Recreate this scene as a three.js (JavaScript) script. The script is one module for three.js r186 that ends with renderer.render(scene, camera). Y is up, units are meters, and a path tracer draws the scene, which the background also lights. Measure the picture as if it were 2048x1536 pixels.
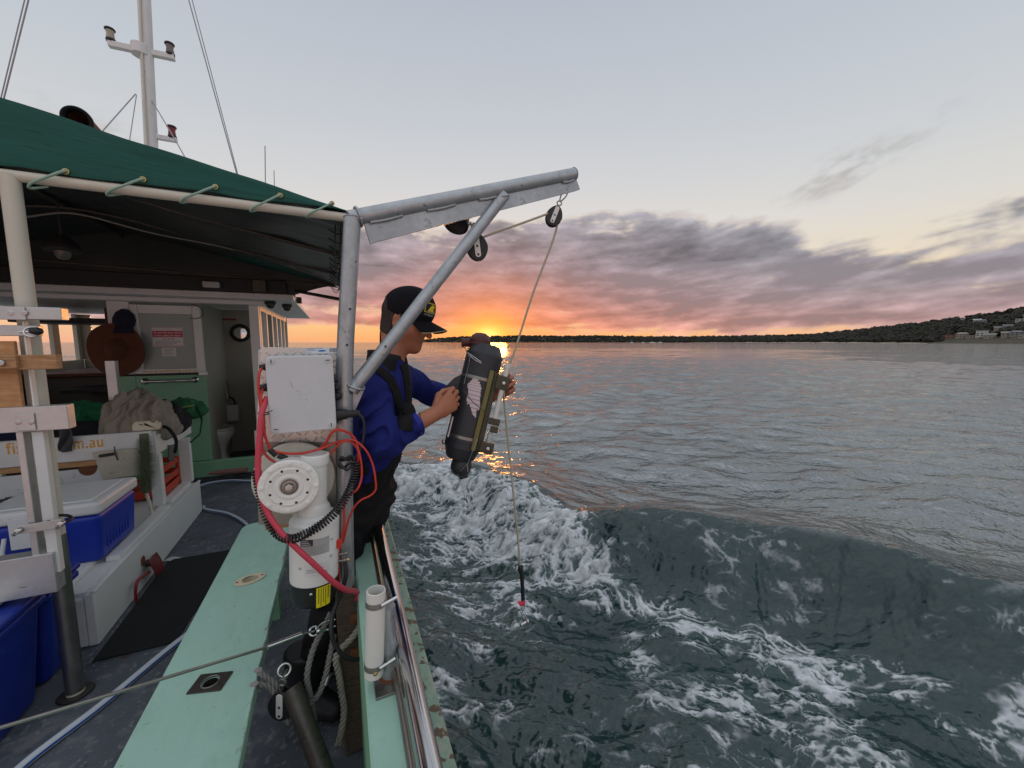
import * as THREE from 'three';
import { ImprovedNoise } from 'three/addons/math/ImprovedNoise.js';
import { RoundedBoxGeometry } from 'three/addons/geometries/RoundedBoxGeometry.js';
import { mergeGeometries, mergeVertices, toCreasedNormals } from 'three/addons/utils/BufferGeometryUtils.js';

// ---------- camera, sky, sun, exposure ----------
const scene = new THREE.Scene();
const FPX = 790, PITCH = Math.atan(84 / FPX), YAW = THREE.MathUtils.degToRad(24.4), EYE = 1.55;
const camera = new THREE.PerspectiveCamera(2 * Math.atan(768 / FPX) * 180 / Math.PI, 4 / 3, 0.05, 20000);
camera.position.set(0, EYE, 0);
camera.rotation.order = 'YXZ';
camera.rotation.set(-PITCH, -YAW, 0);
camera.updateMatrixWorld(true);
const renderer = new THREE.WebGLRenderer({ antialias: true });
renderer.toneMapping = THREE.LinearToneMapping;
renderer.toneMappingExposure = 1.48;
renderer.shadowMap.enabled = true;
const SUN_AZ = 21.0, SUN_EL = 1.3;
const R = THREE.MathUtils.degToRad;
const dirOf = (az, el) => new THREE.Vector3(Math.sin(R(az)) * Math.cos(R(el)), Math.sin(R(el)), -Math.cos(R(az)) * Math.cos(R(el)));
const sun = new THREE.DirectionalLight(new THREE.Color(1.0, 0.37, 0.08), 0.24);
sun.position.copy(dirOf(SUN_AZ, SUN_EL).multiplyScalar(60));
sun.castShadow = true; sun.shadow.radius = 10; sun.shadow.mapSize.set(2048, 2048);
Object.assign(sun.shadow.camera, { left: -12, right: 12, top: 12, bottom: -12, near: 1, far: 160 });
scene.add(sun, sun.target);

// ---------- noise ----------
const IN = new ImprovedNoise();
const PM = new Uint8Array(1024), GX = new Float32Array(256), GY = new Float32Array(256);
{ let s = 1234567; const nx = () => (s = (Math.imul(s, 1664525) + 1013904223) >>> 0) / 4294967296; const p = Array.from({ length: 256 }, (_, i) => i); for (let i = 255; i > 0; i--) { const j = (nx() * (i + 1)) | 0; [p[i], p[j]] = [p[j], p[i]]; } for (let i = 0; i < 1024; i++) PM[i] = p[i & 255]; for (let i = 0; i < 256; i++) { GX[i] = Math.cos(i * 0.0245437) * 1.4; GY[i] = Math.sin(i * 0.0245437) * 1.4; } }
// gradient noise in the plane; z picks the field
function noise(x, y, z = 0) { const zi = Math.floor(z * 13.7) & 255, X = Math.floor(x), Y = Math.floor(y), fx = x - X, fy = y - Y, xi = X & 255, yi = Y & 255; const u = fx * fx * fx * (fx * (fx * 6 - 15) + 10), v = fy * fy * fy * (fy * (fy * 6 - 15) + 10); const A = PM[xi + zi] + yi, B = PM[((xi + 1) & 255) + zi] + yi, y1 = ((yi + 1) & 255) - yi; const a = PM[A], b = PM[B], c = PM[A + y1], d = PM[B + y1]; const n0 = GX[a] * fx + GY[a] * fy, n1 = GX[b] * (fx - 1) + GY[b] * fy, n2 = GX[c] * fx + GY[c] * (fy - 1), n3 = GX[d] * (fx - 1) + GY[d] * (fy - 1); const m = n0 + (n1 - n0) * u; return m + (n2 + (n3 - n2) * u - m) * v; }
function fbm(x, y, z = 0, oct = 5, gain = 0.5, lac = 2.03) { let s = 0, a = 1, n = 0; for (let i = 0; i < oct; i++) { s += a * noise(x, y, z + i * 7.31); n += a; x *= lac; y *= lac; a *= gain; } return s / n; }
function ridged(x, y, z = 0, oct = 4) { let s = 0, a = 1, n = 0; for (let i = 0; i < oct; i++) { s += a * (1 - 2 * Math.abs(noise(x, y, z + i * 5.7))); n += a; x *= 2.1; y *= 2.1; a *= 0.5; } return s / n; }
const sstep = (a, b, x) => { const t = Math.min(1, Math.max(0, (x - a) / (b - a))); return t * t * (3 - 2 * t); };
const lerp = (a, b, t) => a + (b - a) * t, clamp = (x, a = 0, b = 1) => Math.min(b, Math.max(a, x));
function rng(seed) { let a = seed >>> 0; return () => { a = (a + 0x6D2B79F5) >>> 0; let t = a; t = Math.imul(t ^ (t >>> 15), t | 1); t ^= t + Math.imul(t ^ (t >>> 7), t | 61); return ((t ^ (t >>> 14)) >>> 0) / 4294967296; }; }
const toLin = c => { c /= 255; return c <= 0.04045 ? c / 12.92 : Math.pow((c + 0.055) / 1.055, 2.4); };
const mix3 = (a, b, t) => [lerp(a[0], b[0], t), lerp(a[1], b[1], t), lerp(a[2], b[2], t)];
function ramp(stops, x) { if (x <= stops[0][0]) return stops[0][1]; for (let i = 1; i < stops.length; i++) if (x <= stops[i][0]) return mix3(stops[i - 1][1], stops[i][1], (x - stops[i - 1][0]) / (stops[i][0] - stops[i - 1][0])); return stops[stops.length - 1][1]; }
function ramp1(stops, x) { if (x <= stops[0][0]) return stops[0][1]; for (let i = 1; i < stops.length; i++) if (x <= stops[i][0]) return lerp(stops[i - 1][1], stops[i][1], (x - stops[i - 1][0]) / (stops[i][0] - stops[i - 1][0])); return stops[stops.length - 1][1]; }

// ---------- the evening sky: clear air, a bank of broken cloud low down, the glow of the setting sun ----------
const CLEAR_SUN = [[-3, [250, 168, 105]], [0, [252, 172, 105]], [2, [253, 196, 125]], [5, [250, 214, 168]], [9, [240, 218, 194]], [14, [228, 219, 211]], [20, [211, 210, 211]], [27, [196, 200, 206]], [38, [180, 187, 198]], [50, [184, 189, 199]], [70, [198, 202, 209]], [90, [203, 206, 212]]];
const CLEAR_SIDE = [[-3, [232, 176, 158]], [0, [236, 182, 160]], [2, [238, 196, 165]], [5, [238, 214, 180]], [9, [228, 217, 196]], [14, [214, 213, 208]], [20, [201, 205, 208]], [27, [190, 197, 205]], [38, [178, 186, 198]], [50, [184, 189, 199]], [70, [198, 202, 209]], [90, [203, 206, 212]]];
const CLOUD_SUN = [[0, [246, 150, 105]], [3, [222, 138, 116]], [6, [190, 136, 131]], [10, [158, 137, 143]], [16, [154, 147, 153]], [25, [172, 172, 178]]];
const CLOUD_SIDE = [[0, [205, 158, 152]], [3, [176, 148, 150]], [6, [152, 143, 150]], [10, [140, 139, 147]], [16, [146, 148, 155]], [25, [175, 179, 186]]];
const CLOUD_BACK = [[0, [158, 150, 154]], [6, [152, 149, 153]], [16, [152, 152, 156]], [25, [184, 186, 191]]];
const CLEAR_BACK = [[-3, [206, 197, 196]], [0, [207, 198, 196]], [5, [209, 203, 199]], [14, [205, 205, 206]], [27, [192, 197, 204]], [38, [179, 186, 198]], [50, [184, 189, 199]], [70, [198, 202, 209]], [90, [203, 206, 212]]];   // clear air away from the sun; the bank out of view is closed and grey
// relative azimuth from the sun (degrees) -> height of the bank's upper edge, and how closed it is
const BANK_TOP = [[-180, 21], [-90, 21], [-60, 21], [-45, 19], [-30, 17], [-14, 16], [-4, 17], [4, 16.6], [12, 16], [24, 16], [34, 15], [40, 11.5], [46, 11.5], [55, 12], [70, 17], [100, 21], [180, 21]];
const BANK_FULL = [[-180, 0.6], [-70, 0.45], [-45, 0.2], [-28, 0.28], [-12, 0.42], [0, 0.52], [12, 0.62], [32, 0.62], [44, 0.42], [60, 0.42], [100, 0.6], [180, 0.6]];
function skyColor(az, el, out) {
  let a = az - SUN_AZ; a = ((a + 540) % 360) - 180;
  const w = Math.exp(-Math.pow(a / 42, 2)), e = Math.max(el, -3);
  const back = sstep(60, 110, Math.abs(a)); let c = mix3(mix3(ramp(CLEAR_SIDE, e), ramp(CLEAR_BACK, e), back), ramp(CLEAR_SUN, e), w);
  if (e < 34) {
    const v = e / (1 + e * 0.012), slant = Math.min(6, Math.max(0, a - 22) * 0.085);          // the bank's streaks rise to the right
    const U = a * 0.085, V = (v - slant) * 0.2;
    const warp = fbm(U * 0.9, V * 1.1, 3.1, 3);
    const n = fbm(U * 0.9 + warp * 0.5, V * 1.7 + warp * 0.4, 9.2, 7, 0.58), puff = fbm(U * 3.4, V * 4.6, 5.4, 5, 0.62);
    const streak = fbm(U * 0.7, V * 5.5, 21.7, 5, 0.6);
    const top = ramp1(BANK_TOP, a) + 2.6 * fbm(a * 0.06, 0.3, 14.2, 5, 0.6), full = ramp1(BANK_FULL, a);
    let env = full + 0.5 * sstep(0, 4, top - e) - 0.7 * sstep(-2.0, 3.5, e - top) - 0.5;
    env -= 0.95 * sstep(3.0, 1.1, e + 0.6 * noise(a * 0.09, 2.2) + 0.3 * streak) * (0.35 + 0.65 * w);            // clear strip along the horizon
    const hole = Math.exp(-Math.pow((a - 51) / 8, 2) - Math.pow((e - 8.4 - (a - 50) * 0.12) / 1.7, 2)) + 1.1 * Math.exp(-Math.pow((a + 27) / 8, 2) - Math.pow((e - 12.5) / 1.7, 2)) + 1.0 * Math.exp(-Math.pow((a + 24) / 10, 2) - Math.pow((e - 7.8) / 0.9, 2)) + 1.0 * Math.exp(-Math.pow((a + 32) / 14, 2) - Math.pow((e - 4.6) / 1.0, 2)) + 0.75 * Math.exp(-Math.pow((a - 4) / 6, 2) - Math.pow((e - 10.5) / 1.2, 2)) + 0.5 * Math.exp(-Math.pow((a - 6) / 12, 2) - Math.pow((e - 4.2) / 0.45, 2));
    env -= 0.5 * hole;
    const d = env + 0.85 * n + 0.3 * streak + 0.28 * puff + 0.08;
    let al = sstep(-0.14, 0.3, d) * 0.97;
    // thin streamers high on the right and a torn patch on the left
    const str = Math.exp(-Math.pow((a - 43) / 10, 2) - Math.pow((e - 18.4 - (a - 43) * 0.34) / 2.6, 2)) + 0.9 * Math.exp(-Math.pow((a + 44) / 9, 2) - Math.pow((e - 19) / 3, 2));
    const sn = fbm(a * 0.16, (e - a * 0.3) * 0.42, 31.3, 6, 0.6);
    al = Math.max(al, 0.5 * sstep(0.3, 1.1, str * (0.7 + 2.0 * sn)));
    let cc = mix3(mix3(ramp(CLOUD_SIDE, e), ramp(CLOUD_BACK, e), back), ramp(CLOUD_SUN, e), Math.exp(-Math.pow(a / 28, 2)));
    const tone = 1 + 0.42 * fbm(U * 1.6 + 4, V * 3.2, 17.9, 6, 0.62) + 0.2 * streak + 0.16 * puff;
    const thick = 1.07 - 0.13 * sstep(0.1, 0.75, d);
    cc = cc.map(x => x * tone * thick);
    c = mix3(c, cc, al);
    // bright torn edges
    const rim = sstep(0.05, 0.5, al) * sstep(0.97, 0.5, al) * 0.3 * w;
    c = mix3(c, [255, 226, 190], rim);
  }
  let L = [toLin(c[0]), toLin(c[1]), toLin(c[2])];
  const far = lerp(0.7, 1.0, Math.max(sstep(60, 130, Math.abs(a)), sstep(38, 75, e))); L = L.map(x => x * far);
  // the glow round the sun
  const ds = Math.hypot(a * Math.cos(R(e)), (e - 0.7) * 1.35);
  const g1 = Math.exp(-Math.pow(ds / 11, 2) * 1.1), g2 = Math.exp(-Math.pow(ds / 3.9, 2)), g3 = Math.exp(-Math.pow(ds / 1.6, 2));
  L = mix3(L, [0.86, 0.27, 0.08], 0.6 * g1); L = mix3(L, [1.4, 0.46, 0.035], 0.85 * g2);
  L = [L[0] + 0.45 * g3, L[1] + 0.4 * g3, L[2] + 0.17 * g3];
  out[0] = L[0]; out[1] = L[1]; out[2] = L[2];
}
{
  const W = 3072, H = 1536, data = new Float32Array(W * H * 4), c = [0, 0, 0];
  for (let j = 0; j < H; j++) {
    const el = ((j + 0.5) / H - 0.5) * 180, step = el > 36 || el < -4 ? 16 : 0, row = j * W * 4;
    for (let i = 0, fine = 1; i < W; i += fine) {
      const thm = ((i + 2) / W - 0.5) * 2 * Math.PI, azm = Math.atan2(Math.cos(thm), -Math.sin(thm)) * 180 / Math.PI; fine = step || (Math.abs(azm - 24.4) > 76 ? 4 : 1);
      const th = ((i + fine / 2) / W - 0.5) * 2 * Math.PI, az = Math.atan2(Math.cos(th), -Math.sin(th)) * 180 / Math.PI;
      skyColor(az, el, c);
      for (let k = 0; k < fine; k++) { const q = row + (i + k) * 4; data[q] = c[0]; data[q + 1] = c[1]; data[q + 2] = c[2]; data[q + 3] = 1; }
    }
  }
  const sky = new THREE.DataTexture(data, W, H, THREE.RGBAFormat, THREE.FloatType);
  sky.mapping = THREE.EquirectangularReflectionMapping; sky.magFilter = THREE.LinearFilter; sky.minFilter = THREE.LinearFilter; sky.needsUpdate = true;
  scene.background = sky; scene.environment = sky;
}

// ---------- measuring helpers: a sight line of the photograph met with a real depth or plane ----------
const ray = (px, py) => new THREE.Vector3((px - 1024) / FPX, -(py - 768) / FPX, -1).applyEuler(camera.rotation);
const EYEP = camera.position.clone();
const at = (px, py, depth) => EYEP.clone().addScaledVector(ray(px, py), depth);
const onY = (px, py, y) => { const d = ray(px, py); return EYEP.clone().addScaledVector(d, (y - EYE) / d.y); };
const onX = (px, py, x) => { const d = ray(px, py); return EYEP.clone().addScaledVector(d, x / d.x); };
const onZ = (px, py, z) => { const d = ray(px, py); return EYEP.clone().addScaledVector(d, z / d.z); };
const V3 = (x, y, z) => new THREE.Vector3(x, y, z);

// ---------- object helpers ----------
const taken = {};
function numbered(n) { const k = taken[n] = (taken[n] ?? -1) + 1; return k ? `${n}_${String(k).padStart(3, '0')}` : n; }
function info(o, label, category, group, kind) { if (label) o.userData.label = label; if (category) o.userData.category = category; if (group) o.userData.group = group; if (kind) o.userData.kind = kind; return o; }
function thing(name, label, category, p = [0, 0, 0], group) { const g = new THREE.Group(); g.name = numbered(name); const q = p.isVector3 ? p : V3(...p); g.position.copy(q); scene.add(g); return info(g, label, category, group); }
function single(name, geo, mat, label, category, group, kind) { const m = new THREE.Mesh(geo, mat); m.name = numbered(name); m.castShadow = m.receiveShadow = true; scene.add(m); return info(m, label, category, group, kind); }
// part(): geometry given in world coordinates, kept under its thing
function part(name, geo, mat, parent, label) {
  const m = new THREE.Mesh(geo, mat); m.name = name; m.castShadow = m.receiveShadow = true;
  let off = V3(0, 0, 0); for (let p = parent; p && p !== scene; p = p.parent) off.add(p.position);
  geo.translate(-off.x, -off.y, -off.z); parent.add(m); if (label) m.userData.label = label; return m;
}
const plain = g => { const n = g.index ? g.toNonIndexed() : g; for (const k of Object.keys(n.attributes)) if (!['position', 'normal', 'uv'].includes(k)) n.deleteAttribute(k); return n; };
const join = list => { const g = mergeGeometries(list.map(plain)); return g; };
// boxes with softened edges, uv in metres
function boxUV(g) { const p = g.attributes.position, n = g.attributes.normal, uv = new Float32Array(p.count * 2); for (let i = 0; i < p.count; i++) { const ax = Math.abs(n.getX(i)), ay = Math.abs(n.getY(i)), az = Math.abs(n.getZ(i)); if (ay >= ax && ay >= az) { uv[2 * i] = p.getX(i); uv[2 * i + 1] = p.getZ(i); } else if (ax >= az) { uv[2 * i] = p.getZ(i); uv[2 * i + 1] = p.getY(i); } else { uv[2 * i] = p.getX(i); uv[2 * i + 1] = p.getY(i); } } g.setAttribute('uv', new THREE.BufferAttribute(uv, 2)); return g; }
function box(x0, x1, y0, y1, z0, z1, r = 0.004, seg = 2) { const w = Math.abs(x1 - x0), h = Math.abs(y1 - y0), d = Math.abs(z1 - z0), rr = Math.min(r, 0.49 * Math.min(w, h, d)); const g = plain(new RoundedBoxGeometry(w, h, d, seg, rr)); g.translate((x0 + x1) / 2, (y0 + y1) / 2, (z0 + z1) / 2); return boxUV(g); }
// a bar of w x h between two points; up tells which way h goes
function bar(a, b, w, h, up = V3(0, 1, 0), r = 0.003) { const d = b.clone().sub(a), L = d.length(); const g = plain(new RoundedBoxGeometry(w, h, L, 2, Math.min(r, 0.49 * Math.min(w, h)))); boxUV(g); const z = d.normalize(), x = up.clone().cross(z).normalize(), y = z.clone().cross(x); const m = new THREE.Matrix4().makeBasis(x, y, z).setPosition(a.clone().add(b).multiplyScalar(0.5)); return g.applyMatrix4(m); }
function rod(a, b, r0, r1 = r0, seg = 20, capped = true) { const d = b.clone().sub(a), L = d.length(); const g = new THREE.CylinderGeometry(r1, r0, L, seg, Math.max(1, Math.min(10, Math.round(L / 0.15))), !capped); const uv = g.attributes.uv; for (let i = 0; i < uv.count; i++) uv.setXY(i, uv.getX(i) * 2 * Math.PI * r0, uv.getY(i) * L); g.applyQuaternion(new THREE.Quaternion().setFromUnitVectors(V3(0, 1, 0), d.normalize())); const c = a.clone().add(b).multiplyScalar(0.5); return g.translate(c.x, c.y, c.z); }
function tube(pts, r, seg = 60, rad = 10, closed = false, tension) { const c = new THREE.CatmullRomCurve3(pts, closed, tension === undefined ? 'centripetal' : 'catmullrom', tension); const g = new THREE.TubeGeometry(c, seg, r, rad, closed); const L = c.getLength(), uv = g.attributes.uv; for (let i = 0; i < uv.count; i++) uv.setXY(i, uv.getX(i) * L, uv.getY(i) * 2 * Math.PI * r); if (closed) return g; const gs = [g]; for (const [t, s] of [[0, -1], [1, 1]]) { const p = c.getPointAt(t), d = c.getTangentAt(t).multiplyScalar(s); const k = new THREE.CircleGeometry(r, rad); k.applyQuaternion(new THREE.Quaternion().setFromUnitVectors(V3(0, 0, 1), d)); k.translate(p.x, p.y, p.z); gs.push(k); } return join(gs); }
// lathe about an axis: profile [radius, along]
function lathe(profile, origin, axis, seg = 36) { const g = new THREE.LatheGeometry(profile.map(([r, y]) => new THREE.Vector2(Math.max(r, 1e-4), y)), seg); g.applyQuaternion(new THREE.Quaternion().setFromUnitVectors(V3(0, 1, 0), axis.clone().normalize())); return g.translate(origin.x, origin.y, origin.z); }
function ring(c, axis, R0, r, seg = 28, rad = 8) { const g = new THREE.TorusGeometry(R0, r, rad, seg); g.applyQuaternion(new THREE.Quaternion().setFromUnitVectors(V3(0, 0, 1), axis.clone().normalize())); return g.translate(c.x, c.y, c.z); }
// extrude an outline given in the frame (o, ex, ey) with thickness along ex x ey, centred
function plate(pts, o, ex, ey, th, bevel = 0.0015, holes = [], curve = 8) { const sh = new THREE.Shape(pts.map(p => new THREE.Vector2(p[0], p[1]))); for (const h of holes) { const q = new THREE.Path(); q.absarc(h[0], h[1], h[2], 0, 2 * Math.PI, true); sh.holes.push(q); } const g = new THREE.ExtrudeGeometry(sh, { depth: Math.max(th - 2 * bevel, 1e-4), bevelEnabled: bevel > 0, bevelSize: bevel, bevelThickness: bevel, bevelSegments: 2, bevelOffset: -bevel, curveSegments: curve }); g.translate(0, 0, -Math.max(th - 2 * bevel, 1e-4) / 2); const x = ex.clone().normalize(), y = ey.clone().addScaledVector(x, -ey.dot(x)).normalize(), z = x.clone().cross(y); return g.applyMatrix4(new THREE.Matrix4().makeBasis(x, y, z).setPosition(o)); }
const roundRect = (w, h, r, n = 5) => { const o = []; for (const [cx, cy, a0] of [[w / 2 - r, h / 2 - r, 0], [-w / 2 + r, h / 2 - r, 90], [-w / 2 + r, -h / 2 + r, 180], [w / 2 - r, -h / 2 + r, 270]]) for (let i = 0; i <= n; i++) { const a = R(a0 + 90 * i / n); o.push([cx + r * Math.cos(a), cy + r * Math.sin(a)]); } return o; };
const circle = (r, n = 28, cx = 0, cy = 0) => Array.from({ length: n }, (_, i) => [cx + r * Math.cos(2 * Math.PI * i / n), cy + r * Math.sin(2 * Math.PI * i / n)]);
// a sheet through a grid of points with thickness
function sheet(f, nu, nv, th, uvs = 1) { const P = [], UV = [], I = []; const g0 = []; for (let j = 0; j <= nv; j++) for (let i = 0; i <= nu; i++) g0.push(f(i / nu, j / nv)); const idx = (i, j) => j * (nu + 1) + i; const N = g0.map((p, k) => { const i = k % (nu + 1), j = (k / (nu + 1)) | 0; const a = g0[idx(Math.min(nu, i + 1), j)].clone().sub(g0[idx(Math.max(0, i - 1), j)]), b = g0[idx(i, Math.min(nv, j + 1))].clone().sub(g0[idx(i, Math.max(0, j - 1))]); return a.cross(b).normalize(); }); const M = g0.length; for (const s of [0.5, -0.5]) g0.forEach((p, k) => { P.push(p.x + N[k].x * th * s, p.y + N[k].y * th * s, p.z + N[k].z * th * s); UV.push((k % (nu + 1)) / nu * uvs, ((k / (nu + 1)) | 0) / nv * uvs); }); for (let j = 0; j < nv; j++) for (let i = 0; i < nu; i++) { const a = idx(i, j), b = idx(i + 1, j), c = idx(i + 1, j + 1), d = idx(i, j + 1); I.push(a, b, c, a, c, d, M + a, M + c, M + b, M + a, M + d, M + c); } const edge = (a, b) => I.push(a, M + a, b, b, M + a, M + b); for (let i = 0; i < nu; i++) { edge(idx(i, 0), idx(i + 1, 0)); edge(idx(i + 1, nv), idx(i, nv)); } for (let j = 0; j < nv; j++) { edge(idx(nu, j), idx(nu, j + 1)); edge(idx(0, j + 1), idx(0, j)); } const g = new THREE.BufferGeometry(); g.setAttribute('position', new THREE.Float32BufferAttribute(P, 3)); g.setAttribute('uv', new THREE.Float32BufferAttribute(UV, 2)); g.setIndex(I); g.computeVertexNormals(); return g; }

// ---------- textures ----------
function tex(w, h, f, srgb = true, wrap = true) { const d = new Uint8Array(w * h * 4), c = [0, 0, 0, 255]; for (let j = 0; j < h; j++) for (let i = 0; i < w; i++) { c[3] = 255; f(i / w, j / h, c); const q = (j * w + i) * 4; d[q] = clamp(c[0], 0, 255); d[q + 1] = clamp(c[1], 0, 255); d[q + 2] = clamp(c[2], 0, 255); d[q + 3] = c[3]; } const t = new THREE.DataTexture(d, w, h, THREE.RGBAFormat); t.magFilter = THREE.LinearFilter; t.minFilter = THREE.LinearMipmapLinearFilter; if (srgb) t.colorSpace = THREE.SRGBColorSpace; if (wrap) t.wrapS = t.wrapT = THREE.RepeatWrapping; t.needsUpdate = true; return t; }
// noise that repeats over [0,1): blend four shifted samples
function tileable(f) { return (u, v) => { const a = f(u, v), b = f(u - 1, v), c = f(u, v - 1), d = f(u - 1, v - 1); const s = sstep(0, 1, u), t = sstep(0, 1, v); const wa = (1 - s) * (1 - t), wb = s * (1 - t), wc = (1 - s) * t, wd = s * t; return (a * wa + b * wb + c * wc + d * wd) / Math.sqrt(wa * wa + wb * wb + wc * wc + wd * wd); }; }
const sized = (t, m) => { const k = t.clone(); k.repeat.set(1 / m, 1 / m); k.needsUpdate = true; return k; };
const lin = (r, g, b) => new THREE.Color().setRGB(r, g, b);
const srgb = (r, g, b) => new THREE.Color().setRGB(r / 255, g / 255, b / 255, THREE.SRGBColorSpace);
const mat = (color, roughness = 0.6, metalness = 0, extra = {}) => new THREE.MeshPhysicalMaterial({ color, roughness, metalness, side: THREE.DoubleSide, ...extra });
// ---------- the sea ----------
const WL = -0.65;
const CREST = [[0.3, -7.6], [0.85, -6.4], [1.6, -5.8], [2.05, -5.0], [2.28, -4.1], [2.3, -3.45], [2.6, -3.05], [3.1, -2.78], [3.62, -2.38], [3.98, -1.78], [4.25, -0.9], [4.8, 0.6], [6.3, 3]];
const SECOND = [[0.25, -2.75], [0.7, -2.5], [1.2, -2.36], [1.75, -2.2], [2.3, -1.82], [2.95, -1.25], [3.55, -0.66], [5, 0.7]];
function lineDist(L, x, z) { let best = 1e9, side = 1, along = 0, acc = 0; for (let i = 1; i < L.length; i++) { const ax = L[i - 1][0], az = L[i - 1][1], dx = L[i][0] - ax, dz = L[i][1] - az, len = Math.hypot(dx, dz); let t = ((x - ax) * dx + (z - az) * dz) / (len * len); t = clamp(t); const ex = x - ax - t * dx, ez = z - az - t * dz, d = Math.hypot(ex, ez); if (d < best) { best = d; side = (dx * ez - dz * ex) < 0 ? 1 : -1; along = acc + t * len; } acc += len; } return [best * side, along]; }
const seaRand = rng(11), WAVES = [];
for (let i = 0; i < 70; i++) { const lam = 0.22 * Math.pow(40, i / 69), th = R(-62 + (seaRand() + seaRand() - 1) * 75); WAVES.push([2 * Math.PI / lam * Math.cos(th), 2 * Math.PI / lam * Math.sin(th), seaRand() * 6.283, lam * 0.0042 * Math.min(1, Math.pow(lam, -0.75)) * (lam > 0.3 && lam < 2.8 ? 1.6 : 1.0) * (0.6 + 0.8 * seaRand()), lam]); }
// how much torn-up, aerated water there is at a place beside the hull
function foamDensity(x, z) {
  const [s, al] = lineDist(CREST, x, z);
  let f = -0.6;
  const bow = sstep(6.2, 4.4, al) * sstep(0.16, -0.06, s) * sstep(-2.6, -0.1, s); f = Math.max(f, -0.6 + 0.98 * bow);
  f = Math.max(f, -0.6 + 0.42 * sstep(1.9, 0.5, x) * sstep(-1.2, -2.2, z) * sstep(-5, -3, z));
  const b1 = lineDist([[2.05, -2.75], [2.35, -2.2], [2.8, -1.55], [3.35, -0.92], [4.4, 0]], x, z)[0]; f = Math.max(f, -0.6 + 0.78 * Math.exp(-Math.pow(b1 / 0.27, 2)));
  const b2 = lineDist([[2.7, -2.7], [3.3, -2.1], [3.9, -1.4], [5, 0]], x, z)[0]; f = Math.max(f, -0.6 + 0.2 * Math.exp(-Math.pow(b2 / 0.4, 2)));
  f = Math.max(f, -0.6 + 0.44 * sstep(-2.3, -1.2, z) * sstep(3.6, 2.4, x));
  f = Math.max(f, -0.6 + 0.24 * sstep(0.1, -0.2, s) * sstep(-2.4, -0.3, s));
  f = Math.max(f, -0.6 + 0.55 * Math.exp(-Math.pow((x - 2.05) / 0.45, 2) - Math.pow((z + 1.0) / 0.35, 2)));
  return f;
}
// border closeness of a jittered cell pattern: 0 on the walls between cells
function cells(x, y, seed) { const X = Math.floor(x), Y = Math.floor(y); let a = 9, b = 9; for (let j = -1; j <= 1; j++) for (let i = -1; i <= 1; i++) { const h = PM[(PM[(X + i + seed) & 255] + Y + j) & 255], k = PM[(h + 57) & 255]; const dx = X + i + h / 255 - x, dy = Y + j + k / 255 - y, d = dx * dx + dy * dy; if (d < a) { b = a; a = d; } else if (d < b) b = d; } return Math.sqrt(b) - Math.sqrt(a); }
const FD = (() => { const N = 300, a = new Float32Array(N * N); for (let j = 0; j < N; j++) for (let i = 0; i < N; i++) a[j * N + i] = foamDensity(-0.6 + 10.2 * i / (N - 1), -8.6 + 10.2 * j / (N - 1)); return (x, z) => { const u = (x + 0.6) / 10.2 * (N - 1), v = (z + 8.6) / 10.2 * (N - 1), i = u | 0, j = v | 0; if (u < 0 || v < 0 || i >= N - 1 || j >= N - 1) return -1; const s = u - i, t = v - j, k = j * N + i; return (a[k] * (1 - s) + a[k + 1] * s) * (1 - t) + (a[k + N] * (1 - s) + a[k + N + 1] * s) * t; }; })();
function foamAt(x, z) {
  const f = FD(x, z); if (f < -0.55) return [0, 0];
  const p = x * 0.82 + z * 0.57, q = -x * 0.57 + z * 0.82;                // along and across the streaming
  const wx = fbm(p * 1.3, q * 1.7, 2.2, 3) * 0.55, wy = fbm(p * 1.3, q * 1.7, 8.2, 3) * 0.55;
  const patch = fbm(p * 1.1 + wx, q * 1.8 + wy, 12.2, 4), fine = fbm(p * 8, q * 14, 1.7, 4, 0.6);
  const c1 = cells((p + wx * 1.5) * 2.1 + fine * 0.35, (q + wy * 1.5) * 5.2 + fine * 0.5, 3), c2 = cells((p + wx) * 6.5 + fine * 0.9, (q + wy) * 13 + fine * 0.9, 11);
  const dens = f + 0.85 * patch + 0.25 * fine;                              // how thickly the froth lies
  const brk = fbm(p * 3.1 + 9, q * 6.3, 7.3, 4, 0.6), w1 = clamp(0.36 + 0.75 * dens + 0.55 * brk, 0, 1.2), w2 = clamp(0.3 + 0.8 * dens + 0.6 * brk, 0, 1.2);
  let v = 0.9 * sstep(w1 * 0.62, w1 * 0.08, c1 + 0.12 * fine) * sstep(0.08, 0.45, w1); v = Math.max(v, 0.8 * sstep(w2 * 0.6, w2 * 0.05, c2) * sstep(0.12, 0.4, w2));
  v = Math.max(v, sstep(0.3, 0.75, dens + 0.3 * fine)) * (0.75 + 0.5 * fine + 0.1);
  return [clamp(v) * sstep(-0.5, -0.25, f), sstep(-0.5, 0.4, dens)];
}
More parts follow.
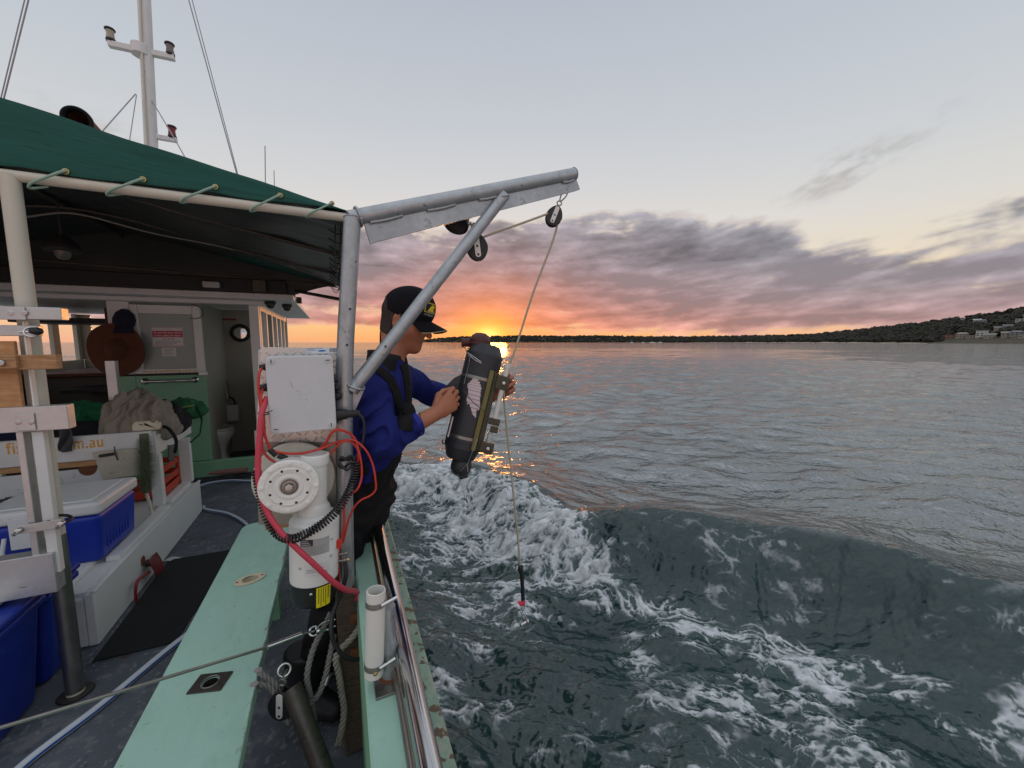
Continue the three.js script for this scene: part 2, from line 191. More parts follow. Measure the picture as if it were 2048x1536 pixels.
const seaHeight = (x, z, r, gap, foam) => {
  let h = 0; const calm = 0.35 + 0.65 * sstep(2, 9, r);
  for (const [kx, kz, ph, a, lam] of WAVES) { if (lam < gap * 3) continue; const w = Math.sin(kx * x + kz * z + ph); h += a * calm * (w + 0.25 * w * Math.abs(w)) * sstep(3, 6, lam / gap); }
  if (r < 13 && x > -1) {
    const [s, al] = lineDist(CREST, x, z), wob = 0.12 * noise(al * 0.9, 5.1) + 0.04 * noise(al * 3.1, 6.1), ss = s + wob;
    const A = ramp1([[0, 0.1], [1, 0.26], [3, 0.33], [4.6, 0.38], [5.6, 0.5], [7.5, 0.52], [9.5, 0.48], [12, 0.22], [15, 0.05]], al);
    h += A * (ss < 0 ? Math.exp(-Math.pow(ss / 0.46, 2)) : Math.exp(-Math.pow(ss / 1.2, 1.6))) - 0.3 * A * Math.exp(-Math.pow((ss + 1.1) / 0.55, 2)) - 0.3 * A * Math.exp(-Math.pow((ss - 2.4) / 0.9, 2));
    const [s2, a2] = lineDist(SECOND, x, z), w2 = s2 + 0.12 * noise(a2 * 1.3, 2.1);
    h += 0.1 * sstep(4.2, 3.2, a2) * (w2 < 0 ? Math.exp(-Math.pow(w2 / 0.55, 2)) : Math.exp(-Math.pow(w2 / 0.75, 2)));
    const inner = sstep(0.25, -0.3, s) * sstep(-6.5, -3, s) * (1 - 0.6 * sstep(5.2, 6.2, al) * sstep(-1.2, -0.7, s));
    const p = x * 0.82 + z * 0.57, q = -x * 0.57 + z * 0.82;
    h += inner * (0.13 * fbm(p * 1.1, q * 1.9, 3.3, 3) + 0.05 * fbm(p * 3.2, q * 6.4, 7.7, 4, 0.6) + 0.014 * fbm(p * 9, q * 17, 5.7, 4, 0.65) + 0.03 * foam * (0.6 + fbm(x * 8, z * 8, 2.2, 3)));
    h += 0.05 * foam * sstep(-1.3, -0.2, s) * sstep(6, 4.5, al) * (0.4 + 1.6 * fbm(x * 4.5, z * 4.5, 9.9, 3));
  }
  return h;
};
{
  // foam over the 10 m square of water beside the boat
  const N = 1536, S = 10, X0 = -0.5, Z0 = -8.5, fo = new Float32Array(N * N), ae = new Float32Array(N * N);
  for (let j = 0; j < N; j++) for (let i = 0; i < N; i++) { const r = foamAt(X0 + S * (i + 0.5) / N, Z0 + S * (j + 0.5) / N); const e = Math.min(1, 20 * Math.min(i / N, j / N, 1 - i / N, 1 - j / N)); fo[j * N + i] = r[0] * e; ae[j * N + i] = r[1] * e; }
  const foamSeen = (x, z) => { const i = ((x - X0) / S * N) | 0, j = ((z - Z0) / S * N) | 0; return i < 0 || j < 0 || i >= N || j >= N ? 0 : fo[j * N + i]; };
  const radii = [0.12]; while (radii[radii.length - 1] < 9000) { const r = radii[radii.length - 1]; radii.push(r + (r < 3.2 ? 0.022 : r < 60 ? Math.max(0.022, r * 0.006) : r < 140 ? r * 0.011 : r * 0.045)); }
  const NA = 840, a0 = R(-75), a1 = R(140), P = new Float32Array(radii.length * (NA + 1) * 3), UV = new Float32Array(radii.length * (NA + 1) * 2), I = [];
  radii.forEach((r, j) => { const gap = Math.max(r * (a1 - a0) / NA * 0.8, ((radii[j + 1] ?? r * 1.04) - r)); for (let i = 0; i <= NA; i++) { const a = a0 + (a1 - a0) * i / NA, x = r * Math.sin(a), z = -r * Math.cos(a), k = j * (NA + 1) + i; const fv = r < 12 ? foamSeen(x, z) : 0; P[3 * k] = x; P[3 * k + 1] = WL + (r < 400 ? seaHeight(x, z, r, gap, fv) : 0); P[3 * k + 2] = z; UV[2 * k] = x; UV[2 * k + 1] = z; if (j && i) { const n = k - NA - 1; I.push(k, n, n - 1, k, n - 1, k - 1); } } });
  const g = new THREE.BufferGeometry(); g.setAttribute('position', new THREE.BufferAttribute(P, 3)); g.setAttribute('uv', new THREE.BufferAttribute(UV, 2)); g.setIndex(I); g.computeVertexNormals();
  if (g.attributes.normal.getY(2000) < 0) { const ix = g.index.array; for (let i = 0; i < ix.length; i += 3) { const t = ix[i]; ix[i] = ix[i + 1]; ix[i + 1] = t; } g.computeVertexNormals(); }
  const pick = (u, v) => Math.min(N - 1, (v * N) | 0) * N + Math.min(N - 1, (u * N) | 0);
  const col = tex(N, N, (u, v, c) => { const k = pick(u, v); let b = mix3([0.009, 0.034, 0.034], [0.026, 0.066, 0.062], ae[k] * 0.8); b = mix3(b, [0.8, 0.82, 0.84], fo[k]); for (let q = 0; q < 3; q++) c[q] = 255 * (b[q] <= 0.0031308 ? 12.92 * b[q] : 1.055 * Math.pow(b[q], 1 / 2.4) - 0.055); }, true, false);
  const rou = tex(1024, 1024, (u, v, c) => { const k = pick(u, v); c[0] = c[1] = c[2] = 255 * clamp(0.06 + 0.08 * ae[k] + 0.75 * fo[k] + 0.12 * sstep(0, 0.2, Math.min(v, 1 - v, 1 - u))); }, false, false);
  const spc = tex(512, 512, (u, v, c) => { const k = pick(u, v), e = sstep(0, 0.2, Math.min(v, 1 - v, 1 - u)); c[0] = c[1] = c[2] = c[3] = 255 * (1 - e * (0.1 + 0.75 * sstep(-0.6, -0.42, FD(X0 + S * u, Z0 + S * v)))); }, false, false);
  for (const t of [col, rou, spc]) { t.repeat.set(1 / S, 1 / S); t.offset.set(-X0 / S, -Z0 / S); }
  const rip = tileable((u, v) => 0.5 * fbm(u * 9, v * 17, 1.5, 5, 0.62) + 0.5 * fbm(u * 14 + v * 4, v * 12, 6.5, 4, 0.6));
  const bump = tex(1024, 1024, (u, v, c) => { c[0] = c[1] = c[2] = 128 + 175 * rip(u, v); }, false); bump.repeat.set(1 / 5.3, 1 / 5.3); bump.rotation = 0.5;
  const m = mat(lin(1, 1, 1), 1, 0, { map: col, roughnessMap: rou, bumpMap: bump, bumpScale: 0.12, ior: 2.333, specularIntensity: 2, specularIntensityMap: spc });
  single('sea_water', g, m, 'dark green sea with foaming wake beside the boat', null, null, 'structure');
}
// ---------- the wooded headland and its beach ----------
const SIL = [[800, 682], [840, 680], [870, 676.5], [910, 673.5], [950, 672], [1000, 671], [1060, 670.5], [1130, 671.5], [1200, 671], [1300, 672.5], [1400, 673], [1480, 671.5], [1560, 670.5], [1620, 668], [1700, 661], [1780, 652], [1840, 645], [1890, 639], [1930, 633], [1980, 628], [2020, 623], [2060, 618], [2200, 600], [2500, 560], [3200, 480]];
const pxAz = px => YAW + Math.atan((px - 1024) / FPX), azPx = a => 1024 + FPX * Math.tan(a - YAW);
const shoreR = px => ramp1([[800, 2900], [1000, 2500], [1400, 1900], [1600, 1350], [1800, 980], [2048, 800], [2500, 620], [3200, 500]], px);
const treeH = px => ramp1([[800, 9], [1400, 13], [2048, 11]], px);
function landTop(a) { const px = Math.min(3200, azPx(a)), r = shoreR(px) + ridgeOff(px); return Math.max(1, (684 - ramp1(SIL, px)) / FPX * r * Math.cos(a - YAW) + EYE - WL - treeH(px) * 0.8); }
const ridgeOff = px => ramp1([[800, 60], [1400, 130], [1700, 260], [2048, 330], [3200, 300]], px);
function landHeight(a, t) { const px = Math.min(3200, azPx(a)), top = landTop(a), off = ridgeOff(px), rise = sstep(0.05, 1, t); const n = fbm(a * 60, t * 4, 2.5, 3); return t < 0.05 ? -0.5 + 40 * t : 1.5 + (top - 1.5) * (0.25 * t + 0.75 * rise) * (t <= 1 ? 1 : Math.max(0, 1.15 - 0.15 * t)) * (1 + 0.12 * n * (1 - t)); }
const landPoint = (a, t) => { const px = Math.min(3200, azPx(a)), r = shoreR(px) * (1 + 0.004 * noise(a * 80, 1)) + t * ridgeOff(px); return V3(r * Math.sin(a), WL + landHeight(a, t), -r * Math.cos(a)); };
{
  const NA = 420, NT = 14, a0 = pxAz(805), a1 = pxAz(3000), P = [], UV = [], I = [], ts = [0, 0.02, 0.05, 0.08, 0.15, 0.25, 0.35, 0.45, 0.55, 0.65, 0.75, 0.85, 0.95, 1.05, 1.5];
  for (let i = 0; i <= NA; i++) ts.forEach((t, j) => { const a = a0 + (a1 - a0) * i / NA, p = landPoint(a, t); P.push(p.x, p.y, p.z); UV.push(p.x, p.z); if (i && j) { const k = i * 15 + j, n = k - 15; I.push(k, n - 1, n, k, k - 1, n - 1); } });
  const g = new THREE.BufferGeometry(); g.setAttribute('position', new THREE.Float32BufferAttribute(P, 3)); g.setAttribute('uv', new THREE.Float32BufferAttribute(UV, 2)); g.setIndex(I); g.computeVertexNormals();
  const t = tex(256, 256, (u, v, c) => { const n = fbm(u * 8, v * 8, 3, 5); c[0] = 70 + 40 * n; c[1] = 66 + 38 * n; c[2] = 48 + 26 * n; }); t.repeat.set(1 / 60, 1 / 60);
  single('headland_terrain', g, mat(lin(1, 1, 1), 0.95, 0, { map: t }), 'low headland with scrubby ground across the bay', null, null, 'structure');
  // pale sand along the foot
  const P2 = [], I2 = []; let n = 0; const b0 = pxAz(1380), b1 = pxAz(1850);
  for (let i = 0; i <= 200; i++) { const a = b0 + (b1 - b0) * i / 200, w = Math.sin(Math.PI * i / 200) ** 0.5 * (0.6 + 0.5 * noise(i * 0.13, 4)); const p = landPoint(a, 0.0), q = landPoint(a, 0.05); const d = V3(Math.sin(a), 0, -Math.cos(a)); p.addScaledVector(d, -4); p.y = WL + 0.05; q.addScaledVector(d, 5 * w); q.y = WL + 0.5 + 2.6 * w; const m = p.clone().lerp(q, 0.5); m.y += 0.3; P2.push(p.x, p.y, p.z, m.x, m.y, m.z, q.x, q.y, q.z); if (i) { const k = 3 * i; I2.push(k, k - 3, k - 2, k, k - 2, k + 1, k + 1, k - 2, k - 1, k + 1, k - 1, k + 2); } }
  const g2 = new THREE.BufferGeometry(); g2.setAttribute('position', new THREE.Float32BufferAttribute(P2, 3)); g2.setIndex(I2); g2.computeVertexNormals();
  single('beach_sand', g2, mat(lin(0.42, 0.35, 0.26), 0.95), 'narrow strip of pale sand below the wooded headland', null, null, 'structure');
}
// crowns of the far wood: small leaf-clump shapes
function clumpGeo(seed, n = 46) { const r = rng(seed), P = []; for (let i = 0; i < n; i++) { const th = r() * 6.283, ph = Math.acos(1 - 1.75 * r()), rad = 0.55 + 0.45 * r(); const c = V3(Math.sin(ph) * Math.cos(th), 0.1 + 0.85 * Math.cos(ph) + 0.15, Math.sin(ph) * Math.sin(th)).multiplyScalar(rad); const s = 0.26 + 0.22 * r(); const nrm = c.clone().normalize(); const u = V3(r() - 0.5, r() - 0.5, r() - 0.5).cross(nrm).normalize(), v = nrm.clone().cross(u); const tip = c.clone().addScaledVector(nrm, s * 0.45); const q = [0, 1, 2, 3, 4].map(k => { const a = k * 1.2566 + r() * 0.6, e = s * (0.7 + 0.5 * r()); return c.clone().addScaledVector(u, Math.cos(a) * e).addScaledVector(v, Math.sin(a) * e).addScaledVector(nrm, -s * 0.25 * r()); }); for (let k = 0; k < 5; k++) { const A = q[k], B = q[(k + 1) % 5]; P.push(tip.x, tip.y, tip.z, A.x, A.y, A.z, B.x, B.y, B.z); } } const g = new THREE.BufferGeometry(); g.setAttribute('position', new THREE.Float32BufferAttribute(P, 3)); g.computeVertexNormals(); return g; }
const leafMat = mat(lin(0.03, 0.03, 0.021), 0.9);
const HOUSES = [ // px, py of the base middle, width m, height m, storeys tone, roof
  [1895, 676, 17, 5.5, 'terracotta', 'flat'], [1918, 675, 14, 6, 'cream', 'hip'], [1936, 676, 10, 4, 'cream', 'flat'], [1957, 673, 13, 8.5, 'white', 'flat'], [1973, 676, 12, 5, 'cream', 'gable'], [2008, 674, 12, 6, 'cream', 'gable'], [2026, 672, 12, 5.5, 'grey', 'hip'], [2043, 676, 11, 5, 'cream', 'flat'],
  [1912, 643, 13, 4.5, 'grey', 'gable'], [1944, 644, 10, 4, 'white', 'gable'], [1956, 645, 9, 4, 'grey', 'hip'], [2028, 642, 9, 3.5, 'white', 'flat'], [2043, 636, 9, 3.5, 'grey', 'gable'], [2006, 656, 10, 4, 'grey', 'gable'], [1988, 660, 9, 4, 'cream', 'gable']];
const hillPoint = (px, py) => { const a = pxAz(px); let best = null, bd = 1e9; for (let t = 0.04; t <= 1.02; t += 0.01) { const p = landPoint(a, t), q = p.clone().project(camera); const y = 768 - q.y * 768, d = Math.abs(y - py); if (d < bd) { bd = d; best = p; } } return best; };
const houseSpots = HOUSES.map(h => hillPoint(h[0], h[1]));
{
  const r = rng(77), kinds = [clumpGeo(1), clumpGeo(2), clumpGeo(3)], mats = kinds.map(() => []), colors = kinds.map(() => []);
  const a0 = pxAz(815), a1 = pxAz(2600), M = new THREE.Matrix4(), Q = new THREE.Quaternion();
  for (let i = 0; i < 5200; i++) {
    const px = 815 + 1785 * Math.pow(r(), 0.9), a = pxAz(px), t = i % 4 === 0 ? 0.9 + 0.12 * r() : 0.06 + 0.94 * r();
    const p = landPoint(a, t); const size = treeH(px) * (0.32 + 0.36 * r());
    const front = Math.hypot(p.x, p.z);
    if (houseSpots.some(h => { const hr = Math.hypot(h.x, h.z); return Math.abs(Math.atan2(p.x, -p.z) - Math.atan2(h.x, -h.z)) * hr < 11 && p.y < h.y + 2 && p.y > h.y - 9 && front < hr + 6; })) continue;
    if (px > 1860 && t < 0.3 && r() < 0.45) continue;
    const k = i % 3; Q.setFromAxisAngle(V3(0, 1, 0), r() * 6.28); const s = V3(size * (0.9 + 0.5 * r()), size * (0.8 + 0.5 * r()), size * (0.9 + 0.5 * r()));
    M.compose(p.add(V3(0, size * 0.35, 0)), Q, s); mats[k].push(M.clone()); const c = 0.75 + 0.5 * r(); colors[k].push(lin(c * (0.85 + 0.3 * r()), c, c * 0.9));
  }
  kinds.forEach((g, k) => { const im = new THREE.InstancedMesh(g, leafMat, mats[k].length); mats[k].forEach((m, i) => { im.setMatrixAt(i, m); im.setColorAt(i, colors[k][i]); }); im.name = numbered('far_forest'); im.castShadow = im.receiveShadow = true; scene.add(im); info(im, ['dark wood covering the headland across the bay', 'scrubby trees mixed through the headland wood', 'rounder crowns within the headland wood'][k], 'forest', null, 'stuff'); });
}
// trees that stand out against the sky along the ridge
{
  const r = rng(5), bark = mat(lin(0.07, 0.055, 0.045), 0.9);
  const spots = [[1580, 672, 22, 'small flat crowned tree standing alone above the low wood'], [1893, 640, 14], [1906, 640, 12], [1925, 634, 16], [1968, 632, 16], [1985, 632, 20], [2003, 629, 22], [2020, 626, 20], [2038, 621, 22], [1948, 636, 12]];
  for (const [px, py, h, label] of spots) {
    const p = hillPoint(px, py + 6), t = thing('ridge_tree', label || 'tree standing up against the sky along the headland ridge', 'tree', p, label ? null : 'trees along the ridge');
    const hh = h * 0.6, w = h * 0.26;
    part('trunk', join([rod(p, p.clone().add(V3(0.3, hh * 0.6, 0)), 0.45, 0.25, 7), rod(p.clone().add(V3(0.3, hh * 0.55, 0)), p.clone().add(V3(w * 0.4, hh * 0.85, 0.4)), 0.25, 0.12, 6), rod(p.clone().add(V3(0.3, hh * 0.55, 0)), p.clone().add(V3(-w * 0.4, hh * 0.8, -0.4)), 0.22, 0.1, 6)]), bark, t);
    const gs = []; for (let k = 0; k < 9; k++) { const g = clumpGeo(100 + k + (px | 0), 24); const s = w * (0.3 + 0.3 * r()); g.scale(s * 1.2, s * 0.8, s * 1.2); g.translate(p.x + (r() - 0.5) * w * 1.5, p.y + hh * (0.72 + 0.38 * r()), p.z + (r() - 0.5) * w * 1.5); gs.push(g); }
    part('crown', join(gs), leafMat, t);
  }
}
// houses on the slope
{
  const tone = { terracotta: mat(lin(0.28, 0.13, 0.08), 0.85), cream: mat(lin(0.36, 0.3, 0.24), 0.85), white: mat(lin(0.52, 0.5, 0.48), 0.8), grey: mat(lin(0.26, 0.26, 0.27), 0.85) };
  const roofs = { terracotta: mat(lin(0.25, 0.12, 0.08), 0.85), cream: mat(lin(0.3, 0.27, 0.25), 0.8), white: mat(lin(0.5, 0.5, 0.5), 0.8), grey: mat(lin(0.22, 0.22, 0.23), 0.8) }, glass = mat(lin(0.03, 0.035, 0.04), 0.1), trim = mat(lin(0.65, 0.63, 0.6), 0.7);
  const words = ['wide terracotta house low on the headland shore', 'cream hip roofed house beside the terracotta one', 'low cream flat roofed house on the shore slope', 'tall white flat roofed house above the shore', 'cream gabled house right beside the tall white one', 'cream gabled house standing near the rocky point', 'grey hip roofed house near the rocky point', 'cream flat roofed house at the end of the shore row', 'wide grey gabled house high in the headland trees', 'white gabled cottage high among the ridge trees', 'small grey hip roofed house high among trees', 'small white flat roofed house near the hilltop', 'small grey gabled house at the hilltop', 'grey gabled house half way up the slope', 'cream gabled house half way up the slope'];
  HOUSES.forEach(([px, py, w, h, tn, rf], i) => {
    const p = houseSpots[i], T = thing('house', words[i], 'house', p, 'houses on the headland'), yaw = Math.atan2(p.x, -p.z), d = w * 0.6;
    const ins = []; const add = (name, g, m, par = T) => { g.rotateY(-yaw); g.translate(p.x, p.y, p.z); return part(name, g, m, par); };
    add('wall', box(-w / 2, w / 2, -3, h, -d / 2, d / 2, 0.05, 1), tone[tn]);
    if (rf === 'flat') add('roof', box(-w / 2 - 0.4, w / 2 + 0.4, h + 0.01, h + 0.4, -d / 2 - 0.4, d / 2 + 0.6, 0.03, 1), roofs[tn]);
    else { const k = rf === 'hip' ? 0.5 : 0, e = 0.6, y = h + 0.02, t = h + w * 0.17; const X = w / 2 + e, Z = d / 2 + e, xr = X * (1 - k); const A = [[-X, y, Z], [X, y, Z], [X, y, -Z], [-X, y, -Z], [-xr, t, 0], [xr, t, 0]]; const F = [[0, 1, 5], [0, 5, 4], [1, 2, 5], [2, 3, 4], [2, 4, 5], [3, 0, 4], [0, 2, 1], [0, 3, 2]]; const g = new THREE.BufferGeometry(); g.setAttribute('position', new THREE.Float32BufferAttribute(F.flat().flatMap(q => A[q]), 3)); g.computeVertexNormals(); add('roof', g, roofs[tn]); }
    const n = Math.max(2, Math.round(w / 4)); for (let f = 0; f < (h > 5.2 ? 2 : 1); f++) for (let k = 0; k < n; k++) { const x = -w / 2 + w * (k + 0.5) / n, y = 0.8 + f * 2.7, ww = w / n * 0.28; if (y + 1.5 > h) continue; const o = add('window', box(x - ww, x + ww, y, y + 1.4, d / 2 + 0.01, d / 2 + 0.08, 0.01, 1), glass); add('sill', box(x - ww - 0.1, x + ww + 0.1, y - 0.14, y - 0.01, d / 2 + 0.005, d / 2 + 0.2, 0.01, 1), trim, o); }
  });
}
// craft lying off the beach
{
  const white = mat(lin(0.72, 0.72, 0.72), 0.4), dark = mat(lin(0.04, 0.045, 0.06), 0.3), alu = mat(lin(0.5, 0.5, 0.5), 0.4, 0.8);
  for (const [px, L, mastH, words] of [[1303, 18, 0, 'long white motor cruiser moored off the low wood'], [1319, 11, 0, 'small white launch moored beside the long cruiser'], [1352, 9, 0, 'small dark hulled launch moored by itself'], [1262, 10, 12, 'little sailing yacht moored with bare mast'], [1285, 8, 0, 'low white dinghy moored between yacht and cruiser']]) {
    const a = pxAz(px), r = 1250, p = V3(r * Math.sin(a), WL, -r * Math.cos(a)), T = thing('moored_boat', words, 'boat', p, 'boats moored off the beach');
    const add = (n, g, m) => { g.rotateY(-a); g.translate(p.x, p.y, p.z); part(n, g, m, T); };
    const sh = [[-L / 2, 1.2], [L / 2 * 0.8, 1.5], [L / 2 + 0.6, 1.9], [L * 0.4, -0.2], [-L / 2 + 0.3, -0.2]];
    add('hull', plate(sh, V3(0, 0, 0), V3(1, 0, 0), V3(0, 1, 0), L * 0.28, 0.1), px === 1352 ? dark : white);
    add('cabin', plate([[-L * 0.25, 1.2], [L * 0.22, 1.4], [L * 0.12, 2.7], [-L * 0.22, 2.8]], V3(0, 0, 0), V3(1, 0, 0), V3(0, 1, 0), L * 0.2, 0.08), white);
    add('window', plate([[-L * 0.2, 1.9], [L * 0.13, 1.9], [L * 0.1, 2.4], [-L * 0.19, 2.4]], V3(0, 0, L * 0.1 + 0.05), V3(1, 0, 0), V3(0, 1, 0), 0.06, 0.01), dark);
    if (mastH) add('mast', rod(V3(0.5, 1, 0), V3(0.5, mastH, 0), 0.12, 0.07, 7), alu); else add('mast', rod(V3(-0.5, 2.6, 0), V3(-0.5, 4.2, 0), 0.07, 0.05, 6), alu);
  }
}
// ---------- paints, metals, timber ----------
const baked = f => { const N = 512, a = new Float32Array(N * N), t = tileable(f); for (let j = 0; j < N; j++) for (let i = 0; i < N; i++) a[j * N + i] = t(i / N, j / N); return (u, v) => a[(((v * N) | 0) & 511) * N + (((u * N) | 0) & 511)]; };
const nTile = (s, z, o = 5, g = 0.55) => baked((u, v) => fbm(u * s, v * s, z, o, g));
const fineT = nTile(16, 2.1), midT = nTile(6, 4.2), bigT = nTile(2.5, 6.3), spotT = nTile(26, 8.4, 4, 0.6), spot2T = nTile(11, 10.5, 5, 0.62), scrT = baked((u, v) => fbm(u * 7, v * 60, 3.7, 4));
const grainBump = tex(512, 512, (u, v, c) => { c[0] = c[1] = c[2] = 128 + 110 * fineT(u, v) + 40 * spotT(u, v); }, false);
function paintTex(base, o = {}) { // o: mottle, chips [colour, amount], dirt [colour, amount], scuffs
  const { mottle = 10, chip, dirt, scuff = 0 } = o;
  return tex(512, 512, (u, v, c) => { const n = mottle * (bigT(u, v) + 0.6 * midT(u, v) + 0.5 * fineT(u, v)); let r = [base[0] + n, base[1] + n, base[2] + n];
    if (dirt) r = mix3(r, dirt[0], 0.75 * sstep(dirt[1], dirt[1] + 0.5, midT(u, v) + 0.6 * spotT(u, v)));
    if (scuff) r = mix3(r, [60, 66, 62], 0.6 * sstep(0.33 - scuff, 0.55, scrT(u, v) * (0.6 + bigT(u, v))));
    if (chip) r = mix3(r, chip[0], sstep(chip[1], chip[1] + 0.06, spot2T(u, v) + 0.35 * spotT(u, v)));
    c[0] = r[0]; c[1] = r[1]; c[2] = r[2]; });
}
const tmat = (t, m, rough, metal = 0, bump = 0.0006, extra = {}) => mat(lin(1, 1, 1), rough, metal, { map: sized(t, m), bumpMap: sized(grainBump, 0.35), bumpScale: bump, ...extra });
const MAT = {};
MAT.green = tmat(paintTex([156, 194, 176], { mottle: 11, dirt: [[118, 146, 130], 0.3], scuff: 0.07, chip: [[98, 110, 98], 0.47] }), 0.9, 0.62);
MAT.greenOld = tmat(paintTex([128, 152, 134], { mottle: 24, dirt: [[158, 154, 140], 0.0], chip: [[92, 76, 60], 0.12] }), 0.4, 0.75, 0, 0.0015);
MAT.cabinGreen = tmat(paintTex([130, 176, 140], { mottle: 8, dirt: [[90, 120, 95], 0.5] }), 1.1, 0.5);
MAT.white = tmat(paintTex([214, 214, 212], { mottle: 8, dirt: [[165, 162, 156], 0.4], chip: [[128, 122, 114], 0.58] }), 0.8, 0.5);
MAT.whiteClean = tmat(paintTex([222, 222, 218], { mottle: 5, dirt: [[190, 188, 182], 0.5] }), 0.8, 0.42);
MAT.cream = tmat(paintTex([200, 196, 180], { mottle: 7, dirt: [[170, 165, 148], 0.5] }), 1.0, 0.6);
MAT.galv = tmat(paintTex([170, 174, 176], { mottle: 24, dirt: [[120, 124, 126], 0.22], chip: [[70, 70, 68], 0.56] }), 0.45, 0.42, 0.75);
MAT.alu = tmat(paintTex([196, 198, 198], { mottle: 12, dirt: [[150, 150, 146], 0.35], scuff: 0.03 }), 0.4, 0.38, 0.7);
MAT.steel = mat(lin(0.62, 0.61, 0.6), 0.14, 1);
MAT.steelDull = tmat(paintTex([150, 148, 142], { mottle: 16, dirt: [[96, 88, 78], 0.3] }), 0.3, 0.35, 0.9);
MAT.darkSteel = tmat(paintTex([82, 78, 72], { mottle: 14, dirt: [[58, 50, 42], 0.2] }), 0.4, 0.45, 0.6);
MAT.black = mat(lin(0.012, 0.012, 0.013), 0.5); MAT.rubber = tmat(paintTex([22, 23, 26], { mottle: 5 }), 0.5, 0.85, 0, 0.0015);
const deckT = tex(1024, 1024, (u, v, c) => { const n = 12 * bigT(u, v) + 10 * midT(u, v) + 7 * fineT(u, v); let r = [88 + n, 93 + n, 101 + n]; const w = spot2T(u, v) * 0.8 + bigT(u, v) * 0.7 + 0.5 * spotT(u, v); r = mix3(r, [132, 130, 131], 0.6 * sstep(0.05, 0.42, w + 0.25 * fineT(u, v))); r = mix3(r, [60, 65, 74], 0.55 * sstep(0.2, 0.5, midT(u, v) - 0.5 * bigT(u, v) + 0.3 * spotT(u, v))); r = mix3(r, [84, 58, 42], 0.75 * sstep(0.42, 0.52, spot2T(u + 0.37, v + 0.21) + 0.3 * spotT(u, v) - 0.1 * bigT(u, v))); const pk = sstep(0.3, 0.36, spotT(u * 2 % 1, v * 2 % 1) + 0.5 * midT(u, v)); r = mix3(r, [156, 154, 152], 0.5 * pk); c[0] = r[0]; c[1] = r[1]; c[2] = r[2]; });
MAT.deck = mat(lin(1, 1, 1), 0.72, 0, { map: sized(deckT, 1.3), bumpMap: sized(grainBump, 0.4), bumpScale: 0.0015 });
const woodT = (a, b) => { const g = baked((u, v) => fbm(u * 3, v * 46 + 2.5 * fbm(u * 2, v * 3, 1.1, 2), 5.5, 4)); return tex(512, 512, (u, v, c) => { const k = clamp(0.5 + 0.9 * g(u, v) + 0.25 * midT(u, v)); const r = mix3(a, b, k); const d = 14 * spotT(u, v); c[0] = r[0] + d; c[1] = r[1] + d; c[2] = r[2] + d; }); };
MAT.timber = tmat(woodT([150, 108, 72], [196, 152, 108]), 0.4, 0.7); MAT.ply = tmat(woodT([176, 128, 84], [206, 160, 114]), 0.8, 0.75); MAT.oldWood = tmat(woodT([62, 52, 44], [104, 90, 76]), 0.35, 0.85, 0, 0.002); MAT.redWood = tmat(woodT([84, 44, 26], [124, 68, 40]), 0.4, 0.6);
MAT.bolt = mat(lin(0.5, 0.5, 0.5), 0.3, 1); MAT.brass = mat(lin(0.6, 0.42, 0.18), 0.35, 1); MAT.rust = tmat(paintTex([110, 66, 42], { mottle: 24 }), 0.3, 0.85);
MAT.glass = mat(lin(0.92, 0.95, 0.95), 0.03, 0, { transmission: 1, thickness: 0, ior: 1.5 });
function printCanvas(w, h, draw) { const c = document.createElement('canvas'); c.width = w; c.height = h; const k = c.getContext('2d'); draw(k, w, h); const t = new THREE.CanvasTexture(c); t.colorSpace = THREE.SRGBColorSpace; return t; }
const boltHead = (p, n, r = 0.008, h = 0.006) => lathe([[0, h], [r * 0.8, h], [r, h * 0.6], [r, 0]], p, n, 6);

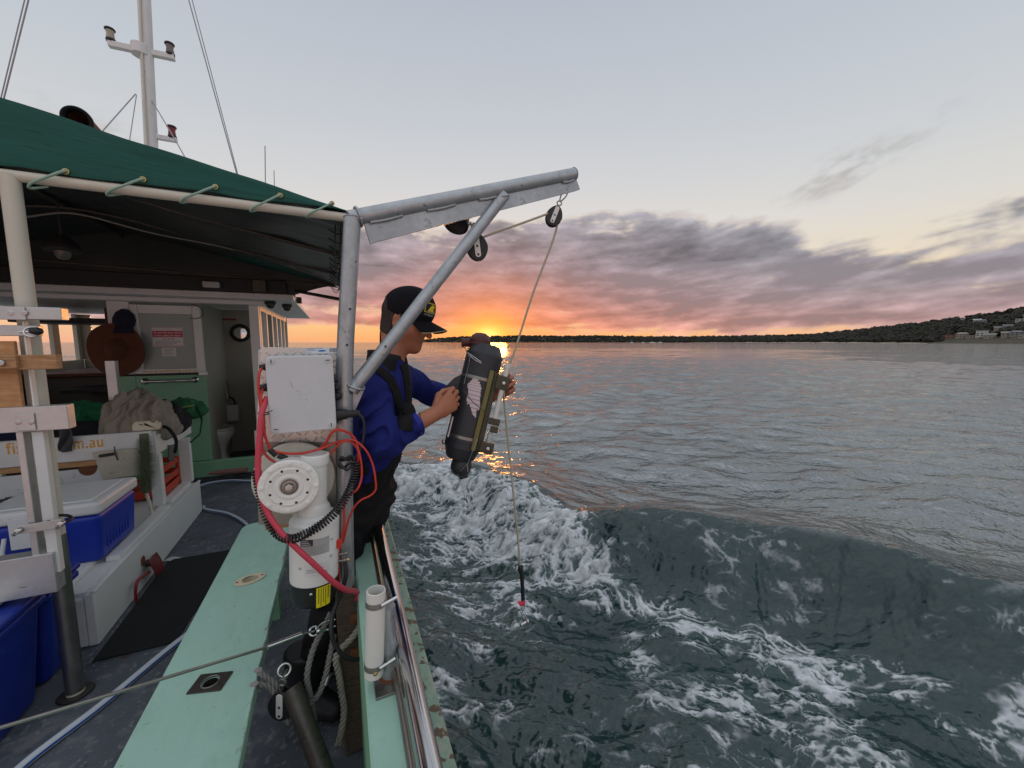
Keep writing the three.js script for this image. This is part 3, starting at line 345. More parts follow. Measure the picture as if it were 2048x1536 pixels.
// ---------- deck, hull side, gunwale ----------
{
  const g = new THREE.PlaneGeometry(6.2, 9.6, 1, 1); g.rotateX(-Math.PI / 2); g.translate(-3.05, 0, -4.3); boxUV(g);
  const th = box(-6.15, 0.05, -0.08, 0, -9.1, 0.5, 0.004); info(single('deck', th, MAT.deck), 'worn blue grey painted boat deck with rust spots', null, null, 'structure');
  // hull: sections along z, outer skin from gunwale to below the water
  const gx = z => ramp1([[-12, -3.2], [-11, -2.2], [-9.5, -0.9], [-8, -0.15], [-6.5, 0.12], [-4.5, 0.2], [-2.4, 0.222], [-1.0, 0.205], [0.8, 0.17]], z), zs = []; for (let i = 0; i <= 40; i++) zs.push(0.8 - 12.8 * i / 40);
  const T = thing('boat_hull', 'green gunwale and dark hull side of the fishing boat', 'boat hull', [0.1, -0.9, -2]);
  const hullPts = sheet((u, v) => { const z = 0.8 - 12.8 * u, x = gx(z); return V3(x - 0.012 - 0.28 * v * v - 0.02 * v, 0.61 - 1.75 * v, z); }, 60, 10, 0.03);
  part('hull_side', hullPts, MAT.greenOld, T);
  part('bulwark', sheet((u, v) => { const z = 0.5 - 8.2 * u; return V3(gx(z) - 0.155, 0.605 - 0.6 * v, z); }, 40, 2, 0.03), MAT.cabinGreen, T);
  // cap: a smooth painted inner board and a weathered outer rubbing strip
  const strip = (a, b, y0, y1) => { const P = [], I = [], UV = []; zs.forEach((z, i) => { const x = gx(z); for (const [dx, y] of [[a, y0], [a, y1 - 0.006], [a + 0.006, y1], [b - 0.006, y1], [b, y1 - 0.006], [b, y0]]) { P.push(x + dx, y, z); UV.push(x + dx + y, z); } if (i) for (let k = 0; k < 6; k++) { const p = i * 6 + k, q = i * 6 + (k + 1) % 6; I.push(p, p - 6, q, q, p - 6, q - 6); } }); const g = new THREE.BufferGeometry(); g.setAttribute('position', new THREE.Float32BufferAttribute(P, 3)); g.setAttribute('uv', new THREE.Float32BufferAttribute(UV, 2)); g.setIndex(I); g.computeVertexNormals(); return toCreasedNormals(g, 0.5); };
  part('gunwale_board', strip(-0.165, -0.032, 0.62, 0.66), MAT.green, T, 'smooth mint green capping board');
  part('rubbing_strip', strip(-0.031, 0.004, 0.60, 0.652), MAT.greenOld, T, 'weathered peeling outer strip of the gunwale');
  // stainless hand rail with a stout rounded section and short stanchions
  const rl = thing('hand_rail', 'polished stainless hand rail running along the gunwale', 'rail', [0.15, 0.66, -1.5]);
  const rz = t => V3(gx(t) - 0.062, 0.735, t), pts = []; for (let i = 0; i <= 12; i++) pts.push(rz(0.6 - 2.62 * i / 12)); pts.push(rz(-2.06).add(V3(0, -0.02, 0)), rz(-2.08).add(V3(0, -0.07, 0)));
  part('rail_tube', tube(pts, 0.0225, 90, 22), MAT.steel, rl);
  part('lower_rail', tube(pts.slice(0, 12).map(p => p.clone().add(V3(-0.028, -0.045, 0))), 0.009, 60, 12), MAT.steelDull, rl);
  for (const z of [-0.2, -0.95, -1.95]) { part('stanchion', rod(rz(z).setY(0.668), rz(z).setY(0.72), 0.012), MAT.steel, rl); part('foot_plate', lathe([[0.026, 0], [0.026, 0.004], [0.014, 0.008]], rz(z).setY(0.66), V3(0, 1, 0), 20), MAT.steel, rl); }
}
// ---------- mint bench board with its two fittings ----------
{
  const T = thing('bench', 'long mint green plank bench with two rod holder fittings', 'bench', [-0.42, 0, -1.9]);
  const n = 60, xl = z => ramp1([[-2.8, -0.535], [0.4, -0.6]], z), xr = z => -0.272 - 0.004 * noise(z * 3, 2), y = 0.45;
  const out = []; for (let i = 0; i <= 24; i++) { const z = 0.4 - 3.1 * i / 24; out.push([xl(z), z]); } for (let i = 0; i <= 6; i++) { const a = R(180 - 15 * i); out.push([-0.475 + 0.06 * Math.cos(a), -2.7 - 0.06 * Math.sin(a)]); } out.push([-0.33, -2.76]); for (let i = 0; i <= 40; i++) { const z = -2.74 + 3.14 * i / 40; out.push([xr(z) + 0.006 * noise(z * 9, 4) * sstep(-1.2, -1.6, z), z]); }
  const h1 = onY(500, 1160, y), h2 = onY(421, 1366, y), sh = new THREE.Shape(out.map(p => new THREE.Vector2(p[0], -p[1]))); for (const [h, r] of [[h1, 0.034], [h2, 0.026]]) { const q = new THREE.Path(); q.absarc(h.x, -h.z, r, 0, 6.2832, true); sh.holes.push(q); }
  const g = new THREE.ExtrudeGeometry(sh, { depth: 0.036, bevelEnabled: true, bevelSize: 0.005, bevelThickness: 0.005, bevelSegments: 3, bevelOffset: -0.005, curveSegments: 24 }); g.rotateX(-Math.PI / 2); g.translate(0, y - 0.041, 0); boxUV(g);
  const bt = printCanvas(512, 2048, (k, W, H) => { const r = rng(17); k.fillStyle = '#9fc4b3'; k.fillRect(0, 0, W, H); const bl = (n, c, a0, s0, s1) => { for (let i = 0; i < n; i++) { k.globalAlpha = a0 * (0.3 + 0.7 * r()); k.fillStyle = c; k.beginPath(); k.ellipse(r() * W, r() * H, s0 + s1 * r() * r(), s0 * 0.6 + s1 * 0.7 * r() * r(), r() * 3.2, 0, 6.3); k.fill(); } }; bl(420, '#86ad9b', 0.12, 10, 90); bl(260, '#b4d2c3', 0.12, 10, 70); bl(900, '#6d8d7d', 0.4, 0.8, 4); bl(150, '#5c6a5c', 0.6, 0.8, 3.4); bl(40, '#7c6a4a', 0.55, 1.5, 9); for (let i = 0; i < 170; i++) { k.globalAlpha = 0.12 + 0.4 * r(); k.strokeStyle = ['#5f7468', '#4c5a50', '#c2d6c8', '#7a6746'][(r() * 4) | 0]; k.lineWidth = 0.8 + 2.2 * r() * r(); const x = r() * W, y = r() * H, a = r() < 0.6 ? 0.3 * (r() - 0.5) : 6.3 * r(), l = 8 + 70 * r() * r(); k.beginPath(); k.moveTo(x, y); k.quadraticCurveTo(x + l * 0.5 * Math.cos(a) + 4 * r(), y + l * 0.5 * Math.sin(a), x + l * Math.cos(a), y + l * Math.sin(a)); k.stroke(); } for (let i = 0; i < 260; i++) { k.globalAlpha = 0.5 * r() + 0.2; k.fillStyle = ['#c9cfc4', '#8c8a7c', '#b9c7bb', '#6d5f4c'][(r() * 4) | 0]; const rt = r() < 0.75; k.beginPath(); k.ellipse(rt ? W - 20 - 22 * r() * r() : 12 + 14 * r() * r(), H * Math.pow(r(), rt ? 1.7 : 1), 2 + 6 * r(), 3 + 16 * r(), 0, 0, 6.3); k.fill(); } k.globalAlpha = 1; });
  bt.wrapS = bt.wrapT = THREE.RepeatWrapping; bt.flipY = false; bt.repeat.set(1 / 0.36, 1 / 3.2); bt.offset.set(0.615 / 0.36, 2.8 / 3.2); const benchM = mat(lin(1, 1, 1), 0.62, 0, { map: bt, bumpMap: sized(grainBump, 0.35), bumpScale: 0.0008 }); MAT.scuffed = benchM;
  part('seat_board', g, benchM, T);
  // cream moulded flush rod holder: an oval flange with a slanting throat
  const cr = mat(lin(0.62, 0.52, 0.37), 0.5), dir = V3(-0.25, 0, -0.97), e2 = V3(0.97, 0, -0.25); const oval = (a, b, m = 36) => Array.from({ length: m }, (_, i) => [a * Math.cos(2 * Math.PI * i / m), b * Math.sin(2 * Math.PI * i / m)]);
  const fl = part('rod_holder_flange', plate(oval(0.062, 0.041), h1.clone().setY(y + 0.004), e2, dir.clone().negate(), 0.007, 0.003, [[0, 0, 0.03]], 28), cr, T, 'cream plastic rod holder flange');
  part('throat', rod(h1.clone().setY(y + 0.005), h1.clone().add(V3(0.03, -0.17, 0.03)), 0.031, 0.031, 28, false), cr, fl);
  for (const s of [-1, 1]) part('screw', boltHead(h1.clone().setY(y + 0.0075).addScaledVector(e2, 0.049 * s), V3(0, 1, 0), 0.005, 0.002), MAT.rust, fl);
  const pl = part('rod_holder_plate', plate(roundRect(0.1, 0.075, 0.004), h2.clone().setY(y + 0.002), V3(0.96, 0, 0.28), V3(-0.28, 0, 0.96), 0.004, 0.001, [[0, 0, 0.024]], 28), MAT.darkSteel, T, 'square galvanised plate round a hole');
  part('tube', rod(h2.clone().setY(y + 0.005), h2.clone().setY(y - 0.2), 0.0245, 0.0245, 28, false), MAT.darkSteel, pl);
  part('lip', ring(h2.clone().setY(y + 0.005), V3(0, 1, 0), 0.0245, 0.002, 32), MAT.steelDull, pl);
  for (const z of [-0.35, -2.45]) part('leg', box(-0.52, -0.33, 0, y - 0.04, z - 0.03, z + 0.03), MAT.cabinGreen, T);
  part('stretcher', box(-0.44, -0.4, 0.28, 0.34, -2.42, -0.38), MAT.cabinGreen, T);
  // grey worn patches where the paint has gone along the outer edge
  for (const [px, py] of [[516, 1340], [508, 1368]]) { const p = onY(px, py, y); part('paint_patch', lathe([[0, 0.0015], [0.011, 0.001], [0.013, 0]], p.setY(y + 0.0002), V3(0, 1, 0), 12), mat(lin(0.3, 0.28, 0.25), 0.9), T); }
}
// ---------- cabin ----------
const CZ = -5.3;
{
  const T = thing('cabin', 'white and green boat cabin with open toilet door', 'cabin', [-2, 0, CZ]);
  const xr = -0.74, xl = -3.5, zf = -8.3, top = 1.97;
  part('floor', box(xl, xr, 0.002, 0.06, zf, CZ - 0.02), MAT.deck, T);
  part('roof', box(xl - 0.25, -0.36, 2.0, 2.06, zf - 0.4, CZ + 0.35, 0.01), MAT.white, T);
  const fasc = mat(lin(0.03, 0.028, 0.026), 0.7);
  part('fascia', box(xl - 0.3, -0.42, 2.062, 2.2, CZ + 0.2, CZ + 0.36, 0.01), fasc, T, 'black fascia above the cabin doorway');
  part('gutter', box(xl, xr + 0.1, 1.955, 1.998, CZ - 0.02, CZ + 0.14, 0.006), MAT.white, T);
  // aft wall in pieces round the openings
  part('wall_panel', box(xl, -3.05, 0.062, top, CZ - 0.04, CZ), MAT.cream, T);
  const dp = onZ(222, 700, CZ).x, dq = onZ(266, 700, CZ).x, dr = onZ(407, 700, CZ).x, tr = onZ(503, 700, CZ).x;
  part('wall_panel', box(dp, dq, 1.22, top, CZ - 0.05, CZ), MAT.whiteClean, T);
  part('wall_panel', box(dp, dq, 0.062, 1.2, CZ - 0.05, CZ), MAT.cabinGreen, T, 'green lower wall beside the door');
  part('sill_step', box(-2.0, xr + 0.06, 0.062, 0.24, CZ - 0.02, CZ + 0.05, 0.01), MAT.cabinGreen, T);
  part('corner_post', box(tr, xr, 0.242, top, CZ - 0.07, CZ + 0.01), MAT.whiteClean, T);
  // door: white frame round frosted glass, mint lower half
  const dy0 = 0.245, dm = 1.2, dt = 1.93, D = new THREE.Group(); D.name = 'door'; D.position.set(0, 0, 0); T.add(D); const dm2 = (n, g, m, l) => part(n, g, m, D, l);
  const gl = onZ(283, 700, CZ).x, gr = onZ(391, 700, CZ).x, gb = onZ(340, 738, CZ).y, gt = onZ(340, 628, CZ).y;
  dm2('door_leaf', box(dq + 0.004, dr, dy0, dm, CZ - 0.03, CZ + 0.012, 0.006), MAT.cabinGreen, 'mint green lower half of the door');
  dm2('door_frame', join([box(dq + 0.004, gl, dm + 0.022, dt, CZ - 0.03, CZ + 0.012, 0.006), box(gr, dr, dm + 0.022, dt, CZ - 0.03, CZ + 0.012, 0.006), box(gl + 0.001, gr - 0.001, dm + 0.022, gb, CZ - 0.03, CZ + 0.012, 0.006), box(gl + 0.001, gr - 0.001, gt, dt, CZ - 0.03, CZ + 0.012, 0.006)]), MAT.whiteClean);
  dm2('middle_rail', box(dq + 0.004, dr + 0.02, dm + 0.002, dm + 0.02, CZ - 0.03, CZ + 0.02, 0.004), MAT.black);
  dm2('frosted_pane', box(gl + 0.002, gr - 0.002, gb + 0.001, gt - 0.001, CZ - 0.015, CZ - 0.008, 0.001), mat(lin(0.32, 0.36, 0.34), 0.35));
  const hy = onZ(340, 761, CZ).y, hx0 = onZ(284, 761, CZ).x, hx1 = onZ(398, 761, CZ).x; dm2('grab_handle', join([tube([V3(hx0 + 0.03, hy, CZ + 0.012), V3(hx0 + 0.035, hy, CZ + 0.05), V3(hx0 + 0.07, hy, CZ + 0.06), V3(hx1 - 0.07, hy, CZ + 0.06), V3(hx1 - 0.035, hy, CZ + 0.05), V3(hx1 - 0.03, hy, CZ + 0.012)], 0.016, 40, 12), lathe([[0.034, 0], [0.034, 0.006], [0.02, 0.012]], V3(hx0 + 0.03, hy, CZ + 0.012), V3(0, 0, 1), 20), lathe([[0.034, 0], [0.034, 0.006], [0.02, 0.012]], V3(hx1 - 0.03, hy, CZ + 0.012), V3(0, 0, 1), 20)]), MAT.steel);
  dm2('latch', box(dr - 0.05, dr + 0.03, dm - 0.01, dm + 0.03, CZ + 0.02, CZ + 0.045, 0.004), MAT.alu);
  // toilet compartment
  const wallT = mat(lin(0.36, 0.34, 0.29), 0.8), zb = -6.35;
  part('compartment_wall', box(dr - 0.05, xr, 0.062, top, zb - 0.04, zb), wallT, T); part('compartment_wall', box(dr - 0.06, dr - 0.02, 0.062, top, zb, CZ - 0.06), wallT, T);
  // starboard side: posts between tall windows
  part('side_panel', box(xr - 0.05, xr, 0.062, 1.25, zf, CZ - 0.08), MAT.whiteClean, T);
  for (let k = 0; k < 7; k++) { const z = CZ - 0.1 - k * 0.5; part('window_post', box(xr - 0.045, xr + 0.004, 1.252, top, z - 0.05, z + 0.03), MAT.whiteClean, T); if (k < 6) part('side_window', box(xr - 0.03, xr - 0.024, 1.255, top - 0.06, z - 0.418, z - 0.052, 0.001), MAT.glass, T); }
  part('side_head', box(xr - 0.045, xr + 0.002, top - 0.06, top + 0.03, zf, CZ - 0.09), MAT.whiteClean, T);
  // forward and port walls with windows through which the evening sky shows
  part('front_panel', box(xl, xr - 0.06, 0.062, 1.28, zf - 0.05, zf), MAT.cream, T); for (let k = 0; k < 8; k++) { const x = xl + 0.05 + k * 0.38; part('front_post', box(x - 0.06, x + 0.06, 1.282, top, zf - 0.05, zf), MAT.cream, T); if (k < 7) part('front_window', box(x + 0.062, x + 0.318, 1.285, top - 0.02, zf - 0.03, zf - 0.024, 0.001), MAT.glass, T); }
  part('port_panel', box(xl - 0.05, xl, 0.062, 1.28, zf, CZ - 0.01), MAT.cream, T); for (let k = 0; k < 6; k++) { const z = CZ - 0.05 - k * 0.57; part('port_post', box(xl - 0.05, xl, 1.282, top, z - 0.14, z), MAT.cream, T); }
  part('bulkhead_post', box(-2.52, -2.44, 0.062, top, -6.6, -6.52), MAT.redWood, T); part('bulkhead_post', box(-3.0, -2.9, 0.062, top, CZ - 0.05, CZ), MAT.whiteClean, T);
  // dark fit-out inside: bench tops and a shelf
  part('counter', box(-3.4, -2.2, 1.12, 1.16, -8.1, -6.7, 0.006), MAT.redWood, T); part('counter_front', box(-3.4, -2.22, 0.07, 1.118, -7.5, -6.74, 0.006), mat(lin(0.1, 0.085, 0.07), 0.6), T); part('stove', box(-2.9, -2.3, 0.95, 1.0, -6.72, -6.3, 0.01), MAT.black, T);
  part('overhead_rack', box(-3.4, -2.3, 1.78, 1.84, -7.4, -6.6, 0.01), MAT.black, T);
  // eave lamps and small fittings
  for (const [x, z] of [[-0.6, -5.15], [-0.47, -5.5]]) { const L = part('eave_lamp', join([lathe([[0.055, 0], [0.055, 0.03], [0.05, 0.035], [0, 0.035]], V3(x, 1.963, z), V3(0, 1, 0), 22)]), MAT.black, T); part('lamp_dome', lathe([[0, -0.045], [0.022, -0.042], [0.038, -0.028], [0.044, -0.008], [0.044, 0]], V3(x, 1.962, z), V3(0, 1, 0), 22), mat(lin(0.03, 0.03, 0.035), 0.15), L); }
  part('nav_light_box', box(-0.355, -0.3, 2.0, 2.07, -5.35, -5.27, 0.006), MAT.black, T); part('bracket', box(-0.4, -0.358, 2.065, 2.16, -5.33, -5.2, 0.004), MAT.darkSteel, T);
  part('spot_lamp', box(-1.14, -1.0, 2.09, 2.15, CZ + 0.365, CZ + 0.42, 0.012), mat(lin(0.5, 0.5, 0.48), 0.3), T); part('junction_box', box(-0.72, -0.6, 2.07, 2.19, CZ + 0.365, CZ + 0.42, 0.006), MAT.darkSteel, T);
  part('cable', tube([V3(dr - 0.05, 1.95, CZ + 0.03), V3(dr + 0.02, 1.9, CZ + 0.03), V3(dr + 0.025, 1.84, CZ + 0.02), V3(dr - 0.03, 1.8, CZ + 0.02), V3(dr - 0.09, 1.8, CZ + 0.018)], 0.004, 40, 6), MAT.black, T);
}
// things in and on the cabin wall

function card(p, ex, ey, w, h, th, texture, rough = 0.6, extra = {}) { const g = new THREE.BoxGeometry(w, h, th); const uv = g.attributes.uv, n = g.attributes.normal; for (let i = 0; i < uv.count; i++) if (Math.abs(n.getZ(i)) < 0.5 || n.getZ(i) < 0) uv.setXY(i, 0.005, 0.005); const x = ex.clone().normalize(), y = ey.clone().addScaledVector(x, -ey.dot(x)).normalize(), z = x.clone().cross(y); g.applyMatrix4(new THREE.Matrix4().makeBasis(x, y, z).setPosition(p)); return [g, mat(lin(1, 1, 1), rough, 0, { map: texture, ...extra })]; }
const EX = V3(1, 0, 0), EY = V3(0, 1, 0), EZ = V3(0, 0, 1);
{
  const zs = CZ + 0.0; const a = onZ(301, 654, zs), b = onZ(369, 693, zs), w = b.x - a.x, h = a.y - b.y;
  const t = printCanvas(512, 300, (k, W, H) => { k.fillStyle = '#d9d6d2'; k.fillRect(0, 0, W, H); k.strokeStyle = '#a83040'; k.lineWidth = 5; k.strokeRect(10, 10, W - 20, H - 20); k.fillStyle = '#444'; k.font = 'bold 18px sans-serif'; k.textAlign = 'center'; k.fillText('\u2014\u2014\u2014  \u2014\u2014\u2014\u2014\u2014\u2014', W / 2, 42); k.fillStyle = '#b02a3c'; k.fillRect(18, 56, W - 36, 98); k.fillStyle = '#e9dcdc'; k.font = 'bold 40px sans-serif'; k.fillText('Do not risk your safety', W / 2, 98); k.fillText('or the safety of others', W / 2, 142); k.strokeStyle = '#a03040'; k.lineWidth = 6; for (const x of [200, 266, 332]) { k.beginPath(); k.ellipse(x, 182, 20, 12, 0, 0, 7); k.stroke(); } k.fillStyle = '#666'; for (let i = 0; i < 4; i++) k.fillRect(50, 212 + i * 18, 410 - 40 * i, 5); });
  const [g, m] = card(V3((a.x + b.x) / 2, (a.y + b.y) / 2, CZ - 0.004), EX, EY, w, h, 0.003, t); single('safety_sign', g, m, 'white and red safety notice stuck on the frosted door pane', 'sign');
  const c = onZ(338, 704, CZ), t2 = printCanvas(128, 96, (k, W, H) => { k.fillStyle = '#d6d4cf'; k.fillRect(0, 0, W, H); k.fillStyle = '#777'; for (let i = 0; i < 5; i++) k.fillRect(20, 18 + i * 14, 88 - 12 * (i % 3), 4); });
  const [g2, m2] = card(V3(c.x, c.y, CZ - 0.004), EX, EY, 0.12, 0.09, 0.003, t2); single('paper_note', g2, m2, 'small white paper note below the safety notice', 'note');
  const p = onZ(342, 739.5, CZ), t3 = printCanvas(512, 48, (k, W, H) => { k.fillStyle = '#dcdcd8'; k.fillRect(0, 0, W, H); k.fillStyle = '#c98a2c'; k.font = 'bold 40px sans-serif'; k.textAlign = 'center'; k.fillText('www.bravofishing.com.au', W / 2, 38, 506); });
  const [g3, m3] = card(V3(p.x, p.y - 0.012, CZ + 0.0135), EX, EY, 0.47, 0.042, 0.002, t3, 0.5); single('door_lettering', g3, m3, 'orange web address lettered across the white door rail', 'lettering');
}
{
  // toilet bowl
  const zt = -6.0, c = onZ(440, 890, -5.9); const T = thing('toilet', 'white ceramic toilet bowl in the open compartment', 'toilet', [c.x, 0.06, -5.9]), cer = mat(lin(0.62, 0.61, 0.57), 0.2);
  const o = V3(c.x - 0.02, 0.062, -5.85); part('bowl', lathe([[0.13, 0], [0.135, 0.02], [0.1, 0.09], [0.095, 0.17], [0.13, 0.26], [0.185, 0.34], [0.195, 0.4], [0.185, 0.415], [0.15, 0.41], [0.13, 0.34], [0.05, 0.25], [0, 0.24]], o, EY, 40).scale(1, 1, 1), cer, T);
  part('seat', ring(o.clone().add(V3(0, 0.425, 0)), EY, 0.165, 0.022, 36, 10), mat(lin(0.5, 0.48, 0.44), 0.35), T); part('cistern', box(o.x - 0.18, o.x + 0.18, 0.5, 0.72, -6.33, -6.2, 0.03, 4), cer, T);
  // porthole on the compartment wall
  const q = onZ(481, 666, -6.34), P = thing('porthole', 'round black rimmed porthole on the compartment wall', 'porthole', q); part('rim', lathe([[0.075, 0], [0.115, 0], [0.118, 0.012], [0.105, 0.025], [0.085, 0.03], [0.075, 0.02], [0.075, 0]], q, EZ, 36), MAT.black, P); part('pane', lathe([[0, 0.006], [0.074, 0.006], [0.0745, 0.002]], q, EZ, 30), mat(lin(0.8, 0.8, 0.78), 0.08, 0.9), P);
  const s = onZ(459, 639, -6.345); single('red_plate', box(s.x - 0.075, s.x + 0.075, s.y - 0.012, s.y + 0.012, -6.345, -6.338), mat(lin(0.25, 0.02, 0.02), 0.5), 'small dark red label plate on compartment wall', 'label');
  // pump and plumbing
  const u = onZ(450, 760, -6.3), PU = thing('toilet_pump', 'chrome toilet pump with lever and pipes', 'pump', u); part('barrel', rod(u, u.clone().add(V3(0.02, -0.25, 0.02)), 0.03, 0.03), MAT.steelDull, PU); part('lever', rod(u.clone().add(V3(-0.14, 0.1, 0.02)), u.clone().add(V3(0.04, -0.06, 0.04)), 0.009), MAT.steelDull, PU); part('towel_bar', rod(u.clone().add(V3(-0.2, 0.17, 0.03)), u.clone().add(V3(0.03, 0.19, 0.03)), 0.008), MAT.steelDull, PU); part('pipe', rod(u.clone().add(V3(0, 0.18, 0.03)), u, 0.005), MAT.steelDull, PU); part('hose_loop', tube([u.clone().add(V3(0, -0.22, 0.03)), u.clone().add(V3(0.08, -0.25, 0.04)), u.clone().add(V3(0.09, -0.36, 0.04)), u.clone().add(V3(-0.05, -0.4, 0.04))], 0.011, 30), MAT.black, PU);
  const hz = -6.15, h0 = onZ(420, 770, hz); single('red_hose_coil', join([0, 1, 2, 3].map(k => tube([h0.clone().add(V3(0.02 * k - 0.05, 0, 0.02 * k)), h0.clone().add(V3(0.045 + 0.012 * k, -0.03, 0.02 * k)), h0.clone().add(V3(0.05 + 0.012 * k, -0.25, 0.02 * k)), h0.clone().add(V3(-0.02 + 0.01 * k, -0.62, 0.02 * k))], 0.013, 40, 9))), mat(lin(0.28, 0.06, 0.03), 0.5), 'dull red hose hanging in loops inside toilet compartment', 'hose');
  const tr = onY(465, 942, 0.08); single('pipe_offcut', rod(V3(tr.x - 0.2, 0.1, tr.z + 0.05), V3(tr.x + 0.16, 0.1, tr.z + 0.1), 0.03), mat(lin(0.3, 0.14, 0.12), 0.5), 'short pinkish pipe lying on deck by the cabin sill', 'pipe');
}
{
  // brown straw sun hat hung beside the door with a dark cap over the hook
  const c = onZ(232, 695, CZ + 0.08), n = 44, dome = sheet((u, v) => { const r = 0.26 * v, a = u * 6.28319; const wob = 0.02 * Math.sin(3 * a + 1) * v * v; const z = v < 0.42 ? 0.13 * Math.cos(v / 0.42 * 1.45) : 0.016 + 0.02 * (v - 0.42) + wob; return V3(c.x + r * Math.cos(a) * 0.86, c.y + r * Math.sin(a) - 0.02, c.z + z - 0.03); }, 56, 22, 0.006);
  const wov = tex(256, 256, (u, v, k) => { const s = Math.sin(u * 380) * 0.5 + Math.sin(v * 260) * 0.5, q = 14 * s + 12 * fineT(u, v); k[0] = 94 + q; k[1] = 55 + q * 0.7; k[2] = 36 + q * 0.5; });
  const T = thing('sun_hat', 'wide brimmed brown straw hat hanging beside the door', 'hat', c); part('hat_body', dome, mat(lin(1, 1, 1), 0.9, 0, { map: wov }), T);
  const k = c.clone().add(V3(0.07, 0.3, -0.05)); const U = thing('hung_cap', 'dark navy cap hung on a hook above the straw hat', 'cap', k); part('crown', lathe([[0.085, -0.07], [0.088, -0.02], [0.07, 0.04], [0.03, 0.08], [0, 0.085]], k, V3(0.2, 1, 0.2), 22), mat(lin(0.012, 0.014, 0.03), 0.9), U); part('peak', sheet((u, v) => k.clone().add(V3((u - 0.5) * 0.15, -0.07 - 0.09 * v, 0.04 + 0.03 * v - 0.06 * (u - 0.5) ** 2)), 10, 6, 0.004), mat(lin(0.012, 0.014, 0.03), 0.9), U);
}
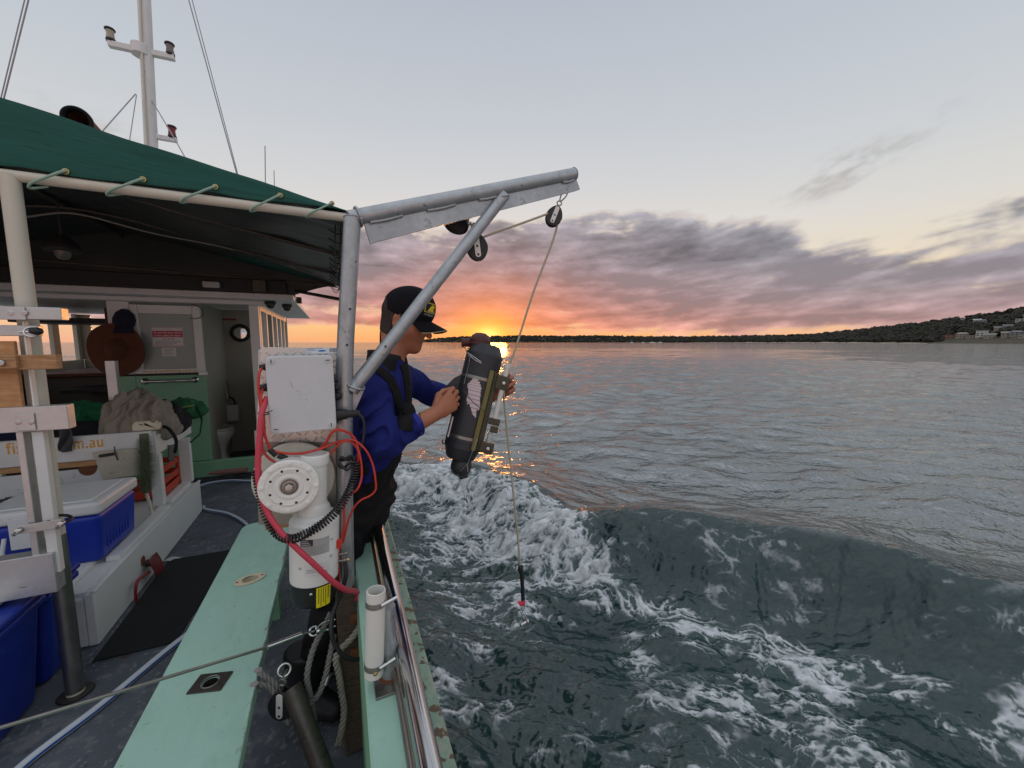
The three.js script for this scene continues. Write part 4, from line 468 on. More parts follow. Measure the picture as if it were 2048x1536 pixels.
// ---------- canopy over the aft deck ----------
{
  const zA = -2.25, T = thing('canopy', 'dark green canvas canopy laced to a pale pipe frame', 'canopy', [-1.6, 2.2, -3.5]);
  const weave = tex(512, 512, (u, v, c) => { const q = 10 * bigT(u, v) + 8 * midT(u, v) + 5 * fineT(u, v) + 3 * Math.sin(u * 800) * Math.sin(v * 800), s = 26 * sstep(0.3, 0.5, spotT(u, v)); c[0] = 14 + q * 0.5 - s * 0.2; c[1] = 78 + q - s; c[2] = 68 + q - s; });
  const canvas = mat(lin(1, 1, 1), 0.8, 0, { map: weave, bumpMap: grainBump, bumpScale: 0.002 });
  const eaveX = 0.13, ridgeX = -1.75, ridgeY = 2.6, eaveY = 2.2, zF = -5.0;
  const prof = x => { const t = (eaveX - x) / (eaveX - ridgeX); return x >= ridgeX ? eaveY + (ridgeY - eaveY) * t * (1 + 0.06 * (1 - t)) : eaveY + (ridgeY - eaveY) * (1 - (ridgeX - x) / 1.75); };
  const sag = (x, z) => -0.035 * Math.sin(Math.PI * clamp((zA - z) / (zA - zF))) * Math.sin(Math.PI * clamp((eaveX - x) / 1.88)) + 0.012 * noise(x * 3, z * 3) + 0.008 * noise(x * 1.3, z * 9);
  part('roof_cloth', sheet((u, v) => { const x = eaveX - 3.5 * u, z = zA + (zF - zA) * v; return V3(x, prof(x) + sag(x, z) - 0.16 * v * v * sstep(0.3, 0.0, Math.abs(u - 0.2)) * 0.2, z); }, 60, 30, 0.004), canvas, T);
  part('end_cloth', sheet((u, v) => { const x = eaveX - 3.5 * u, y1 = prof(x) + sag(x, zA), y0 = 2.215 + 0.02 * Math.sin(u * 40) * 0.2 - 0.006 * Math.abs(Math.sin(u * 3.1416 * 12)); return V3(x, lerp(Math.min(y0, y1 - 0.004), y1, v), zA + 0.004 + 0.014 * (1 - v) + 0.006 * noise(x * 4, v * 2)); }, 80, 12, 0.004), canvas, T, 'green canvas gable end with eyelets');
  part('side_flap', sheet((u, v) => { const z = zA + (zF - zA) * u; return V3(eaveX + 0.012 * noise(z * 5, v * 2) - 0.02 * v, eaveY - 0.01 - (0.05 + 0.1 * u) * v, z); }, 40, 6, 0.003), canvas, T);
  const shade_lining = mat(lin(0.017, 0.027, 0.026), 0.42, 0, { bumpMap: grainBump, bumpScale: 0.002 });  // coated underside and curtains; the unlit shade below the canopy is in this colour
  part('shade_lining', sheet((u, v) => { const x = eaveX - 0.01 - 3.45 * u, z = zA - 0.02 + (zF - zA + 0.02) * v; return V3(x, prof(x) + sag(x, z) - 0.02 + 0.006 * noise(x * 2, z * 14), z); }, 60, 60, 0.003), shade_lining, T, 'dark coated underside of the canopy cloth with shade in its colour');
  part('front_curtain', sheet((u, v) => { const x = eaveX - 0.05 - 3.4 * u, y1 = prof(x) + 0.012, y0 = lerp(2.18, 2.03, sstep(0, 0.18, u)); return V3(x, lerp(y0, y1, v), zF + 0.012 + 0.012 * noise(x * 6, v) * (1 - v)); }, 50, 6, 0.003), shade_lining, T);
  part('port_curtain', sheet((u, v) => V3(-3.32, lerp(1.5, 2.3, v), zA + 0.02 + (zF - zA) * u), 10, 4, 0.003), shade_lining, T);
  const under = mat(lin(0.6, 0.58, 0.5), 0.45);
  part('aft_pipe', rod(V3(eaveX - 0.02, 2.18, zA), V3(-3.3, 2.2, zA), 0.021), MAT.cream, T, 'cream painted pipe along the canopy edge');
  part('side_pipe', rod(V3(eaveX - 0.03, 2.17, zA), V3(eaveX - 0.06, 2.19, zF), 0.017), MAT.darkSteel, T); part('front_pipe', rod(V3(eaveX - 0.06, 2.185, zF), V3(-3.2, 2.3, zF), 0.017), MAT.darkSteel, T); part('ridge_pole', rod(V3(ridgeX, ridgeY - 0.035, zA - 0.05), V3(ridgeX, ridgeY - 0.06, zF), 0.02), MAT.darkSteel, T);
  for (const z of [-3.2, -4.1]) part('roof_hoop', tube([V3(eaveX - 0.04, 2.175, z), V3(-0.7, prof(-0.7) - 0.055, z), V3(ridgeX, ridgeY - 0.07, z), V3(-2.6, prof(-2.6) - 0.05, z), V3(-3.3, 2.18, z)], 0.014, 40), MAT.darkSteel, T);
  // lacing cords: eyelet in the cloth, round the pipe
  const cord = mat(lin(0.28, 0.42, 0.34), 0.8);
  for (const [ex, ey, bx, by] of [[130, 342, 60, 368], [285, 358, 217, 383], [430, 373, 365, 398], [560, 390, 505, 416], [664, 406, 617, 428], [-40, 330, -100, 352]]) { const e = onZ(ex, ey, zA + 0.03), b = onZ(bx, by, zA + 0.026); const k = part('lacing_cord', tube([e.clone().add(V3(0, 0, -0.02)), e, e.clone().lerp(b, 0.5).add(V3(0, -0.004, 0.012)), b, b.clone().add(V3(-0.012, -0.01, -0.02)), b.clone().add(V3(0.03, 0.01, -0.045))], 0.005, 40, 8), cord, T); part('eyelet', ring(e.clone().add(V3(0, 0, -0.004)), EZ, 0.009, 0.003, 18, 6), MAT.brass, k); }
  // gathered lacing down the starboard eave
  const dk = mat(lin(0.015, 0.02, 0.02), 0.85); const lines = []; for (let i = 0; i < 13; i++) { const z = zA - 0.1 - i * 0.2; lines.push(tube([V3(eaveX - 0.01, 2.17, z), V3(eaveX - 0.06, 2.13 - 0.004 * i, z - 0.05), V3(eaveX - 0.12, 2.16, z - 0.1)], 0.004, 10, 5)); } part('eave_lacing', join(lines), dk, T);
  for (const o of [0.06, 0.085]) part('hanging_strap', tube([V3(eaveX - o, 2.17, zA - 0.12), V3(eaveX - o - 0.01, 2.0, zA - 0.13), V3(eaveX - o, 1.86, zA - 0.14)], 0.004, 16, 6), dk, T);
  single('ridge_rope', tube([onZ(50, 434, -3.4), onZ(140, 426, -3.5), onZ(300, 465, -3.7), onZ(470, 500, -4.1), onZ(680, 566, -4.7)], 0.006, 60, 6), mat(lin(0.3, 0.27, 0.23), 0.9), 'thin rope strung under the canopy roof', 'rope');
  const la = onZ(125, 500, -4.0), L = thing('deck_lamp', 'small lamp hanging under the dark canopy roof', 'lamp', la); part('shade', lathe([[0.03, 0.1], [0.09, 0.04], [0.1, 0], [0.095, -0.012], [0.05, -0.01]], la, EY, 28), mat(lin(0.03, 0.03, 0.03), 0.6), L); part('stem', rod(la.clone().add(V3(0, 0.1, 0)), la.clone().add(V3(0, 0.42, 0)), 0.008), MAT.darkSteel, L); part('globe', lathe([[0, -0.07], [0.03, -0.06], [0.045, -0.03], [0.045, 0]], la, EY, 20), mat(lin(0.15, 0.14, 0.12), 0.3), L);
  const s0 = onZ(570, 578, -5.2), s1 = onX(682, 599, 0.1); single('outrigger_pipe', rod(s0, s1.set(0.1, s1.y, Math.max(s1.z, -5.2)), 0.017), MAT.darkSteel, 'dark pipe reaching from cabin roof out to the davit', 'pipe');
}
// ---------- pole at the canopy's aft corner with its rack of aluminium channels ----------
{
  const x = -1.1, z = -2.25, T = thing('canopy_pole', 'tall weathered pole holding up the canopy edge', 'pole', [x, 0, z]);
  part('pole', rod(V3(x, 0.006, z), V3(x, 2.19, z), 0.03, 0.029, 28), MAT.cream, T); part('base_plate', lathe([[0, 0.006], [0.055, 0.006], [0.06, 0], [0.04, 0.0]], V3(x, 0.004, z), EY, 28), MAT.darkSteel, T);
  part('pole_sleeve', rod(V3(x, 0.02, z), V3(x, 0.74, z), 0.0306, 0.0304, 28, false), MAT.steelDull, T, 'dull bare metal lower part of the pole');
}
{
  const zr = -2.17, T = thing('rod_rack', 'rack of white aluminium channels and timber bolted to the canopy pole', 'rack', [-1.2, 0.5, zr]);
  const ch = (px0, px1, py0, py1, name, m, z0 = zr, d = 0.05, label) => { const a = onZ(px0, py0, z0), b = onZ(px1, py1, z0); return part(name, box(a.x, b.x, Math.min(a.y, b.y), Math.max(a.y, b.y), z0 - d, z0, 0.003), m, T, label); };
  const arms = [ch(-160, 124, 608, 640, 'cross_arm', MAT.alu, zr + 0.02), ch(-160, 139, 824, 858, 'cross_arm', MAT.alu, zr + 0.02), ch(-160, 115, 1148, 1184, 'cross_arm', MAT.alu, zr + 0.02, 0.06)];
  for (const [px, py] of [[23, 626], [50, 626], [38, 844], [64, 844]]) { const p = onZ(px, py, zr + 0.021); part('bolt', boltHead(p, EZ, 0.011, 0.007), MAT.bolt, T); }
  ch(-10, 52, 612, 640, 'splice_plate', MAT.alu, zr + 0.026, 0.005); ch(30, 72, 828, 860, 'splice_plate', MAT.alu, zr + 0.026, 0.005);
  ch(30, 84, 862, 1150, 'upright', MAT.alu, zr + 0.012, 0.045); ch(86, 99, 862, 1148, 'upright_lip', MAT.white, zr + 0.004, 0.03);
  ch(-160, 78, 648, 672, 'cross_arm', MAT.alu, zr + 0.012, 0.03);
  ch(-160, 115, 712, 738, 'timber_batten', MAT.timber, zr + 0.04, 0.035); ch(-160, 34, 713, 737, 'timber_block', MAT.timber, zr + 0.062, 0.02); { const p = onZ(3, 726, zr + 0.064); part('bolt', boltHead(p, EZ, 0.013, 0.01), MAT.bolt, T); }
  ch(-160, 46, 682, 822, 'ply_panel', MAT.ply, zr + 0.0, 0.018); ch(48, 66, 642, 822, 'white_batten', MAT.whiteClean, zr + 0.006, 0.025);
  { const p = onZ(62, 664, zr + 0.05); part('shackle', join([ring(p, V3(0.2, 0.3, 1), 0.018, 0.004, 22), rod(p.clone().add(V3(-0.03, 0, 0)), p.clone().add(V3(0.01, 0, 0)), 0.005)]), MAT.steel, T); const b = onZ(72, 662, zr + 0.05); part('rubber_bobbin', lathe([[0, 0.012], [0.016, 0.01], [0.02, 0], [0.016, -0.01], [0, -0.012]], b, V3(0.3, 1, 0.2), 20), MAT.black, T); }
  // strap clamp round the upright and the pole
  const c0 = onZ(40, 1060, zr + 0.026), c1 = onZ(125, 1046, zr + 0.026); part('strap_clamp', bar(c0, c1, 0.003, 0.035, EY), MAT.alu, T); for (const c of [c0, c1]) part('clamp_bolt', join([rod(c.clone().add(V3(0, 0, -0.01)), c.clone().add(V3(0, -0.005, 0.035)), 0.006), boltHead(c.clone().add(V3(0, 0, 0.006)), EZ, 0.012, 0.01)]), MAT.steel, T);
  part('rubber_tie', ring(onZ(120, 1038, zr - 0.02), V3(0.3, 1, 0.1), 0.032, 0.006, 24), MAT.black, T);
}
// ---------- mast with its lamps, stays, exhaust and whip aerials ----------
{
  const zm = -6.6, b = onZ(292, 330, zm), t = onZ(268, -420, zm), T = thing('mast', 'pale painted mast with cross arms and signal lamps', 'mast', [b.x, 2.05, zm]), k = (px, py, dz = 0) => onZ(px, py, zm + dz);
  const base = b.clone(); base.y = 2.06; part('pole', rod(base, t, 0.072, 0.06, 22), MAT.white, T); part('cable_run', tube([base.clone().add(V3(0.02, 0, 0.085)), k(286, 150, 0.08), t.clone().add(V3(0.01, -0.1, 0.072))], 0.012, 30, 7), MAT.cream, T);
  part('cross_arm', bar(k(217, 88), k(349, 116), 0.07, 0.06), MAT.white, T); part('arm_collar', rod(k(283, 92).add(V3(0, 0, 0)), k(283, 112), 0.1, 0.1), MAT.white, T); part('lower_arm', bar(k(290, 270), k(354, 281), 0.06, 0.05), MAT.white, T);
  const lampAt = (px, py, dome, n) => { const p = k(px, py); const L = part('signal_lamp', join([lathe([[0, 0], [0.042, 0], [0.046, 0.012], [0.046, 0.03], [0.038, 0.034]], p, EY, 22), lathe([[0.036, 0.125], [0.05, 0.127], [0.052, 0.137], [0.044, 0.148], [0, 0.15]], p, EY, 22)]), MAT.black, T, n); part('lens', lathe([[0.038, 0.034], [0.04, 0.06], [0.034, 0.082], [0.04, 0.108], [0.038, 0.125]], p, EY, 22), dome, L); };
  lampAt(222, 84, mat(lin(0.36, 0.32, 0.24), 0.25), 'lamp with pale lens'); lampAt(341, 112, mat(lin(0.16, 0.13, 0.12), 0.25), 'lamp with smoky lens'); lampAt(345, 277, mat(lin(0.2, 0.008, 0.02), 0.25), 'lamp with red lens');
  const wire = mat(lin(0.32, 0.32, 0.33), 0.5, 0.6);
  const stay = (pts, label, r = 0.006) => single('stay_wire', tube(pts, r, 12, 6), wire, label, 'wire');
  stay([k(271, 188), onZ(200, 268, zm + 0.8)], 'thin stay slanting down from mast toward the exhaust', 0.006); stay([k(273, 190), onZ(258, 288, zm + 0.5)], 'short steep stay close beside the mast', 0.005); stay([k(297, 190), onZ(340, 262, zm + 0.3), onZ(372, 318, zm + 0.6)], 'stay passing behind the red lamp', 0.006);
  const zs = -4.6; stay([onZ(262, -420, zs), onZ(372, -20, zs), onZ(474, 350, zs)], 'right hand wire of the long pair rising past the canopy', 0.005); stay([onZ(274, -420, zs), onZ(379, -20, zs), onZ(476, 350, zs)], 'inner wire twin of the long pair rising past the canopy', 0.004);
  stay([onZ(162, -420, zs), onZ(62, -20, zs), onZ(4, 212, zs)], 'slack wire pair member above the canopy peak', 0.005); stay([onZ(151, -420, zs), onZ(54, -20, zs), onZ(-2, 212, zs)], 'outer wire twin above the canopy peak', 0.004);
  const e0 = onZ(155, 240, -4.6), e1 = onZ(215, 285, -5.6); const E = thing('exhaust_pipe', 'rusty exhaust pipe with sooty mouth above the canopy', 'exhaust pipe', e1); part('pipe', rod(e1.clone().add(V3(0.2, -0.4, -0.3)), e0, 0.085, 0.085, 30, false), MAT.rust, E); const ed = e0.clone().sub(e1).normalize(); part('mouth', lathe([[0.084, 0], [0.095, -0.02], [0.097, 0.02], [0.09, 0.03], [0.07, 0.02], [0.068, -0.25], [0, -0.26]], e0, ed, 30), mat(lin(0.01, 0.009, 0.009), 0.9), E);
  single('whip_aerial', tube([onZ(531, 385, -6.2), onZ(530, 292, -6.2)], 0.006, 8, 6), mat(lin(0.3, 0.3, 0.3), 0.5), 'tall thin whip aerial rising behind the canopy', 'aerial'); single('whip_aerial', tube([onZ(549, 385, -6.2), onZ(548, 341, -6.2)], 0.005, 8, 6), mat(lin(0.3, 0.3, 0.3), 0.5), 'short thin whip aerial beside the taller one', 'aerial');
}
// ---------- davit at the gunwale ----------
const DZ = -1.5;
const D3 = (px, py, z = DZ) => onZ(px, py, z);
const PT = D3(705, 436), boomTip = onZ(1148, 348, -1.62);
{
  const T = thing('davit', 'galvanised pipe davit with braced boom reaching out over the water', 'davit', [0.02, 0, DZ]);
  const post = [D3(693, 1172), D3(690, 1017), D3(689, 850), D3(691, 690), D3(698, 560), PT.clone()];
  part('post', tube(post, 0.028, 60, 26), MAT.galv, T);
  const bd = boomTip.clone().sub(PT).normalize(), b0 = PT.clone().addScaledVector(bd, -0.012);
  part('boom', tube([b0, b0.clone().lerp(boomTip, 0.5), boomTip], 0.0265, 24, 26), MAT.galv, T);
  const up = V3(0, 1, 0).addScaledVector(bd, -bd.y).normalize(), L = boomTip.distanceTo(PT);
  const web = part('web_plate', plate([[0.03, -0.02], [L + 0.004, -0.022], [L + 0.012, -0.07], [L - 0.02, -0.073], [0.045, -0.092], [0.025, -0.094]], PT, bd, up, 0.008, 0.001), MAT.galv, T);
  const n = bd.clone().cross(up).normalize(); if (n.z < 0) n.negate();
  for (const [s, w] of [[0.11, 0.12], [0.33, 0.12], [0.55, 0.1], [L - 0.05, 0.07]]) part('weld_tab', tube([PT.clone().addScaledVector(bd, s - w / 2).addScaledVector(up, -0.026).addScaledVector(n, 0.008), PT.clone().addScaledVector(bd, s).addScaledVector(up, -0.029).addScaledVector(n, 0.01), PT.clone().addScaledVector(bd, s + w / 2).addScaledVector(up, -0.026).addScaledVector(n, 0.008)], 0.006, 14, 8), MAT.galv, web);
  const br0 = D3(703, 782, DZ + 0.012), bs = (() => { let b = 0, e = 1e9; for (let k = 0.4; k < 0.9; k += 0.004) { const q = PT.clone().addScaledVector(bd, k).project(camera), d = Math.abs(1024 + q.x * 1024 - 1002); if (d < e) { e = d; b = k; } } return b; })(), br1 = PT.clone().addScaledVector(bd, bs).addScaledVector(up, -0.03).addScaledVector(n, 0.012);
  part('brace', tube([br0, br0.clone().lerp(br1, 0.5), br1], 0.0235, 24, 24), MAT.galv, T);
  // welds: beads round the joints
  const bd2 = br1.clone().sub(br0).normalize(); for (const [c, ax, r] of [[br0.clone().addScaledVector(bd2, 0.02), V3(0.35, 0.94, 0.1), 0.03], [br1.clone().addScaledVector(bd2, -0.012), up, 0.026], [PT.clone().addScaledVector(bd, 0.02), bd, 0.031]]) { const q = []; const k = ax.clone().normalize(), a = V3(0, 0, 1).addScaledVector(k, -k.z).normalize(), b = k.clone().cross(a); for (let i = 0; i < 40; i++) { const t = i / 40 * 6.2832, rr = r * (1 + 0.03 * Math.sin(i * 2.4)); q.push(c.clone().addScaledVector(a, rr * Math.cos(t)).addScaledVector(b, rr * Math.sin(t))); } part('weld_bead', tube(q, 0.0045, 90, 6, true), MAT.galv, T); }
  part('gusset', plate([[0, 0], [0.05, 0.11], [0.045, 0.13], [0.03, 0.11], [0, 0.13]].map(p => [p[0], p[1]]), D3(703, 838, DZ - 0.004), EX, EY, 0.007, 0.001), MAT.galv, T);
  for (const [px, py] of [[700, 618], [694, 690], [771, 693]]) part('drilled_hole', lathe([[0, 0.0005], [0.0035, 0.0005], [0.004, 0]], D3(px, py, DZ + (px > 720 ? 0.034 : 0.0305)), EZ, 12), MAT.black, T);
  part('top_cap', lathe([[0, 0.006], [0.026, 0.005], [0.0305, 0]], PT, V3(0.03, 1, 0), 24), MAT.galv, T);
  part('boom_end_cap', lathe([[0, 0.004], [0.024, 0.003], [0.0285, 0]], boomTip, bd, 24), MAT.galv, T);
  // flat leg bar and weathered timber post below
  part('leg_bar', bar(D3(694, 1180, DZ + 0.03), D3(691, 985, DZ + 0.03), 0.034, 0.008, EZ), MAT.galv, T);
  const w0 = D3(706, 1462), w1 = D3(691, 1172); part('timber_post', bar(V3(w0.x + 0.004, 0.004, DZ), V3(w1.x, 0.66, DZ), 0.072, 0.072, EZ, 0.008), MAT.oldWood, T, 'dark weathered timber post');
  for (const [px, py] of [[757, 1240], [757, 1310]]) { const q = onZ(px, py, DZ + 0.04), s = onZ(700, py, DZ + 0.04); part('iron_strap', bar(s, V3(0.075, s.y, q.z), 0.004, 0.042, EY), MAT.rust, T); }
  // tread plate panel carrying the control box and winch
  const tread = (() => { const f = (u, v) => { let m = 0; for (const [cx, cy, a] of [[0.25, 0.25, 0.785], [0.75, 0.75, 0.785], [0.75, 0.25, -0.785], [0.25, 0.75, -0.785]]) { const dx = u - cx, dy = v - cy, p = dx * Math.cos(a) + dy * Math.sin(a), q = -dx * Math.sin(a) + dy * Math.cos(a); m = Math.max(m, sstep(1, 0.55, Math.hypot(p / 0.22, q / 0.07))); } return m; }; return tex(256, 256, (u, v, c) => { c[0] = c[1] = c[2] = 40 + 190 * f(u, v); }, false); })();
  const treadM = mat(lin(0.62, 0.6, 0.56), 0.36, 0.75, { bumpMap: sized(tread, 0.05), bumpScale: 0.0025 });
  const zP = DZ - 0.02; const A = D3(521, 694, zP), B = D3(689, 696, zP), C = D3(690, 884, zP), E = D3(512, 884, zP);
  const poly = q => q.map(p => [p.x, p.y]);
  const pan = part('tread_plate', plate(poly([A, E, C, B]), V3(0, 0, zP), EX, EY, 0.004, 0.001), treadM, T, 'aluminium tread plate panel'); boxUV(pan.geometry);
  const A2 = D3(508, 862, zP), B2 = D3(690, 862, zP), C2 = D3(692, 1050, zP), E2 = D3(517, 1050, zP), pan2 = part('winch_panel', plate(poly([A2, E2, C2, B2]), V3(0, 0, zP - 0.006), EX, EY, 0.006, 0.001), MAT.steelDull, T); 
  part('backing_board', box(A2.x + 0.01, B2.x - 0.005, E2.y - 0.03, A2.y - 0.1, zP - 0.04, zP - 0.011), MAT.timber, T);
  for (const px of [524, 684]) { const a = D3(px, 700, zP - 0.02), b = D3(px + 3, 1048, zP - 0.02); if (px < 600) part('frame_bar', bar(a, b, 0.02, 0.02, EZ), MAT.alu, T); }
  // maker's label with bar code
  const lt = printCanvas(512, 80, (k, W, H) => { k.fillStyle = '#d8dde2'; k.fillRect(0, 0, W, H); k.fillStyle = '#2a3f66'; k.fillRect(6, 6, 200, 6); k.font = '15px sans-serif'; k.fillRect(6, 22, 90, 5); k.fillRect(6, 36, 120, 5); k.fillRect(6, 58, 50, 5); k.fillStyle = '#3d6fb4'; k.beginPath(); k.ellipse(190, 44, 52, 13, 0, 0, 7); k.fill(); k.fillStyle = '#222'; let x = 290; const r = rng(4); while (x < 498) { const w = 2 + 6 * r(); k.fillRect(x, 10, w, 52); x += w + 2 + 5 * r(); } });
  const lc = D3(654, 701, zP + 0.004), [lg, lm] = card(lc, EX, EY, 0.125, 0.02, 0.001, lt); part('asset_label', lg, lm, T);
}
// grey enclosure
{
  const z0 = DZ - 0.017, zf = -1.42, a = D3(531, 712, zf), b = D3(667, 711, zf), c = D3(672, 860, zf), d = D3(539, 868, zf);
  const ctr = a.clone().add(b).add(c).add(d).multiplyScalar(0.25), w = (b.x - a.x + c.x - d.x) / 2, h = (a.y - d.y + b.y - c.y) / 2, ang = Math.atan2(b.y - a.y, b.x - a.x) * 0.5 + 0.01;
  const T = thing('control_box', 'pale grey electrical enclosure bolted to the davit panel', 'control box', ctr), ex = V3(Math.cos(ang), Math.sin(ang), 0), ey = V3(-Math.sin(ang), Math.cos(ang), 0), at2 = (x, y, z) => ctr.clone().addScaledVector(ex, x).addScaledVector(ey, y).setZ(z);
  const pt = tex(512, 512, (u, v, k) => { const q = 5 * bigT(u, v) + 4 * midT(u, v); let r = [196 + q, 200 + q, 202 + q]; const scr = sstep(0.42, 0.6, scrT(v, u) * (0.7 + 0.7 * midT(v, u))) * 0.25; r = mix3(r, [120, 118, 115], scr); const m1 = Math.abs((u - 0.42) * 0.35 + (v - 0.55)) < 0.0025 && u > 0.4 && u < 0.47 ? 0.6 : 0; const m2 = Math.abs((u - 0.36) * 2.4 + (v - 0.61)) < 0.008 && u > 0.335 && u < 0.37 ? 0.7 : 0; r = mix3(r, [92, 70, 48], Math.max(m1, m2)); const bx = Math.max(Math.abs(u - 0.52) / 0.05, Math.abs(v - 0.46) / 0.035); if (bx > 0.94 && bx < 1.0) r = mix3(r, [140, 138, 134], 0.7); r = mix3(r, [110, 105, 98], 0.5 * sstep(0.55, 0.62, spotT(u, v) + 0.3 * midT(u, v))); k[0] = r[0]; k[1] = r[1]; k[2] = r[2]; });
  const gm = mat(lin(0.52, 0.54, 0.55), 0.5);
  part('enclosure_body', plate(roundRect(w * 0.985, h * 0.985, 0.012), at2(0, 0, (z0 + zf - 0.022) / 2), ex, ey, zf - 0.022 - z0, 0.003), gm, T);
  const lid = plate(roundRect(w, h, 0.014), at2(0, 0, zf - 0.01), ex, ey, 0.02, 0.004); { const p = lid.attributes.position, uv = lid.attributes.uv; for (let i = 0; i < p.count; i++) { const q = V3(p.getX(i), p.getY(i), p.getZ(i)).sub(ctr); uv.setXY(i, q.dot(ex) / w + 0.5, q.dot(ey) / h + 0.5); } }
  part('lid', lid, mat(lin(1, 1, 1), 0.45, 0, { map: pt }), T);
  [[-1, 1, 0], [1, 1, 1], [-1, -1, 1], [1, -1, 0]].forEach(([sx, sy, q]) => { const p = at2(sx * (w / 2 - 0.016), sy * (h / 2 - 0.016), zf + 0.0002); const s = part('corner_screw', lathe([[0, 0.002], [0.009, 0.002], [0.0105, 0]], p, EZ, 22), gm, T); part('slot', box(p.x - (q ? 0.006 : 0.0014), p.x + (q ? 0.006 : 0.0014), p.y - (q ? 0.0014 : 0.006), p.y + (q ? 0.0014 : 0.006), zf + 0.002, zf + 0.0028, 0.0003), MAT.black, s); });
  const gl = (py, sx, r = 0.011, len = 0.022) => { const p = at2(sx * w / 2, 0, -1.46); p.y = onZ(530, py, -1.46).y; return part('cable_gland', lathe([[0, len], [r * 0.75, len], [r * 0.8, len * 0.55], [r, len * 0.5], [r, 0], [0, 0]], p, V3(sx, 0, 0), 14), MAT.black, T); };
  gl(734, -1); gl(775, -1, 0.013, 0.026); gl(800, 1, 0.014, 0.02); gl(782, 1, 0.012, 0.016); gl(765, 1, 0.01, 0.012);
  // plug on the right with its black lead
  const pp = at2(w / 2 + 0.002, 0, -1.45); pp.y = onZ(690, 829, -1.45).y; const pl = part('plug', lathe([[0.02, 0], [0.02, 0.018], [0.017, 0.02], [0.017, 0.032], [0.013, 0.034], [0.012, 0.066], [0.009, 0.075], [0, 0.076]], pp, V3(1, 0.03, 0.05), 24), MAT.black, T);
}
const cz = (l, z) => l.map(q => onZ(q[0], q[1], q[2] ?? z));
const redC = mat(lin(0.52, 0.035, 0.02), 0.4), pinkC = mat(lin(0.52, 0.04, 0.07), 0.42), blackC = mat(lin(0.012, 0.012, 0.014), 0.4);
single('plug_lead', tube(cz([[716, 827], [726, 838], [729, 858], [725, 885], [718, 905], [708, 918]], -1.43), 0.0045, 50, 8), blackC, 'thin black lead drooping from the control box plug', 'cable');
single('thick_red_cable', tube(cz([[534, 795, -1.44], [524, 825, -1.41], [519, 880, -1.39], [516, 935, -1.38], [521, 985, -1.365], [535, 1025, -1.355], [560, 1062, -1.335], [592, 1095, -1.32], [630, 1130, -1.315], [668, 1165, -1.33], [693, 1180, -1.37], [710, 1183, -1.42], [717, 1190, -1.44], [714, 1198, -1.45]], -1.36), 0.0088, 120, 14), pinkC, 'thick crimson battery cable looping across the winch', 'cable');
single('red_wire', tube(cz([[526, 734, -1.46], [519, 745, -1.44], [517, 775, -1.43], [521, 810, -1.43], [524, 850, -1.42], [526, 900, -1.42], [540, 918, -1.42], [556, 926, -1.42], [570, 924, -1.44]], -1.42), 0.0042, 70, 8), redC, 'thin red wire dropping down the left of the control box', 'wire');
single('red_wire', tube(cz([[528, 775, -1.46], [522, 790, -1.43], [527, 830, -1.42], [531, 875, -1.42], [545, 900, -1.42], [566, 906, -1.42], [600, 907, -1.42], [640, 898, -1.43], [672, 885, -1.44], [696, 881, -1.44], [712, 893, -1.43], [718, 905, -1.42], [723, 935, -1.41], [722, 960, -1.4], [713, 980, -1.39], [695, 992, -1.39], [688, 1010, -1.4], [688, 1050, -1.4], [684, 1075, -1.41]], -1.42), 0.0042, 130, 8), redC, 'red wire running under the control box and round to the right', 'wire');
single('red_wire', tube(cz([[640, 897, -1.46], [652, 885, -1.44], [660, 870, -1.43], [672, 860, -1.42], [686, 861, -1.42], [703, 870, -1.43], [713, 885, -1.43], [717, 915, -1.42], [708, 940, -1.43]], -1.43), 0.0045, 60, 8), redC, 'red wire arching up over the winch head', 'wire');
single('red_wire', tube(cz([[657, 910, -1.44], [668, 900, -1.43], [682, 886, -1.42], [705, 880, -1.42], [728, 896, -1.41], [744, 925, -1.41], [751, 960, -1.4], [751, 980, -1.4], [741, 991, -1.4], [722, 1000, -1.4], [710, 1012, -1.4], [700, 1032, -1.4], [692, 1060, -1.41], [686, 1085, -1.42]], -1.42), 0.0034, 110, 8), redC, 'thin red wire swinging wide over the dark trousers', 'wire');
single('red_wire', tube(cz([[677, 1090, -1.42], [677, 1130, -1.42], [679, 1165, -1.43]], -1.42), 0.004, 30, 8), redC, 'short red wire below the red connector', 'wire');
single('red_connector', plate([[-0.012, -0.012], [0.008, -0.018], [0.014, 0.012], [-0.01, 0.016]], onZ(677, 1087, -1.4), EX, EY, 0.014, 0.002), redC, 'small red plastic connector beside the winch motor', 'connector');
for (const [px, py, t, w] of [[546, 905, 0.9, 'black tape round red wires left of the winch head'], [565, 914, 0.5, 'second black tape on red wires above the gear disc']]) { const p = onZ(px, py, -1.42), d = V3(Math.cos(t), -Math.sin(t), 0); single('wire_tape', lathe([[0.006, -0.014], [0.0085, -0.013], [0.0088, 0.013], [0.006, 0.014]], p, d, 14), MAT.black, w, 'tape'); }
single('cable_tie', join([ring(onZ(527, 827, -1.415), V3(0.15, 1, 0.1), 0.014, 0.0016, 22), tube(cz([[531, 826, -1.4], [545, 821, -1.395]], -1.4), 0.0013, 6, 5)]), MAT.black, 'black cable tie holding the cables beside the box', 'cable tie');
